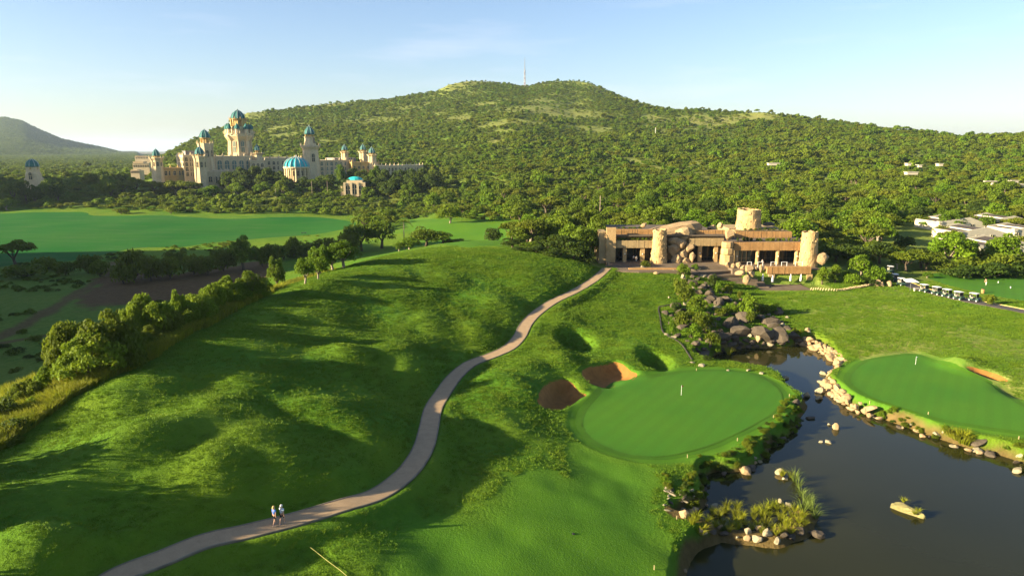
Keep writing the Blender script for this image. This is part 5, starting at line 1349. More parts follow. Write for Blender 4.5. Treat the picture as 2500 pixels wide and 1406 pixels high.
# ------------------------------------------------------------------ mast on the summit
D = hit(1281, 214); ky = D[1]; kz = ky / (F / CP)
MS = thing('radio_mast', 'tall red and white lattice radio mast with dishes on the mountain top', 'mast', (D[0], ky, D[2] - 1))
M['mast_red'] = simple('mast_red_paint', (0.40, 0.06, 0.04, 1), .5, .1); M['mast_steel'] = simple('mast_grey_steel', (0.20, 0.20, 0.21, 1), .5, .1)
Ht = (214 - 147) * kz + 2; zt = .62 * Ht
b = MB()
for k in range(3):
    th = k * 2.094 + .3; p = lambda z: ((1 - z / zt * .72) * 2.6 * math.cos(th), (1 - z / zt * .72) * 2.6 * math.sin(th), z); b.tube([p(0), p(zt)], [.42, .34], 5)
b.build('leg', M['mast_steel'], MS)
for k in range(7):
    s = MB(); z0, z1 = zt * k / 7, zt * (k + 1) / 7
    for j in range(3):
        t0, t1 = j * 2.094 + .3, (j + 1) * 2.094 + .3; r0, r1 = 2.6 * (1 - z0 / zt * .72), 2.6 * (1 - z1 / zt * .72)
        s.tube([(r0 * math.cos(t0), r0 * math.sin(t0), z0), (r1 * math.cos(t1), r1 * math.sin(t1), z1)], [.2, .2], 4); s.tube([(r1 * math.cos(t0), r1 * math.sin(t0), z1), (r1 * math.cos(t1), r1 * math.sin(t1), z1)], [.2, .2], 4)
    s.build('lattice_section', M['mast_red'] if k % 2 else M['white'], MS)
b = MB(); b.tube([(0, 0, zt), (0, 0, zt + (Ht - zt) * .55), (0, 0, Ht)], [.7, .55, .3], 6); b.build('spire', M['mast_steel'], MS)
for k, (z, th, r) in enumerate(((.60, 4.4, 1.1), (.56, 5.3, 1.2), (.52, 3.9, 1.3), (.50, 5.0, 1.1), (.43, 4.9, 1.0), (.36, 3.7, 1.0), (.26, 5.6, .9))):
    d = MB(); d.lathe([(.1, -.3), (r * .8, -.15), (r, .15), (r * .9, .18), (.1, -.1)], 12, cap=False); o = d.build('dish', M['mast_steel'], MS, (1.9 * math.cos(th), 1.9 * math.sin(th), z * Ht)); o.rotation_euler = (math.pi / 2, 0, th + math.pi / 2)
b = MB(); b.box(3, 8, -2, 2, 0, 3.2); b.box(2.8, 8.2, -2.2, 2.2, 3.2, 3.5); b.build('equipment_hut', M['mast_steel'], MS)

# ------------------------------------------------------------------ white houses of the estate on the right
M['house'] = simple('cream_house_wall', (0.48, 0.43, 0.32, 1), .8, .08, .8); M['house_roof'] = simple('dark_slate_roof', (0.065, 0.052, 0.042, 1), .8, .25, .8)
def stepped_house(px_l, py_l, px_p, py_p, px_r, py_r, y, depth, label):
    """white walls with a low pitched roof between raised white gables; left eave, peak and right eave given as pixels"""
    xl, xp, xr = X(px_l, y, py_l), X(px_p, y, py_p), X(px_r, y, py_r); zl, zp, zr = z_at(py_l, y), z_at(py_p, y), z_at(py_r, y); zb = grid_h((xl + xr) / 2, y) - 1.0
    o = thing('stepped_house', label, 'house', (xp, y, 0), math.radians(6)); xl, xr, xp = xl - xp, xr - xp, 0.0
    b = MB(); b.wallpoly([(xl, zb), (xr, zb), (xr, zr), (xp, zp), (xl, zl)], 0, .35); b.wallpoly([(xl, zb), (xr, zb), (xr, zr), (xp, zp), (xl, zl)], depth - .35, depth)
    b.box(xl, xl + .35, .351, depth - .351, zb, zl - .1); b.box(xr - .35, xr, .351, depth - .351, zb, zr - .1); b.build('wall', M['house'], o)
    for s in (0, 1):
        xa, za, xb, zb_ = (xl, zl, xp, zp) if s == 0 else (xp, zp, xr, zr); r_ = MB()
        r_.add([(xa, .36, za - .5), (xb, .36, zb_ - .5), (xb, depth - .36, zb_ - .5), (xa, depth - .36, za - .5), (xa, .36, za - .7), (xb, .36, zb_ - .7), (xb, depth - .36, zb_ - .7), (xa, depth - .36, za - .7)],
               [(0, 1, 2, 3), (7, 6, 5, 4), (0, 4, 5, 1), (1, 5, 6, 2), (2, 6, 7, 3), (3, 7, 4, 0)]); rf = r_.build('roof', M['house_roof'], o)
        n = 2 if s else 1
        for k in range(n):
            f = (k + 1) / (n + 1); x, z = xa + (xb - xa) * f, za + (zb_ - za) * f; g_ = MB(); g_.box(x - .22, x + .22, .37, depth - .37, z - .65, z - .1); g_.build('parapet', M['house'], rf)
    for k, q in enumerate(np.linspace(xl + 1.2, xr - 1.2, 4)): window_mesh(1.1, 1.3, False).build('window', [M['house'], M['cl_glass']], o, (q, -.05, zl - 2.4))
    for q in (xl, xr): c_ = MB(); zq = zl if q == xl else zr; c_.box(q - .7, q + .7, -.4, 1.0, zq - .6, zq + .25); c_.build('corner_cap', M['house'], o)
    return o
for a in ((2290, 541, 2370, 531, 2420, 549, 262, 14, 'cream stepped-roof house farthest back, beside the parked cars'), (2425, 536, 2478, 527, 2540, 545, 266, 14, 'cream stepped-roof house farthest back at the right edge'),
          (2340, 566, 2412, 555, 2470, 572, 238, 14, 'cream stepped-roof house of the middle row with a white gable'), (2475, 560, 2530, 552, 2580, 566, 246, 13, 'cream stepped-roof house of the middle row at the right edge'),
          (2388, 600, 2482, 585, 2545, 605, 214, 13, 'nearest stepped-roof house above the long hedge')): stepped_house(*a)
# concrete canopies and white roofs seen in the wood
for px, py, w, h, y, lab in ((2438, 431, 24, 8, 470, 'upper white T-shaped concrete canopy in the wood'), (2420, 444, 30, 9, 440, 'lower white T-shaped concrete canopy in the wood')):
    k = y / (F / CP); p = at_y(px, py, y); o = thing('concrete_canopy', lab, 'canopy', (p[0], y, p[2])); b = MB(); b.box(-w * k / 2, w * k / 2, 0, 2, 0, .5); b.build('slab', M['house'], o); b = MB(); b.box(w * k * .12, w * k * .24, .4, 1.6, -2.5, 0); b.build('post', M['house'], o)
for px, py, w, h, y, lab in ((1655, 386, 14, 5, 760, 'small white roof in the wood above the giant roof boulder'), (1715, 371, 28, 4, 800, 'low grey shed with a white end high in the wood'), (1890, 405, 26, 5, 560, 'row of pale balconies among trees above the cone tower'), (2220, 406, 8, 5, 520, 'small cream house corner in the wood, left of three'),
        (2247, 410, 8, 6, 520, 'small white house corner in the wood, middle of three'), (2297, 407, 10, 6, 520, 'small white house corner in the wood, right of three'), (2228, 428, 26, 5, 470, 'long white roof edge in the wood below three small houses'), (2478, 450, 16, 9, 440, 'cream wall of a house near the right edge in the wood'), (2492, 458, 14, 7, 430, 'cream house wall at the right edge below another'), (1668, 335, 12, 2, 1050, 'tiny white roof high on the mountain slope')):
    k = y / (F / CP); p = at_y(px, py, y); o = thing('wood_house', lab, 'house', (p[0], y, p[2] + 1.5)); b = MB(); b.box(-w * k / 2, w * k / 2, 0, 4, -1.2, h * k * .25); b.build('wall', M['house'], o); b = MB(); b.box(-w * k / 2 - .5, w * k / 2 + .5, -.3, 4.3, h * k * .25, h * k * .25 + .3); b.build('roof', M['house'], o)
p = hit(1600, 331); b = MB(); b.tube([(0, 0, 0), (0, 0, 10)], [.3, .22], 6); b.build('pole', M['white'], None, (p[0], p[1], p[2]), label='single white pole standing on the mountain slope', cat='pole')
p = hit(2292, 492)
rb = on_plane(2260, 492, 6); 
rl = np.array([at_y(2248, 488, 360)[:2], at_y(2290, 488, 362)[:2], at_y(2345, 480, 366)[:2]])
ribbon('wood_road', spline(rl, 4, False), 10, .15, M['asphalt'])

# ------------------------------------------------------------------ parked cars
def car(loc, rotz, paint, label):
    o = thing('parked_car', label, 'car', loc, rotz, 'cars parked by the houses')
    b = MB(); b.wallpoly([(-2.1, .3), (2.1, .3), (2.15, .75), (1.3, .95), (-1.5, .98), (-2.15, .8)], -.85, .85); b.build('body', paint, o)
    b = MB(); b.wallpoly([(-1.5, .98), (1.1, .95), (.45, 1.42), (-.9, 1.45)], -.75, .75); c_ = b.build('cabin', M['cl_glass'], o); b = MB(); b.box(-.85, .42, -.7, .7, 1.44, 1.5); b.build('roof', paint, c_)
    for x in (-1.35, 1.35):
        for y in (-.8, .8): w = MB(); w.lathe([(.33, -.11), (.33, .11)], 12); q = w.build('wheel', M['tyre'], o, (x, y, .33)); q.rotation_euler = (math.pi / 2, 0, 0)
    return o
M['tyre'] = simple('black_rubber', (0.02, 0.02, 0.02, 1), .8); M['silver'] = simple('silver_car_paint', (0.45, 0.47, 0.5, 1), .3, .05, 1, .3)
for px, py, paint, lab in ((2256, 556, M['silver'], 'silver car parked in the trees left of the cream houses'), (2280, 551, M['white'], 'white car parked next to the silver one')):
    p = hit(px, py); car(tuple(p), .15, paint, lab)

# ------------------------------------------------------------------ shrubs and trees placed one by one
def ground_z(x, y): return float(grid_h(x, y, Z_TRUE))
def put(name, key, px, y, py_top, wpx, label, cat, group=None, sink=.1, base_py=None):
    """a plant at forward distance y (metres) whose top shows at py_top and whose width is wpx"""
    x = X(px, y, py_top + 30); z = ground_z(x, y); h = max(.5, z_at(py_top, y) - z + sink); return plant(name, key, (x, y, z - sink), wpx * y / (F / CP) / 2 * 1.05, h, label, cat, group)
BT = 'trees and shrubs along the crest of the left hill'
for a in [
 ('acacia_tree', 'bush', 178, 82, 752, 130, 'dark olive spreading acacia at the left end of the crest'), ('acacia_tree', 'bush', 255, 79, 745, 150, 'largest bushy acacia on the crest, olive brown with a dark hollow'), ('shrub', 'bushb', 215, 76, 800, 150, 'broad olive thorn bush under the largest acacia'), ('shrub', 'bush', 290, 78, 800, 110, 'dark brown-green bush at the right foot of the largest acacia'),
 ('broadleaf_tree', 'bushb', 352, 92, 706, 120, 'bright round-leaved tree right of the largest acacia'), ('broadleaf_tree', 'bushb', 318, 90, 728, 70, 'low bright leafy tree touching the largest acacia'), ('shrub', 'bush', 400, 93, 745, 90, 'dark bush below the bright round-leaved tree'),
 ('broadleaf_tree', 'bushb', 432, 100, 697, 46, 'slim bright tree with a small head on the crest'), ('shrub', 'bushb', 470, 103, 705, 100, 'wide yellow-green shrub between the slim bright tree and the reeds'), ('shrub', 'bushb', 445, 100, 735, 80, 'dull olive shrub in front of the slim bright tree'),
 ('shrub', 'bushb', 520, 110, 676, 60, 'feathery yellow-green shrub beside two bright trees on the crest'), ('broadleaf_tree', 'bushb', 553, 114, 666, 66, 'bright tree, left of the pair at the crest bend'), ('broadleaf_tree', 'round', 610, 117, 658, 86, 'denser green tree, right of the pair at the crest bend'), ('shrub', 'bushb', 575, 115, 690, 70, 'low shrub between the pair of trees at the crest bend'),
 ('broadleaf_tree', 'round', 672, 150, 618, 46, 'small ball-headed tree standing alone behind the crest'), ('broadleaf_tree', 'bright', 742, 128, 624, 56, 'forked tree on the lit crest, left of the lit trio'), ('broadleaf_tree', 'bright', 775, 134, 622, 60, 'forked tree on the lit crest, second of the lit trio'), ('broadleaf_tree', 'bright', 780, 150, 594, 64, 'tall bright tree behind the forked pair'), ('broadleaf_tree', 'bright', 838, 152, 582, 84, 'largest sunlit tree right of the forked pair'), ('broadleaf_tree', 'bright', 812, 155, 598, 70, 'bright tree half hidden behind the largest sunlit tree'),
 ('shrub', 'bushb', 495, 106, 712, 70, 'bright low shrub right of the wide yellow-green shrub'), ('shrub', 'bushb', 400, 96, 726, 70, 'lumpy bright shrub between the bright tree and the slim one'), ('shrub', 'bushb', 635, 119, 672, 50, 'leafy shrub at the right side of the denser tree'), ('shrub', 'bush', 300, 84, 772, 90, 'olive shrub filling the gap behind the dark bush'), ('shrub', 'bush', 150, 80, 800, 80, 'olive shrub under the left acacia'), ('shrub', 'bush', 62, 71, 915, 70, 'olive shrub in the long grass at the left edge'), ('shrub', 'bushd', 20, 66, 965, 70, 'dark thorn bush at the left edge below the olive shrub'), ('shrub', 'bushb', 118, 76, 888, 60, 'bright weedy shrub in front of the acacias'), ('shrub', 'bushb', 92, 68, 962, 50, 'brownish shrub in the long grass'), ('shrub', 'bushd', 40, 62, 1018, 60, 'low dark bush near the left edge'), ('shrub', 'bush', 20, 60, 1060, 70, 'lowest olive bush at the left edge'), ('shrub', 'bush', 360, 88, 790, 80, 'dull shrub in the tall grass below the dark bush')]:
    put(a[0], a[1] + ('_hd' if a[1] != 'bushd' else ''), a[2], a[3], a[4], a[5] * (1.4 if 'bush' in a[1] else 1.15), a[6], 'tree' if 'tree' in a[0] else 'shrub', BT)
BW = ['nearest', 'second', 'third', 'fourth', 'fifth', 'sixth', 'seventh', 'eighth']
for k, (x, y, h_, w_) in enumerate(((-37, 18, 6, 4.5), (-39, 23, 7, 4.5), (-39, 38, 6.3, 4), (-43, 45.5, 6.6, 4.3), (-47, 52, 6.3, 4.2))):  # unseen bushes added left of the frame to shade the lower slope
    plant('shrub', 'bush', (x, y, ground_z(x, y) - .1), w_, h_, 'olive thorn bush added beyond the left edge to shade the slope, %s from the camera' % BW[k], 'shrub', BT)
VT = 'trees of the valley floor'
for a in [
 ('acacia_tree', 'acacia', 35, 236, 585, 100, 'spreading umbrella acacia at the left edge of the valley'), ('shrub', 'bush', 110, 225, 622, 70, 'dark thicket right of the umbrella acacia'), ('shrub', 'bush', 60, 212, 640, 110, 'dark low thicket below the umbrella acacia'), ('acacia_tree', 'bush', 214, 222, 616, 76, 'small flat acacia beside the dirt track'), ('shrub', 'bush', 160, 218, 636, 60, 'dark bush left of the small flat acacia'),
 ('broadleaf_tree', 'bush', 325, 206, 602, 90, 'dense dark tree at the left end of the valley thicket'), ('shrub', 'bush', 365, 204, 618, 80, 'dark bush right of the dense dark tree'), ('shrub', 'bush', 415, 208, 620, 80, 'dull bush in the middle of the valley thicket'), ('shrub', 'bush', 300, 200, 640, 70, 'dark bush at the left foot of the dense dark tree'), ('shrub', 'bush', 470, 215, 618, 80, 'low bush in the valley thicket beyond the bare soil'), ('broadleaf_tree', 'bush', 545, 222, 596, 76, 'dark tree of the valley left of the upright one'), ('broadleaf_tree', 'round', 592, 222, 578, 84, 'upright tree with a visible trunk in the valley'), ('broadleaf_tree', 'bush', 640, 228, 590, 74, 'dark tree right of the upright valley tree'), ('shrub', 'bush', 505, 214, 616, 60, 'dark bush left of the two valley trees'),
 ('shrub', 'bush', 690, 245, 590, 90, 'wide dark bush before the far fairway'), ('shrub', 'bush', 716, 250, 573, 40, 'light olive shrub before the far fairway'), ('shrub', 'bush', 740, 252, 588, 90, 'dark low bush right of the light olive shrub'), ('shrub', 'bush', 795, 258, 578, 90, 'dark bush at the right end of the far fairway'), ('shrub', 'bush', 430, 225, 606, 70, 'greyish bush at the edge of the far fairway'), ('shrub', 'bush', 245, 215, 634, 60, 'dark bush beside the dirt track'),
 ('broadleaf_tree', 'round', 880, 262, 538, 90, 'dark leafy tree left of the shaggy palm'), ('broadleaf_tree', 'round', 930, 266, 528, 90, 'broad dark tree touching the shaggy palm'), ('broadleaf_tree', 'bush', 850, 255, 556, 60, 'small dark tree by the end of the far fairway'),
 ('broadleaf_tree', 'bright', 1000, 226, 580, 70, 'bright tree at the left of the clump behind the hill top'), ('broadleaf_tree', 'round', 1040, 232, 553, 90, 'tallest round tree of the clump behind the hill top'), ('broadleaf_tree', 'round', 1080, 230, 566, 70, 'green tree at the right of the clump behind the hill top'), ('broadleaf_tree', 'bright', 975, 222, 592, 40, 'low bright tree at the foot of the clump'), ('shrub', 'bush', 1110, 232, 582, 60, 'dark shrub right of the clump behind the hill top'), ('broadleaf_tree', 'dark', 1205, 252, 556, 52, 'compact dark tree alone on the far fairway'), ('broadleaf_tree', 'bright', 1098, 318, 500, 66, 'pale trunked tree in front of the wood by the sunlit mound'),
 ('shrub', 'bush', 297, 437, 505, 44, 'small shrub on the back edge of the valley fairway, left one'), ('shrub', 'bush', 418, 437, 500, 50, 'rounded shrub on the back edge of the valley fairway, right one')]:
    put(a[0], a[1], a[2], a[3], a[4], a[5], a[6], 'tree' if 'tree' in a[0] else 'shrub', VT)
GT = 'grove left of the clubhouse'
gl = ['dark green tree', 'olive tree', 'leafy green tree']
for k, (key, px, y, top, w) in enumerate([('round', 1270, 196, 556, 80), ('acacia', 1300, 200, 530, 100), ('round', 1340, 202, 545, 80), ('dark', 1250, 186, 580, 70), ('round', 1385, 205, 520, 90), ('acacia', 1420, 208, 512, 90), ('bright', 1400, 196, 548, 80), ('dark', 1330, 186, 575, 80), ('round', 1290, 182, 590, 80), ('dark', 1370, 182, 572, 90), ('round', 1420, 186, 556, 84), ('round', 1445, 190, 545, 76), ('dark', 1400, 178, 588, 90), ('bushd', 1260, 178, 602, 50), ('bushd', 1350, 175, 605, 60), ('bushd', 1440, 177, 605, 60), ('acacia', 1250, 206, 540, 80), ('round', 1455, 200, 530, 70), ('dark', 1310, 178, 600, 70)]):
    posn = ('%s ' % (('front row' if y < 183 else 'middle row' if y < 197 else 'back row') + (', left end' if px < 1280 else ', left half' if px < 1340 else ', right half' if px < 1410 else ', clubhouse end')))
    nm = 'shrub' if key.startswith('bush') else 'acacia_tree' if key == 'acacia' else 'broadleaf_tree'
    put(nm, key, px, y, top, w, {'round': 'round green tree', 'acacia': 'flat-topped olive acacia', 'dark': 'dense dark tree', 'bright': 'bright leafy tree', 'bushd': 'dark low shrub'}[key] + ' in the grove left of the clubhouse, ' + posn.strip(), 'shrub' if nm == 'shrub' else 'tree', GT)
RT = 'planting right of the clubhouse'
for a in [('bamboo_clump', 'tall', 2008, 172, 652, 44, 'feathery bamboo clump at the right end of the patio'), ('bamboo_clump', 'tall', 2040, 173, 648, 44, 'second feathery bamboo clump right of the patio'), ('shrub', 'bushb', 2065, 175, 660, 60, 'leafy shrub between bamboo and bright bushes'), ('broadleaf_tree', 'bright', 2105, 178, 622, 66, 'bright green bushy tree right of the bamboo'), ('shrub', 'bushb', 2135, 174, 648, 60, 'bright green bush above the log edging'), ('shrub', 'bushb', 2085, 172, 668, 60, 'fresh green bush in front of the bright bushy tree'), ('shrub', 'bushb', 2160, 175, 665, 36, 'small bright bush at the cart yard'), ('shrub', 'bushd', 2115, 171, 678, 60, 'dark low bush behind the edging boulders'),
          ('acacia_tree', 'acacia', 2215, 188, 612, 90, 'olive acacia behind the golf carts, left one'), ('acacia_tree', 'acacia', 2262, 190, 618, 80, 'olive acacia behind the golf carts, right one'), ('broadleaf_tree', 'bright', 2192, 190, 615, 40, 'light green tree beside the cart yard'), ('broadleaf_tree', 'bright', 2262, 180, 664, 26, 'young bright tree beside the practice green'), ('broadleaf_tree', 'dark', 2085, 190, 600, 80, 'dark tree behind the bamboo'), ('broadleaf_tree', 'dark', 2040, 195, 596, 80, 'dark tree right of the corner tower'), ('broadleaf_tree', 'dark', 2150, 196, 590, 80, 'dark tree behind the cart yard'),
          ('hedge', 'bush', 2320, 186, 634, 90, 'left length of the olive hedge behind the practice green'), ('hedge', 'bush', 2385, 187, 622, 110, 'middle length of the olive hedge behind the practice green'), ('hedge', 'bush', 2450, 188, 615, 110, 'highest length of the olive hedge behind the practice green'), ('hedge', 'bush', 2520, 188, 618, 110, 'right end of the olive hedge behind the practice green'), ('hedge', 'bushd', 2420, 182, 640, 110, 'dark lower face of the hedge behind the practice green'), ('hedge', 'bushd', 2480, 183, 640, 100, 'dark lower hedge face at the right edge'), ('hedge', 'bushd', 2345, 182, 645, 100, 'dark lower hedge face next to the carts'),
          ('shrub', 'bush', 2302, 250, 548, 60, 'olive bush hiding the left foot of the farthest stepped house'), ('shrub', 'bush', 2345, 226, 574, 66, 'olive bush before the middle stepped house, left one'), ('acacia_tree', 'acacia', 2320, 230, 560, 60, 'flat olive acacia between the parked cars and the middle house'), ('shrub', 'bush', 2395, 204, 598, 80, 'broad olive bush before the nearest stepped house'), ('shrub', 'bush', 2450, 206, 603, 70, 'low olive bush under the gable of the nearest stepped house'), ('shrub', 'bush', 2420, 230, 574, 50, 'olive bush between the middle and nearest stepped houses'), ('shrub', 'bush', 2495, 232, 572, 60, 'olive bush at the right edge between the stepped houses'), ('shrub', 'bush', 2415, 150, 716, 34, 'small round bush beside the service road')]:
    put(a[0], a[1], a[2], a[3], a[4], a[5], a[6], 'tree' if 'tree' in a[0] else a[0].split('_')[0], RT)
# trees before the palace
PT = 'dark trees in the palace gardens'
for k, (px, y, top, w, key) in enumerate([(560, 545, 418, 46, 'dark'), (590, 548, 408, 50, 'dark'), (625, 550, 404, 48, 'dark'), (655, 548, 408, 44, 'dark'), (680, 546, 418, 44, 'dark'), (590, 536, 428, 56, 'dark'), (640, 538, 425, 54, 'dark'), (700, 534, 432, 44, 'dark'), (740, 536, 432, 40, 'dark'), (780, 540, 432, 40, 'dark'), (640, 528, 444, 50, 'bright'), (690, 526, 442, 46, 'bright'), (580, 526, 446, 50, 'bright'),
        (830, 556, 402, 30, 'bright'), (860, 560, 410, 40, 'dark'), (885, 556, 414, 44, 'dark'), (915, 552, 404, 34, 'bright'), (940, 550, 412, 44, 'dark'), (970, 548, 414, 44, 'dark'), (1000, 548, 412, 44, 'dark'), (1030, 546, 408, 44, 'dark'), (930, 530, 432, 54, 'dark'), (970, 528, 432, 54, 'dark'), (1010, 528, 430, 54, 'dark'), (1050, 532, 425, 54, 'dark'), (805, 544, 425, 34, 'dark'), (900, 536, 428, 44, 'dark'), (950, 520, 446, 50, 'dark'), (1000, 516, 446, 50, 'round'), (465, 530, 440, 60, 'acacia'), (430, 532, 440, 60, 'acacia'), (380, 536, 440, 60, 'acacia'), (330, 536, 432, 60, 'acacia'), (520, 522, 452, 50, 'bright'), (790, 548, 428, 40, 'dark'), (845, 524, 436, 36, 'dark'), (1065, 545, 415, 50, 'dark'), (300, 530, 440, 70, 'acacia'), (62, 490, 440, 46, 'dark'), (108, 488, 442, 50, 'round'), (85, 478, 452, 44, 'dark'), (30, 486, 446, 46, 'acacia'), (140, 490, 446, 46, 'dark'), (270, 520, 438, 70, 'round'), (500, 515, 458, 50, 'bright'), (470, 512, 460, 50, 'acacia')]):
    lm = [(85, 'the lone domed tower'), (384, 'the tower at the palace left end'), (506, 'the twin palace towers'), (590, 'the great tower'), (650, 'the wall beside the great tower'), (724, 'the wide turquoise dome'), (790, 'the tall slim tower'), (866, 'the flat domed pavilion'), (910, 'the pair of small towers'), (990, 'the palace right wing')]
    l_ = min(lm, key=lambda q: abs(q[0] - px)); dx = px - l_[0]
    lab = {'dark': 'dark evergreen', 'round': 'round green tree', 'bright': 'sunlit yellow-green tree', 'acacia': 'flat-topped acacia'}[key] + (' below and left of ' if dx < -12 else ' below and right of ' if dx > 12 else ' right below ') + l_[1] + (', front row' if y < 532 else ', middle row' if y < 546 else ', back row')
    put('acacia_tree' if key == 'acacia' else 'broadleaf_tree', key, px, y, top, w, lab, 'tree', PT)
for px, y, top, fr, lab in ((985, 246, 535, 3.4, 'shaggy palm with hanging leaves beside the valley'), (1466, 300, 470, 4.0, 'tall feather palm above the clubhouse roof line'), (798, 520, 436, 4.0, 'dark palm left of the flat domed pavilion'), (760, 524, 438, 4.0, 'dark palm below the wide turquoise dome'), (672, 512, 455, 4.0, 'small palm in the sunlit bushes before the palace'), (2112, 400, 460, 4, 'pale stemmed palm in the wood right of the cone tower')):
    x = X(px, y, top); z = ground_z(x, y); palm((x, y, z), max(2.5, z_at(top, y) - z - fr * .25), fr, lab)

# ------------------------------------------------------------------ waterfall rocks
CR = 'dark rocks of the waterfall heap'
R2 = np.random.default_rng(5)
def put_rock(px, py, wpx, hpx, mat, label, group=None, tilt=.25, deep=1.0, sink=.25):
    p = hit(px, py); k = math.hypot(p[0], p[1]) / (F / CP); z = p[2]
    s = wpx * k / 2; return rock((p[0], p[1], z + hpx * k * .5 * (1 - 2 * sink) * .6), s * 1.08, s * deep, hpx * k * .85, mat, label, group, rot=R2.uniform(-.5, .5), tilt=tilt)
casc = [(1645,662),(1712,655),(1752,690),(1792,722),(1850,742),(1905,762),(1925,800),(1975,842),(1900,846),(1800,856),(1735,876),(1690,862),(1640,815),(1622,765),(1655,745),(1692,725),(1668,695)]
CP_ = np.array(casc, float); done = []
def casc_label(px, py, w, tone):
    band = 'top' if py < 700 else 'upper' if py < 745 else 'middle' if py < 790 else 'lower' if py < 830 else 'waterline'
    sd = 'left' if px < np.interp(py, [660, 860], [1672, 1740]) else 'centre' if px < np.interp(py, [660, 860], [1705, 1850]) else 'right'
    return ('large ' if w > 26 else 'small ' if w < 15 else '') + tone + ' in the ' + band + ' part of the waterfall heap, ' + sd + (' side' if sd != 'centre' else '')
tries = 0
while len(done) < 120 and tries < 6000:
    tries += 1; px, py = R2.uniform(1610, 1985), R2.uniform(650, 870)
    if sdist(CP_, np.array([px]), np.array([py]))[0] > -3: continue
    w = R2.gamma(4, 5) + 8
    if any((px - a) ** 2 + (1.6 * (py - b)) ** 2 < (.42 * (w + c)) ** 2 for a, b, c in done): continue
    done.append((px, py, w)); put_rock(px, py, w, w * R2.uniform(.5, .85), 'rock_grey', casc_label(px, py, w, 'wet dark rock'), CR, .4)
for px, py, w, h, lab in [(1805,818,64,46,'broad dark cliff slab where the water falls, left face'),(1853,822,70,44,'broadest dark cliff slab in the middle of the waterfall'),(1905,826,54,38,'dark cliff slab at the right of the waterfall'),(1768,830,40,34,'dark cliff block left of the falling water'),(1880,790,60,26,'flat dark rock above the cliff slabs'),(1790,790,40,24,'dark ledge rock above the left cliff slab'),(1940,826,36,26,'dark shore rock at the right end of the waterfall'),(1730,735,44,26,'dark ledge in the upper cascade'),(1755,742,40,22,'second dark ledge of the upper cascade'),(1716,868,54,18,'long dark shore rock at the left foot of the heap'),(1715,705,36,16,'flat dark stone near the plaza edge')]:
    put_rock(px, py, w, h, 'rock_grey', lab, None, .2, .9)
for px, py, w, h, lab in [(1645,667,12,16,'pale block at the plaza corner of the cascade'),(1667,680,16,20,'pale upright stone on the grass side of the cascade top'),(1678,693,10,10,'small pale stone below the upright one'),(1692,704,8,8,'tiny pale stone beside the cascade shrub'),(1716,676,26,10,'long pale kerb stone at the plaza edge'),(1728,700,14,10,'pale stone beside the round bush'),(1733,690,9,10,'small white stone under the round bush'),(1671,745,12,14,'pale stone between two shrubs left of the cascade'),(1633,728,8,9,'lone pale stone on the lawn left of the cascade'),(1656,719,12,8,'tan stone in the olive shrub'),(1750,752,24,10,'flat pale stone mid cascade'),(1782,733,16,12,'pale boulder right of the upper ledge'),(1802,752,14,9,'yellowish stone in the shrub row'),(1726,803,16,16,'white stone in the middle of the shrub mass'),(1829,822,18,16,'pale rock at the foot of the falling water'),(1852,830,16,18,'tan rock beside the falling water'),(1880,842,22,10,'flat pale rock at the waterline'),(1910,797,18,20,'brownish pale rock at the right rim'),(1922,776,14,9,'white stone on the lawn above the right rim'),(1972,809,14,14,'pair stone on the right lawn near the pond'),(1946,838,16,12,'pale shore rock where the stone bank begins'),(1627,818,18,9,'pale kerb stone of the lawn edge, upper one'),(1645,824,20,8,'pale kerb stone of the lawn edge, lower one'),(1690,886,16,8,'white shore rock below the shrub mass'),(1712,893,30,8,'flat white shore rock at the pond tip'),(1570,656,22,14,'pale boulder with a shrub on the plaza edge'),(1603,669,20,8,'flat tan stone lying on the lawn below the plaza'),(1485,650,10,14,'yellowish boulder at the top of the cart path'),(1705,660,14,14,'pale rock under the plaza shrub'),(1777,905,10,8,'small white rock in the shallow water at the tip')]:
    put_rock(px, py, w, h, 'rock_pale' if 'white' in lab or 'pale' in lab else 'rock_tan', lab)
b = MB()
def put_shrub(px, py, w, h, key, label, group='shrubs of the waterfall heap'):
    p = hit(px, py); k = math.hypot(p[0], p[1]) / (F / CP); return plant('shrub', key, (p[0], p[1], p[2] - .05), w * k / 2 * 1.1, h * k * 1.08, label, 'shrub', group)
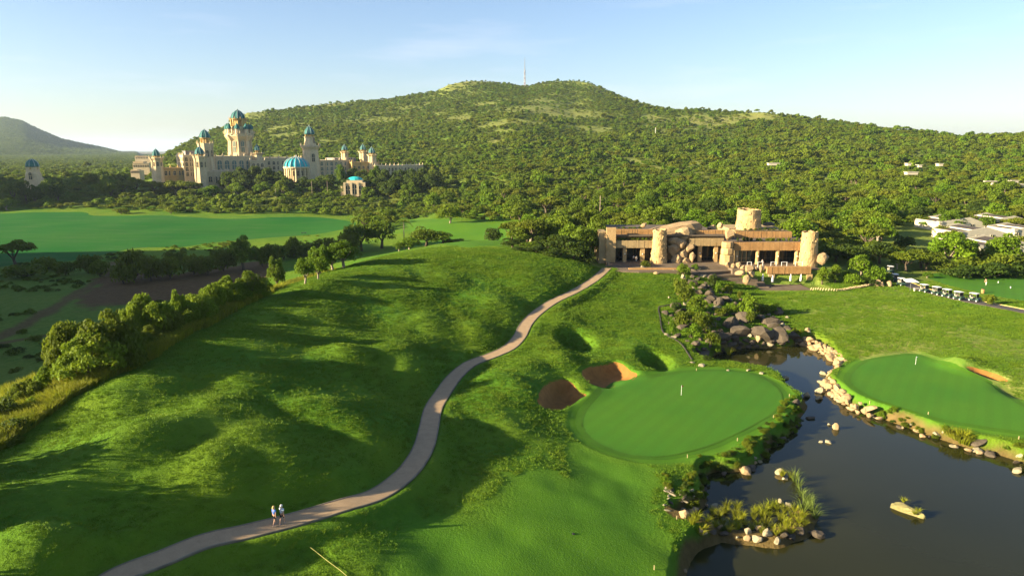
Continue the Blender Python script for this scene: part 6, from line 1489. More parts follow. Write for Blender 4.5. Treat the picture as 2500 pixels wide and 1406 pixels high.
for px, py, w, h, key, lab in [(1668,672,34,28,'bushb','bright hanging shrub at the plaza corner'),(1697,660,20,16,'bushb','small bright shrub on the plaza edge'),(1741,700,32,30,'bushd','dark round bush with a bright side by the steps'),(1737,694,18,20,'bushb','fresh green ball bush by the steps'),(1690,700,16,14,'bushb','little shrub on the lawn edge below the plaza'),(1752,716,24,26,'bushb','yellow-green shrub at the right of the upper cascade'),(1778,716,26,22,'bush','olive shrub right of the upper cascade'),(1806,730,14,22,'bush','slim shrub on the right rim'),(1660,712,40,36,'bush','reddish olive shrub on the left rim'),(1670,735,46,44,'bush','large olive shrub on the left rim'),(1648,760,30,24,'bushd','dark low shrub on the left rim'),(1703,762,52,40,'bushb','smooth bright dome-shaped shrub in the centre'),(1700,786,54,36,'bushb','fresh green shrub below the dome-shaped one'),(1672,798,56,44,'bush','big olive shrub at the left of the heap'),(1716,812,66,52,'bush','largest leafy shrub in the middle of the heap'),(1690,826,52,36,'bushb','yellow-green shrub at the lower left'),(1640,818,18,40,'bushb','tall narrow green shrub beside the lawn wall'),(1760,770,34,22,'bush','shrub in the row above the cliff, left one'),(1785,764,34,26,'bushb','shrub in the row above the cliff, second from left'),(1826,770,52,48,'bushb','tallest yellow-green shrub above the cliff'),(1862,766,34,26,'bush','shrub in the row above the cliff, right of the tallest'),(1890,764,36,22,'bushb','low yellow shrub at the right end of the row'),(1835,788,34,30,'bush','shrub hanging over the cliff'),(1738,842,40,34,'bush','shrub on the left shore, upper one'),(1745,864,34,28,'bushb','shrub on the left shore near the water'),(1945,822,26,22,'bush','olive shrub at the right shore'),(1575,655,26,20,'bush','shrub growing from the boulder on the plaza edge'),(1725,880,26,14,'bushd','dark low shrub at the pond tip')]:
    put_shrub(px, py, w, h, key, lab)
# hanging creepers of the old lawn wall
t = None
wl_ = spline([hit(*q)[:2] for q in [(1652,742),(1622,748),(1608,752),(1612,780),(1616,805),(1628,820),(1652,832),(1672,852),(1690,880)]], 8, False)
kerb('lawn_edging', wl_, 0, .22, .18, M['kerb_dark'])

# falling water
M['fall'] = simple('white_water', (0.55, 0.58, 0.6, 1), .3, .2, 6)

# ------------------------------------------------------------------ rocks along the pond
def shore_rock(px, py, w, h, mat, label, group=None, tilt=.3, deep=.8):
    p = hit(px, py); z = max(p[2], WATER_Z); q = on_plane(px, py, WATER_Z) if p[2] < WATER_Z + .3 else p; k = math.hypot(q[0], q[1]) / (F / CP)
    return rock((q[0], q[1], max(z, WATER_Z) + h * k * .18), w * k / 2 * 1.1, w * k / 2 * deep * 1.1, h * k * .8, mat, label, group, R2.uniform(-.6, .6), tilt)
for px, py, w, h, lab in [(1918,924,22,12,'lone pale rock in the narrow water, left of the causeway'),(1826,905,14,8,'small pale rock at the far shore of the left green'),(1858,912,16,8,'second small pale rock at the shore of the left green'),(2010,913,22,14,'pale rock pair at the inlet, upper one'),(2006,934,26,9,'long flat pale rock at the inlet'),(1968,968,20,22,'upright pale rock of the causeway, left one'),(2004,958,28,24,'largest pale rock of the causeway'),(1998,974,24,14,'broken pale rock in front of the largest causeway rock'),(2034,970,22,14,'pale rock at the right of the causeway'),(2033,955,20,9,'flat rock between the causeway and the stone bank'),(2050,980,26,8,'low row stone at the end of the stone bank'),(1942,985,24,18,'grey causeway rock at the left bank'),(2040,1047,20,20,'angular lit rock standing in the pond'),(2024,1037,12,7,'small rock left of the angular lit rock'),(2003,1079,16,7,'low flat rock in the pond, left of a pair'),(2022,1080,20,12,'pale split rock in the pond, right of a pair'),(1980,1022,22,9,'dark submerged rock below the causeway'),(2226,1038,18,12,'pale rock at the right bank, upper one'),(2238,1052,22,8,'flat tan rock at the right bank'),(2288,1060,26,8,'long pale rock left of the bright grass'),(2306,1056,18,12,'pale rock touching the bright grass'),(2327,1090,22,6,'thin pale rock below the bright grass'),(2392,1084,34,16,'large grey rock at the right bank'),(2386,1102,32,12,'pointed pale rock in the water at the right'),(2412,1106,14,14,'dark pale rock beside the pointed one'),(2492,1122,30,18,'pale rock at the right edge of the picture'),(2480,1152,30,14,'triangular rock alone at the right edge'),(1855,1128,14,12,'yellow lit rock on the left bank, upper one'),(1843,1119,12,10,'small lit rock above the upper yellow one'),(1832,1148,28,12,'grey flat rock at the left bank waterline'),(1905,1156,26,24,'pale rounded rock at the tip of the papyrus islet'),(1915,1170,18,10,'small rock under the papyrus islet'),(1990,1306,44,24,'smooth grey slab at the right end of the spit'),(1825,1300,20,30,'tall lit rock blade on the spit, left one'),(1848,1318,34,22,'lit flat-faced rock on the spit waterline'),(1872,1308,36,34,'broadest lit rock on the spit'),(1898,1322,22,26,'triangular lit rock at the right of the broadest one'),(1800,1312,12,8,'small pale stone at the waterline left of the lit rocks'),(1742,1238,30,14,'pale flat stone at the top of the spit'),(1925,1236,22,22,'pale block on the spit beside the papyrus'),(1905,1226,14,16,'yellow rock left of the pale block'),(1930,1318,34,20,'dark rock right of the lit rocks'),(1770,1304,30,16,'dark grey rock at the waterline of the spit'),(1740,1300,26,14,'grey rock on the left waterline of the spit'),(1688,1254,44,24,'brown rock cliff where the spit meets the lawn'),(1672,1262,30,26,'ochre rock face beside the lawn'),(1672,1396,16,10,'brown rock at the bottom of the left shore'),(1715,1300,28,18,'tan rock below the left root tussocks'),(1822,1322,26,16,'low lit tan rock at the front waterline of the spit'),(1855,1296,24,24,'tan rock rising behind the broadest lit rock'),(1912,1310,26,22,'tan rock between the triangular and the dark spit rocks'),(1955,1300,30,20,'brownish tan rock left of the smooth grey slab'),(1760,1290,22,16,'tan stone among the middle left tussocks'),(1785,1316,22,12,'flat tan stone at the spit waterline')]:
    shore_rock(px, py, w, h, 'rock_grey' if 'grey' in lab or 'dark' in lab else 'rock_tan' if ('brown' in lab or 'ochre' in lab or 'tan' in lab) else 'rock_pale', lab)
bm = bmesh.new()
for _ in range(70): bm.verts.new((R2.uniform(-1, 1), R2.uniform(-.85, .85) * (1 - .25 * abs(R2.uniform(-1, 1))), R2.uniform(-.8, .75)))
bmesh.ops.convex_hull(bm, input=bm.verts); bmesh.ops.delete(bm, geom=[v for v in bm.verts if not v.link_faces], context='VERTS'); bmesh.ops.subdivide_edges(bm, edges=bm.edges, cuts=2, use_grid_fill=True)
for v in bm.verts: v.co += Vector(R2.normal(size=3)) * .035; v.co.y += .18 * math.sin(2.2 * v.co.x)
me_ = bpy.data.meshes.new('boulder'); bm.to_mesh(me_); bm.free()
M['rock_moss'] = rock_mat('mossy_rock', (0.20, 0.17, 0.07, 1), (0.32, 0.27, 0.12, 1), (0.08, 0.09, 0.025, 1))
lg = new_obj('boulder', me_, M['rock_moss'], None, None, 'long mossy boulder lying alone in the open pond', 'boulder'); q = on_plane(2218, 1250, WATER_Z); lg.location = (q[0], q[1], WATER_Z + .1); lg.scale = (1.9, .62, .75); lg.rotation_euler = (0, .05, -.95)
# stone revetment of the right green and rough stones of both banks
def along(px_line, step, closed=False):
    L = spline([on_plane(px, py, WATER_Z + .5)[:2] for px, py in px_line], 10, closed); d = np.r_[0, np.cumsum(np.linalg.norm(np.diff(L, axis=0), axis=1))]
    s = np.arange(0, d[-1], step); return np.c_[np.interp(s, d, L[:, 0]), np.interp(s, d, L[:, 1])]
rv = thing('stone_bank', 'bright tan stone bank wall along the left edge of the right green', 'stone bank', (0, 0, 0))
pts = along([(1958,836),(2000,852),(2042,876),(2048,893),(2030,912),(2016,932),(2036,958),(2062,982),(2095,1000),(2125,1010)], .62); src = None
for k, p in enumerate(pts):
    z = WATER_Z + R2.uniform(-.1, .15); nx = pts[min(k + 1, len(pts) - 1)] - pts[max(k - 1, 0)]; a = math.atan2(nx[1], nx[0])
    for row in range(3):
        if R2.random() < .25: continue
        o = new_obj('stone', ROCKS['rock_tan'][R2.integers(0, 6)], None, rv, (p[0] + R2.uniform(-.25, .25) + .38 * row, p[1] + R2.uniform(-.3, .3) + .15 * row, z + .05 + .5 * row)); q_ = .28 + R2.gamma(2.2, .13)
        o.scale = (q_ * R2.uniform(1, 1.7), q_ * .9, q_ * R2.uniform(.8, 1.2)); o.rotation_euler = (R2.uniform(-.4, .4), R2.uniform(-.4, .4), a + R2.uniform(-.5, .5))
BK = {'left': [(1952,992),(1948,1020),(1925,1058),(1880,1088),(1858,1118),(1800,1150),(1745,1150),(1718,1172),(1718,1225),(1692,1252)], 'right': [(2130,1012),(2210,1042),(2270,1064),(2330,1084),(2400,1098),(2450,1112),(2520,1135)]}
for side, ln in BK.items():
    for k, p in enumerate(along(ln, 1.15)):
        px, py = to_px((p[0], p[1], WATER_Z)); z = WATER_Z + .12
        where = ('left green bank' if side == 'left' else 'right green bank'); 
        sec = ('upper' if py < 1070 else 'middle' if py < 1150 else 'lower') if side == 'left' else ('left' if px < 2260 else 'middle' if px < 2400 else 'right')
        s = .22 + R2.gamma(2, .13); tone = 'rock_grey' if R2.random() < .72 else 'rock_tan'
        if R2.random() < .3: continue
        rock((p[0] + R2.uniform(-.5, .5), p[1] + R2.uniform(-.5, .5), z), s, s * .8, s * .75, tone, '%s %s stone at the waterline of the %s, %s stretch' % ('small' if s < .5 else 'chunky', 'dark' if tone == 'rock_grey' else 'brownish', where, sec), 'waterline stones of the pond banks', None, .3)
# rubble of split stones in the little cove at the left
for k in range(26):
    px, py = R2.uniform(1622, 1690), R2.uniform(1180, 1248)
    s = R2.uniform(.18, .38); p = hit(px, py); rock((p[0], p[1], p[2] + .05), s * 1.6, s * .7, s * .7, 'rock_pale' if k % 3 else 'rock_grey', '%s split stone chip in the rubble cove, %s part' % ('pale' if k % 3 else 'grey', 'upper' if py < 1203 else 'middle' if py < 1226 else 'lower'), 'split stones of the rubble cove', None, .3, 'stone', 'stone')

# ------------------------------------------------------------------ reeds and bank plants
def blade_mesh(seed, n, rad, h, w, lean, mat, name):
    o = tuft_mesh(name, seed, n, rad, h, w, lean, mat); me = o.data; bpy.data.objects.remove(o); return me
M['reed'] = simple('papyrus_green', (0.10, 0.14, 0.02, 1), .7, .3, 2)
TUS = [blade_mesh(300 + i, 80, .16, 1.0, .022, .9, 'dry_blade', 'reed_tussock') for i in range(3)]
PAP = [blade_mesh(320 + i, 60, .12, 1.9, .02, .95, 'reed', 'papyrus') for i in range(2)]
BRG = [blade_mesh(330 + i, 120, .5, .8, .03, .8, 'dry_blade', 'bright_grass') for i in range(2)]
def tuss(px, py, s, lst, name, label, cat, group):
    p = hit(px, py); z = max(p[2], WATER_Z - .02); p = p if p[2] > WATER_Z else on_plane(px, py, WATER_Z)
    o = new_obj(name, random.choice(lst), None, None, (p[0], p[1], z), label, cat, group); o.scale = (s, s, s * R2.uniform(.8, 1.15)); o.rotation_euler = (0, 0, R2.uniform(0, 6.28)); return o
spots = [(1738,1250),(1775,1238),(1742,1258),(1800,1240),(1795,1258),(1812,1265),(1785,1282),(1800,1290),(1780,1296),(1848,1245),(1840,1265),(1862,1262),(1878,1258),(1850,1285),(1835,1292),(1870,1280),(1885,1290),(1905,1268),(1898,1245),(1915,1250),(1935,1262),(1950,1275),(1960,1262),(1920,1285),(1908,1298),(1715,1295),(1690,1280),(1712,1305),(1890,1235),(1940,1248),(1965,1280),(1860,1300),(1930,1300),(1755,1262),(1770,1250),(1820,1280),(1895,1305),(1948,1290),(1880,1240),(1925,1275),(1745,1285),(1765,1278),(1700,1270),(1728,1272),(1800,1275),(1865,1250),(1842,1250)]
for px, py in spots:
    sec = 'left' if px < 1790 else 'middle' if px < 1870 else 'right'; row = 'back' if py < 1258 else 'middle' if py < 1284 else 'front'
    tuss(px, py, R2.uniform(.75, 1.15), TUS, 'reed_tussock', 'yellow-green tussock, %s row, %s part of the stony spit' % (row, sec), 'grass tussock', 'grass tussocks of the spit')
for px, py, lab in [(1910,1162,'golden tussock on the papyrus islet, left one'),(1930,1164,'golden tussock on the papyrus islet, right one')]: tuss(px, py, 1.0, TUS, 'reed_tussock', lab, 'grass tussock', 'grass tussocks of the spit')
for px, py in [(1940,1176),(1950,1190),(1955,1210),(1965,1225),(1975,1240),(1985,1250),(1990,1265),(1960,1250),(1978,1228)]:
    tuss(px, py, R2.uniform(.7, .95), PAP, 'papyrus', 'arching papyrus clump between the islet and the spit, %s' % ('upper' if py < 1200 else 'middle' if py < 1236 else 'lower'), 'papyrus', 'papyrus clumps of the pond')
for px, py in [(2318,1058),(2330,1066),(2345,1074),(2355,1082),(2338,1062),(2362,1072),(2350,1064)]:
    tuss(px, py, R2.uniform(1.1, 1.5), BRG, 'bright_grass', 'bright green grass clump hanging from the right bank, %s' % ('left' if px < 2340 else 'right'), 'grass clump', 'bright grass of the right bank')
for px, py, sd in ((2205, 1232, 'upper end'), (2232, 1262, 'lower end'), (2240, 1258, 'lower right side')):
    o = tuss(px, py, .7, TUS, 'reed_tussock', 'small grass tuft growing on the %s of the lone mossy boulder' % sd, 'grass tussock', None); o.location.z = WATER_Z + .35
tuss(1780, 866, 1.6, TUS, 'reed_tussock', 'yellow reed tuft standing at the left shore below the waterfall', 'grass tussock', None)
tuss(1775, 860, 1.3, TUS, 'reed_tussock', 'thinner yellow reed behind the tuft below the waterfall', 'grass tussock', None)
# scrubby cover on the two banks
def bank_shrubs(px_line, step, off, smin, smax, where, group, dens):
    L = along(px_line, step)
    for k, p in enumerate(L):
        if R2.random() > dens: continue
        tg = L[min(k + 1, len(L) - 1)] - L[max(k - 1, 0)]; tg = tg / (np.linalg.norm(tg) + 1e-9); q = p + np.array([-tg[1], tg[0]]) * R2.uniform(*off); z = ground_z(*q)
        if z < WATER_Z - .3: continue
        px, py = to_px((q[0], q[1], z)); key = R2.choice(['bush', 'bushd', 'bushb', 'bush']); s = R2.uniform(smin, smax)
        sec = ('upper' if py < 1070 else 'middle' if py < 1140 else 'lower') if where.startswith('left green') else ('left' if px < 2260 else 'middle' if px < 2400 else 'right')
        plant('bank_shrub', key, (q[0], q[1], max(z, WATER_Z) - .1), s, s * R2.uniform(.9, 1.4), '%s %s shrub on the %s, %s stretch' % ('tiny' if s < .45 else 'low', {'bush': 'olive', 'bushd': 'dark', 'bushb': 'fresh green'}[key], where, sec), 'shrub', group)
bank_shrubs(BK['left'], .42, (-2.2, 0.2), .3, .75, 'left green bank', 'shrubs of the pond banks', .95)
bank_shrubs(BK['right'], .3, (-.3, 2.1), .35, .85, 'right green bank', 'shrubs of the pond banks', .95)
bank_shrubs([(1640,1190),(1650,1215),(1668,1240),(1690,1252)], .5, (-1.2, 1.2), .3, .6, 'left bank of the rubble cove', 'shrubs of the pond banks', .9)
bank_shrubs([(1690,1252),(1730,1285),(1800,1300)], .6, (-1, 1), .3, .5, 'left root of the spit', 'shrubs of the pond banks', .8)

# ------------------------------------------------------------------ people
def skin_obj(name, V, E, R, mat, parent, root=0, sub=1):
    me = bpy.data.meshes.new(name); me.from_pydata([tuple(v) for v in V], E, []); me.materials.append(mat)
    o = new_obj(name, me, None, parent); md = o.modifiers.new('skin', 'SKIN'); md.use_smooth_shade = True
    sv = me.skin_vertices[0].data
    for i, r in enumerate(R): sv[i].radius = (r, r) if not isinstance(r, tuple) else r
    sv[root].use_root = True
    s = o.modifiers.new('sub', 'SUBSURF'); s.levels = sub; s.render_levels = sub; return o
M['skin_p'] = simple('skin', (0.45, 0.26, 0.17, 1), .5, .05, 3); M['hair_d'] = simple('dark_hair', (0.03, 0.02, 0.015, 1), .6); M['hair_f'] = simple('fair_hair', (0.45, 0.30, 0.12, 1), .6); M['hair_g'] = simple('grey_hair', (0.5, 0.48, 0.45, 1), .6)
M['blue'] = simple('blue_cloth', (0.05, 0.13, 0.40, 1), .8); M['palecloth'] = simple('pale_blue_cloth', (0.55, 0.62, 0.70, 1), .8); M['black'] = simple('black_cloth', (0.015, 0.015, 0.02, 1), .8); M['cream_cloth'] = simple('cream_cloth', (0.66, 0.62, 0.52, 1), .8); M['pink'] = simple('salmon_cloth', (0.55, 0.22, 0.16, 1), .8); M['shoe'] = simple('grey_shoes', (0.25, 0.25, 0.27, 1), .7); M['greencloth'] = simple('green_cloth', (0.05, 0.2, 0.12, 1), .8)
def person(loc, rotz, label, shirt, legs, hair, stride=.18, shorts=True, h=1.75, arms=(.12, -.12), lean=0.0, reach=False):
    """faces +Y in its own frame; one skinned body, clothes and hair over it"""
    o = thing('person', label, 'person', loc, rotz); o.scale = (h / 1.75,) * 3
    V, E, R = [], [], []
    def add(p, r, par=None):
        V.append(Vector(p)); R.append(r)
        if par is not None: E.append((par, len(V) - 1))
        return len(V) - 1
    ly = lambda z: lean * max(0, z - .95)
    pel = add((0, 0, .95), (.15, .11)); wa = add((0, ly(1.1), 1.12), (.135, .10), pel); ch = add((0, ly(1.35), 1.33), (.165, .115), wa); nk = add((0, ly(1.5), 1.47), .055, ch); hd0 = add((0, ly(1.58) + .012, 1.555), (.062, .075), nk); hd = add((0, ly(1.65) + .01, 1.655), (.075, .09), hd0); add((0, ly(1.72), 1.735), (.05, .06), hd)
    add((0, ly(1.6) + .115, 1.615), .012, hd0)
    knees = []
    for s, sg in ((-1, 1), (1, -1)):
        f = stride * sg; hp = add((.09 * s, 0, .88), .085, pel); kn = add((.10 * s, f * .55 + .03, .50), .055, hp); an = add((.10 * s, f - (.06 if sg < 0 else 0), .09 + (.06 if sg < 0 else 0)), .036, kn); add((.11 * s, f + .13 - (.05 if sg < 0 else 0), .04 + (.02 if sg < 0 else 0)), .035, an); knees.append((hp, kn, an))
    hands = []
    for k, s in enumerate((-1, 1)):
        f = arms[k]; sh = add((.185 * s, ly(1.42), 1.41), .05, ch)
        if reach: el = add((.20 * s, ly(1.4) + .12, 1.18), .04, sh); wr = add((.06 * s, ly(1.4) + .30, 1.0), .028, el); dirv = Vector((-.1 * s, .3, -.9)).normalized()
        else: el = add((.235 * s, f * .3 + ly(1.2), 1.14), .04, sh); wr = add((.25 * s, f + .06 + ly(1.0), .90), .028, el); dirv = Vector((0, .25 + f * .5, -.95)).normalized()
        pa = add(V[wr] + dirv * .07, (.036, .018), wr); sd_ = dirv.cross(Vector((0, 1, 0))).normalized()
        for q, (off, L) in enumerate(((-.027, .062), (-.009, .078), (.009, .074), (.027, .058))):
            a = add(V[pa] + sd_ * off + dirv * .035, .0095, pa); a2 = add(V[a] + dirv * L * .55 + Vector((0, .008, 0)), .0088, a); add(V[a2] + dirv * L * .45 + Vector((0, .016, 0)), .008, a2)
        th = add(V[wr] + dirv * .035 + Vector((-.028 * s, .02, 0)), .011, wr); add(V[th] + dirv * .045 + Vector((-.012 * s, .02, 0)), .0095, th)
    skin_obj('body', V, E, R, M['skin_p'], o, pel)
    # clothes
    sv, se, sr = [V[pel] + Vector((0, 0, -.02)), V[wa], V[ch], Vector((0, ly(1.45), 1.43))], [(0, 1), (1, 2), (2, 3)], [(.165, .125), (.152, .115), (.182, .13), (.09, .08)]
    for s, nm in ((-1, 0), (1, 1)):
        sh = [i for i, v in enumerate(V) if abs(v.z - 1.41) < .001 and v.x * s > 0][0]; el = sh + 1
        b0 = len(sv); sv += [V[sh], V[sh].lerp(V[el], .62)]; se += [(2, b0), (b0, b0 + 1)]; sr += [.068, .06]
    skin_obj('shirt', sv, se, sr, shirt, o, 0)
    tv, te, tr_ = [V[pel] + Vector((0, 0, .03))], [], [(.16, .12)]
    for hp, kn, an in knees:
        b0 = len(tv); tv += [V[hp], V[hp].lerp(V[kn], .75)] ; te += [(0, b0), (b0, b0 + 1)]; tr_ += [.102, .085]
        if not shorts: tv += [V[kn], V[an] + Vector((0, 0, .02))]; te += [(b0 + 1, b0 + 2), (b0 + 2, b0 + 3)]; tr_ += [.075, .06]
    skin_obj('shorts' if shorts else 'trousers', tv, te, tr_, legs, o, 0)
    for hp, kn, an in knees:
        skin_obj('shoe', [V[an] + Vector((0, -.04, -.05)), V[an + 1] + Vector((0, .02, 0))], [(0, 1)], [(.05, .045), (.045, .03)], M['shoe'], o)
    hb = MB(); c = V[hd]; hb.lathe([(.100, -.02), (.108, .03), (.098, .075), (.06, .115), (.01, .128)], 12, sy=1.12); hb.box(-.085, .085, -.115, -.03, -.11, .02, taper=.01); hb.build('hair', hair, o, (c.x, c.y - .012, c.z), smooth=True)
    for s in (-1, 1): e = MB(); e.lathe([(.004, -.012), (.012, 0), (.004, .012)], 6); e.build('eye', M['black'], o, (c.x + .032 * s, c.y + .088, c.z + .005))
    return o
p = hit(672, 1282); person(tuple(hit(671, 1282) + np.array([0, 0, .03])), math.radians(-28), 'person in blue top and dark shorts walking on the path, left of a pair', M['blue'], M['black'], M['hair_f'], .2, h=1.66)
person(tuple(hit(690, 1280) + np.array([0, 0, .03])), math.radians(-26), 'person in white top and black shorts walking on the path, right of a pair', M['palecloth'], M['black'], M['hair_g'], -.2, h=1.72)
person(tuple(hit(2407, 697)), math.radians(100), 'golfer in white trousers and a salmon shirt bending over a putt on the practice green', M['pink'], M['cream_cloth'], M['hair_d'], .1, False, 1.8, lean=.35, reach=True)
person(tuple(on_plane(2330, 727, -3.35)), math.radians(-60), 'person in cream trousers and green top beside the golf carts, left one', M['greencloth'], M['cream_cloth'], M['hair_d'], .22, False)
person(tuple(on_plane(2346, 730, -3.35)), math.radians(20), 'person in cream trousers and salmon top beside the golf carts, right one', M['pink'], M['cream_cloth'], M['hair_d'], .06, False)
q = at_y(1546, 634, YL + 1.5); person((q[0], YL + 1.0, .12), math.radians(170), 'waiter in a white shirt standing before the dark doors of the left wing', M['cream_cloth'], M['black'], M['hair_d'], .05, False)
q = at_y(1553, 634, YL + .6); person((q[0], YL + .3, .12), math.radians(200), 'second waiter in white nearer the round tower', M['cream_cloth'], M['cream_cloth'], M['hair_d'], .08, False)
q = at_y(1860, 640, 181); person((q[0], 180.6, .05), math.radians(190), 'guest in a white shirt between the columns of the right wing', M['cream_cloth'], M['black'], M['hair_d'], .08, False)

# ------------------------------------------------------------------ golf carts
M['cart_body'] = simple('dark_green_cart_body', (0.03, 0.06, 0.045, 1), .35, .1); M['cart_seat'] = simple('cream_cart_seat', (0.5, 0.45, 0.33, 1), .6, .1)
def golf_cart():
    o = thing('golf_cart', '', 'golf cart', (0, 0, 0), group='golf carts lined up on the service road')
    b = MB(); b.wallpoly([(-1.15, .32), (1.1, .32), (1.2, .55), (1.05, .82), (.72, .9), (.55, .42), (-.05, .40), (-.12, .72), (-.75, .74), (-1.15, .62)], -.55, .55); b.build('body', M['cart_body'], o)
    r = MB(); r.wallpoly([(-.95, 1.78), (.75, 1.80), (.72, 1.86), (0, 1.91), (-.92, 1.86)], -.60, .60); r.build('roof', M['white'], o)
    s = MB(); s.box(-.62, -.08, -.5, .5, .75, .86); s.box(-.72, -.60, -.5, .5, .87, 1.28); s.build('seat', M['cart_seat'], o)
    for x, x2 in ((.72, .62), (-.72, -.85)):
        for y in (-.5, .5): t_ = MB(); t_.tube([(x, y, .8), (x2, y, 1.8)], [.022, .022], 6); t_.build('strut', M['mast_steel'], o)
    w = MB(); w.add([(.72, -.5, .92), (.72, .5, .92), (.64, .5, 1.74), (.64, -.5, 1.74), (.74, -.5, .92), (.74, .5, .92), (.66, .5, 1.74), (.66, -.5, 1.74)], [(3, 2, 1, 0), (4, 5, 6, 7), (0, 1, 5, 4), (2, 3, 7, 6)]); w.build('windscreen', M['cl_glass'], o)
    g_ = MB(); g_.lathe([(.13, .55), (.15, 1.0), (.13, 1.35)], 8, (-.98, .22)); g_.lathe([(.13, .55), (.15, 1.0), (.13, 1.35)], 8, (-.98, -.22)); g_.build('golf_bag', M['black'], o)
    for x in (-.78, .78):
        for y in (-.5, .5):
            w = MB(); w.lathe([(.15, -.09), (.22, -.09), (.23, 0), (.22, .09), (.15, .09)], 12); q = w.build('wheel', M['tyre'], o, (x, y, .23)); q.rotation_euler = (math.pi / 2, 0, 0)
            h_ = MB(); h_.lathe([(.14, -.095), (.15, 0), (.14, .095)], 10); h_.build('hub_cap', M['white'], q)
    return o
gc = golf_cart(); n0 = 0
for k, (px, py, lab) in enumerate([(2256, 712, 'golf cart at the far end of the line, beside the big white parasol'), (2286, 718, 'second golf cart from the big white parasol'), (2312, 724, 'golf cart in the middle of the line'), (2340, 730, 'golf cart behind the two people in cream trousers'), (2378, 734, 'golf cart at the near end of the line, closest to the open road'),
        (2172, 672, 'golf cart parked in the shade of the cart yard, farthest'), (2184, 688, 'golf cart parked in the shade of the cart yard, nearest'), (2200, 697, 'golf cart left of the big white parasol')]):
    o = gc if k == 0 else copy_tree(gc); p = on_plane(px, py, -3.38); o.location = (p[0], p[1], ground_z(p[0], p[1]) + .03); o['label'] = lab
    d = np.linalg.norm(road_line - p[:2], axis=1).argmin(); d = min(max(d, 1), len(road_line) - 2); tg = road_line[d + 1] - road_line[d - 1]; o.rotation_euler = (0, 0, math.atan2(tg[1], tg[0]) + R2.uniform(-.12, .12))
p = on_plane(2222, 708, -3.38); o = thing('open_parasol', 'large square white parasol open over the starter desk by the golf carts', 'parasol', (p[0], p[1], ground_z(p[0], p[1])))
b = MB(); b.lathe([(2.0, 2.25), (2.0, 2.32), (.9, 2.72), (.05, 2.95)], 4, ph=.5); b.build('canopy', M['white'], o); b = MB(); b.lathe([(.04, 0), (.04, 2.6)], 6); b.lathe([(.4, 0), (.35, .1)], 10); b.build('pole', M['mast_steel'], o)
b = MB(); b.box(-.7, .7, -.35, .35, .7, .76); [b.box(x - .04, x + .04, -.3, .3, 0, .7) for x in (-.6, .6)]; b.build('desk', M['cart_seat'], None, (p[0] + .9, p[1] - 1.2, ground_z(p[0], p[1])), label='cream starter desk under the open white parasol', cat='desk')
# things on the practice green
for px, py, lab in ((2365, 678, 'small white marker ball on the shaded left of the practice green'), (2437, 691, 'small white marker right of the golfer on the practice green'), (2467, 704, 'white marker nearest the front of the practice green')):
    p = hit(px, py); b = MB(); b.lathe([(.05, 0), (.09, .1), (.11, .25), (.07, .42), (.01, .48)], 8); b.build('tee_marker', M['white'], None, tuple(p), label=lab, cat='marker')
p = hit(2399, 716); o = thing('litter_bin', 'orange brown bin beside the practice green', 'bin', tuple(p)); b = MB(); b.lathe([(.32, 0), (.36, .45), (.38, .95), (.30, 1.0)], 10); b.build('drum', M['cl_fascia'], o); b = MB(); b.lathe([(.2, .98), (.3, 1.02), (.1, 1.15)], 10); b.build('lid', M['cl_frame'], o)
# flags
M['flag_red'] = simple('red_flag_cloth', (0.5, 0.03, 0.03, 1), .7); M['pin'] = simple('white_pin_paint', (0.75, 0.74, 0.7, 1), .4)
for px, py, hp, mat, lab in ((1663, 965, 1.5, M['flag_red'], 'white flagstick with a small red flag on the left green'), (2235, 890, 1.4, M['white'], 'white flagstick on the right green')):
    p = hit(px, py); o = thing('flagstick', lab, 'flagstick', (p[0], p[1], p[2] + .03)); b = MB(); b.lathe([(.026, -.1), (.022, hp)], 6); b.build('pole', M['pin'], o)
    b = MB(); b.add([(.03, 0, hp), (.36, .10, hp - .13), (.03, 0, hp - .30), (.03, .02, hp), (.36, .12, hp - .13), (.03, .02, hp - .30)], [(0, 1, 2), (5, 4, 3), (0, 3, 4, 1), (1, 4, 5, 2)]); b.build('flag', mat, o)
    b = MB(); b.lathe([(.10, .0), (.10, .006)], 12); b.build('cup', M['black'], o)
# hazard stakes
M['log'] = simple('weathered_log', (0.46, 0.35, 0.18, 1), .8, .2, 3)
for px, py, lab in ((1652,1268,'white stake beside the ochre rock face'),(1597,1390,'white stake at the lower left shore'),(1678,1117,'pale stake above the rubble cove'),(1800,1076,'pale stake at the bend of the left green'),(1927,968,'pale stake at the right tip of the left green'),(1888,1020,'pale stake at the lower right rim of the left green'),(2123,985,'pale stake at the stone bank of the right green'),(2266,1012,'pale stake at the front rim of the right green'),(2487,1072,'pale stake at the right edge of the right green'),(1700,905,'pale stake at the pond tip')):
    p = hit(px, py); b = MB(); b.box(-.035, .035, -.035, .035, -.2, .42, taper=.006); b.build('hazard_stake', M['log'], None, tuple(p), label=lab, cat='stake', group='hazard stakes of the pond')
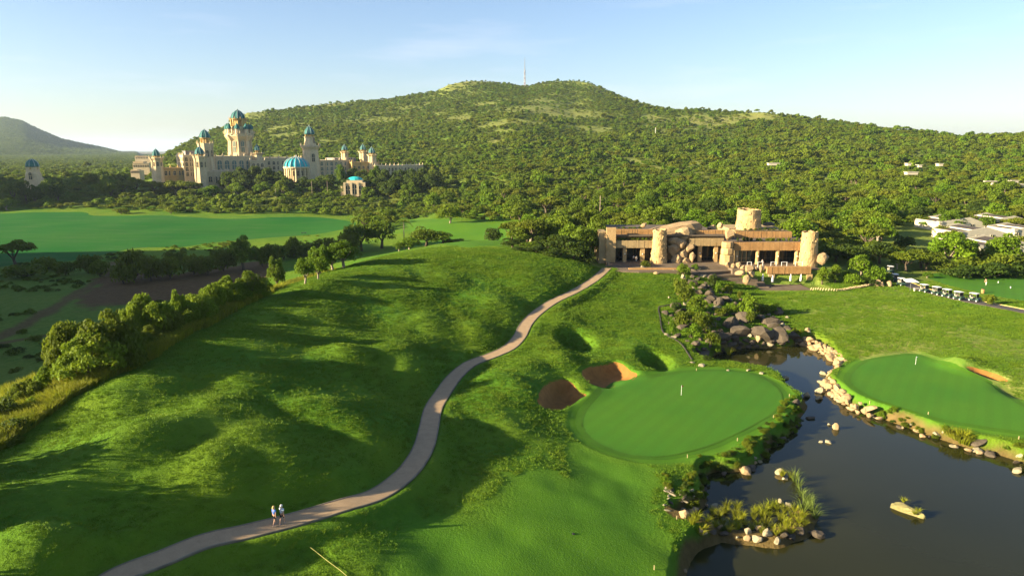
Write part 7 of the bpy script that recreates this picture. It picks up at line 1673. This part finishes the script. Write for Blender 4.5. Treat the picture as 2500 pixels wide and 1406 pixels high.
# log edging right of the patio, and its boulders
le = thing('log_edging', 'curved edging of slanting yellowish logs below the bamboo right of the patio', 'edging', (0, 0, 0))
L = spline([on_plane(px, py, -3.5)[:2] for px, py in ((1980,706),(2010,711),(2045,712),(2085,706),(2120,700),(2150,694))], 10, False); d = np.r_[0, np.cumsum(np.linalg.norm(np.diff(L, axis=0), axis=1))]; src = None
for s in np.arange(0, d[-1], .62):
    x, y = np.interp(s, d, L[:, 0]), np.interp(s, d, L[:, 1]); z = ground_z(x, y)
    if src is None: b = MB(); b.tube([(-.18, 0, -.2), (.16, 0, .62)], [.15, .14], 7); src = b.build('log', M['log'], le, (x, y, z))
    else: mesh_copy(src, le, (x, y, z + R2.uniform(-.05, .05)), rotz=R2.uniform(-.3, .3))
for px, py, w, h, lab in ((2118,693,14,12,'small tan boulder at the right end of the log edging'),(2138,697,22,18,'largest tan boulder beyond the log edging'),(2153,699,12,14,'narrow tan boulder right of the largest one by the edging'),(2170,698,16,14,'tan boulder nearest the cart yard'),(2132,688,20,10,'flat yellow boulder behind the largest one by the edging'),(2035,861,14,10,'white stone beside the pond corner on the right lawn'),(1975,812,10,10,'white stone alone on the right lawn above the pond')):
    put_rock(px, py, w, h, 'rock_tan' if 'tan' in lab or 'yellow' in lab else 'rock_pale', lab)
p0, p1 = hit(2172, 697), hit(2262, 722)
# hose and sprinkler
hp_ = [hit(*q) for q in ((757,1338),(775,1352),(800,1372),(830,1394),(860,1420))]; b = MB(); M['hose'] = simple('yellow_hose', (0.30, 0.28, 0.08, 1), .6)
b.tube([(p[0], p[1], p[2] + .12) for p in hp_], [.022] * 5, 6); b.build('hose', M['hose'], None, label='thin yellow hose lying on the grass at the lower edge', cat='hose')
p = hit(1400, 1303); b = MB(); b.lathe([(.12, -.05), (.13, .06), (.06, .09)], 10); b.build('sprinkler_head', M['black'], None, tuple(p), label='dark sprinkler head in the middle of the lower fairway', cat='sprinkler')
b = MB(); p = hit(742, 570); b.box(-1.2, 1.2, -.4, .4, .35, .5); [b.box(x - .1, x + .1, -.35, .35, 0, .35) for x in (-.9, .9)]; b.build('bench', M['black'], None, tuple(p), label='dark low bench on the far valley fairway', cat='bench')


# ------------------------------------------------------------------ tell like things apart by their place
bpy.context.view_layer.update()
by = {}
for o in SC.objects:
    if o.parent is None and o.get('label') and o.get('category'): by.setdefault(o['label'], []).append(o)
ORD = ['first', 'second', 'third', 'fourth', 'fifth', 'sixth', 'seventh', 'eighth', 'ninth', 'tenth', 'eleventh', 'twelfth', 'thirteenth', 'fourteenth', 'fifteenth', 'sixteenth', 'seventeenth', 'eighteenth']
for lab, lst in by.items():
    n = len(lst)
    if n < 2 or n > 18: continue
    lst.sort(key=lambda o: to_px(o.location)[0])
    for i, o in enumerate(lst):
        w = 'leftmost ' if i == 0 else 'rightmost ' if i == n - 1 else ORD[i] + ' from left, '
        if len((w + lab).split()) <= 16: o['label'] = w + lab

for o in SC.objects:
    if o.get('label') and len(o['label'].split()) > 16: print('LONG', len(o['label'].split()), o['label'])
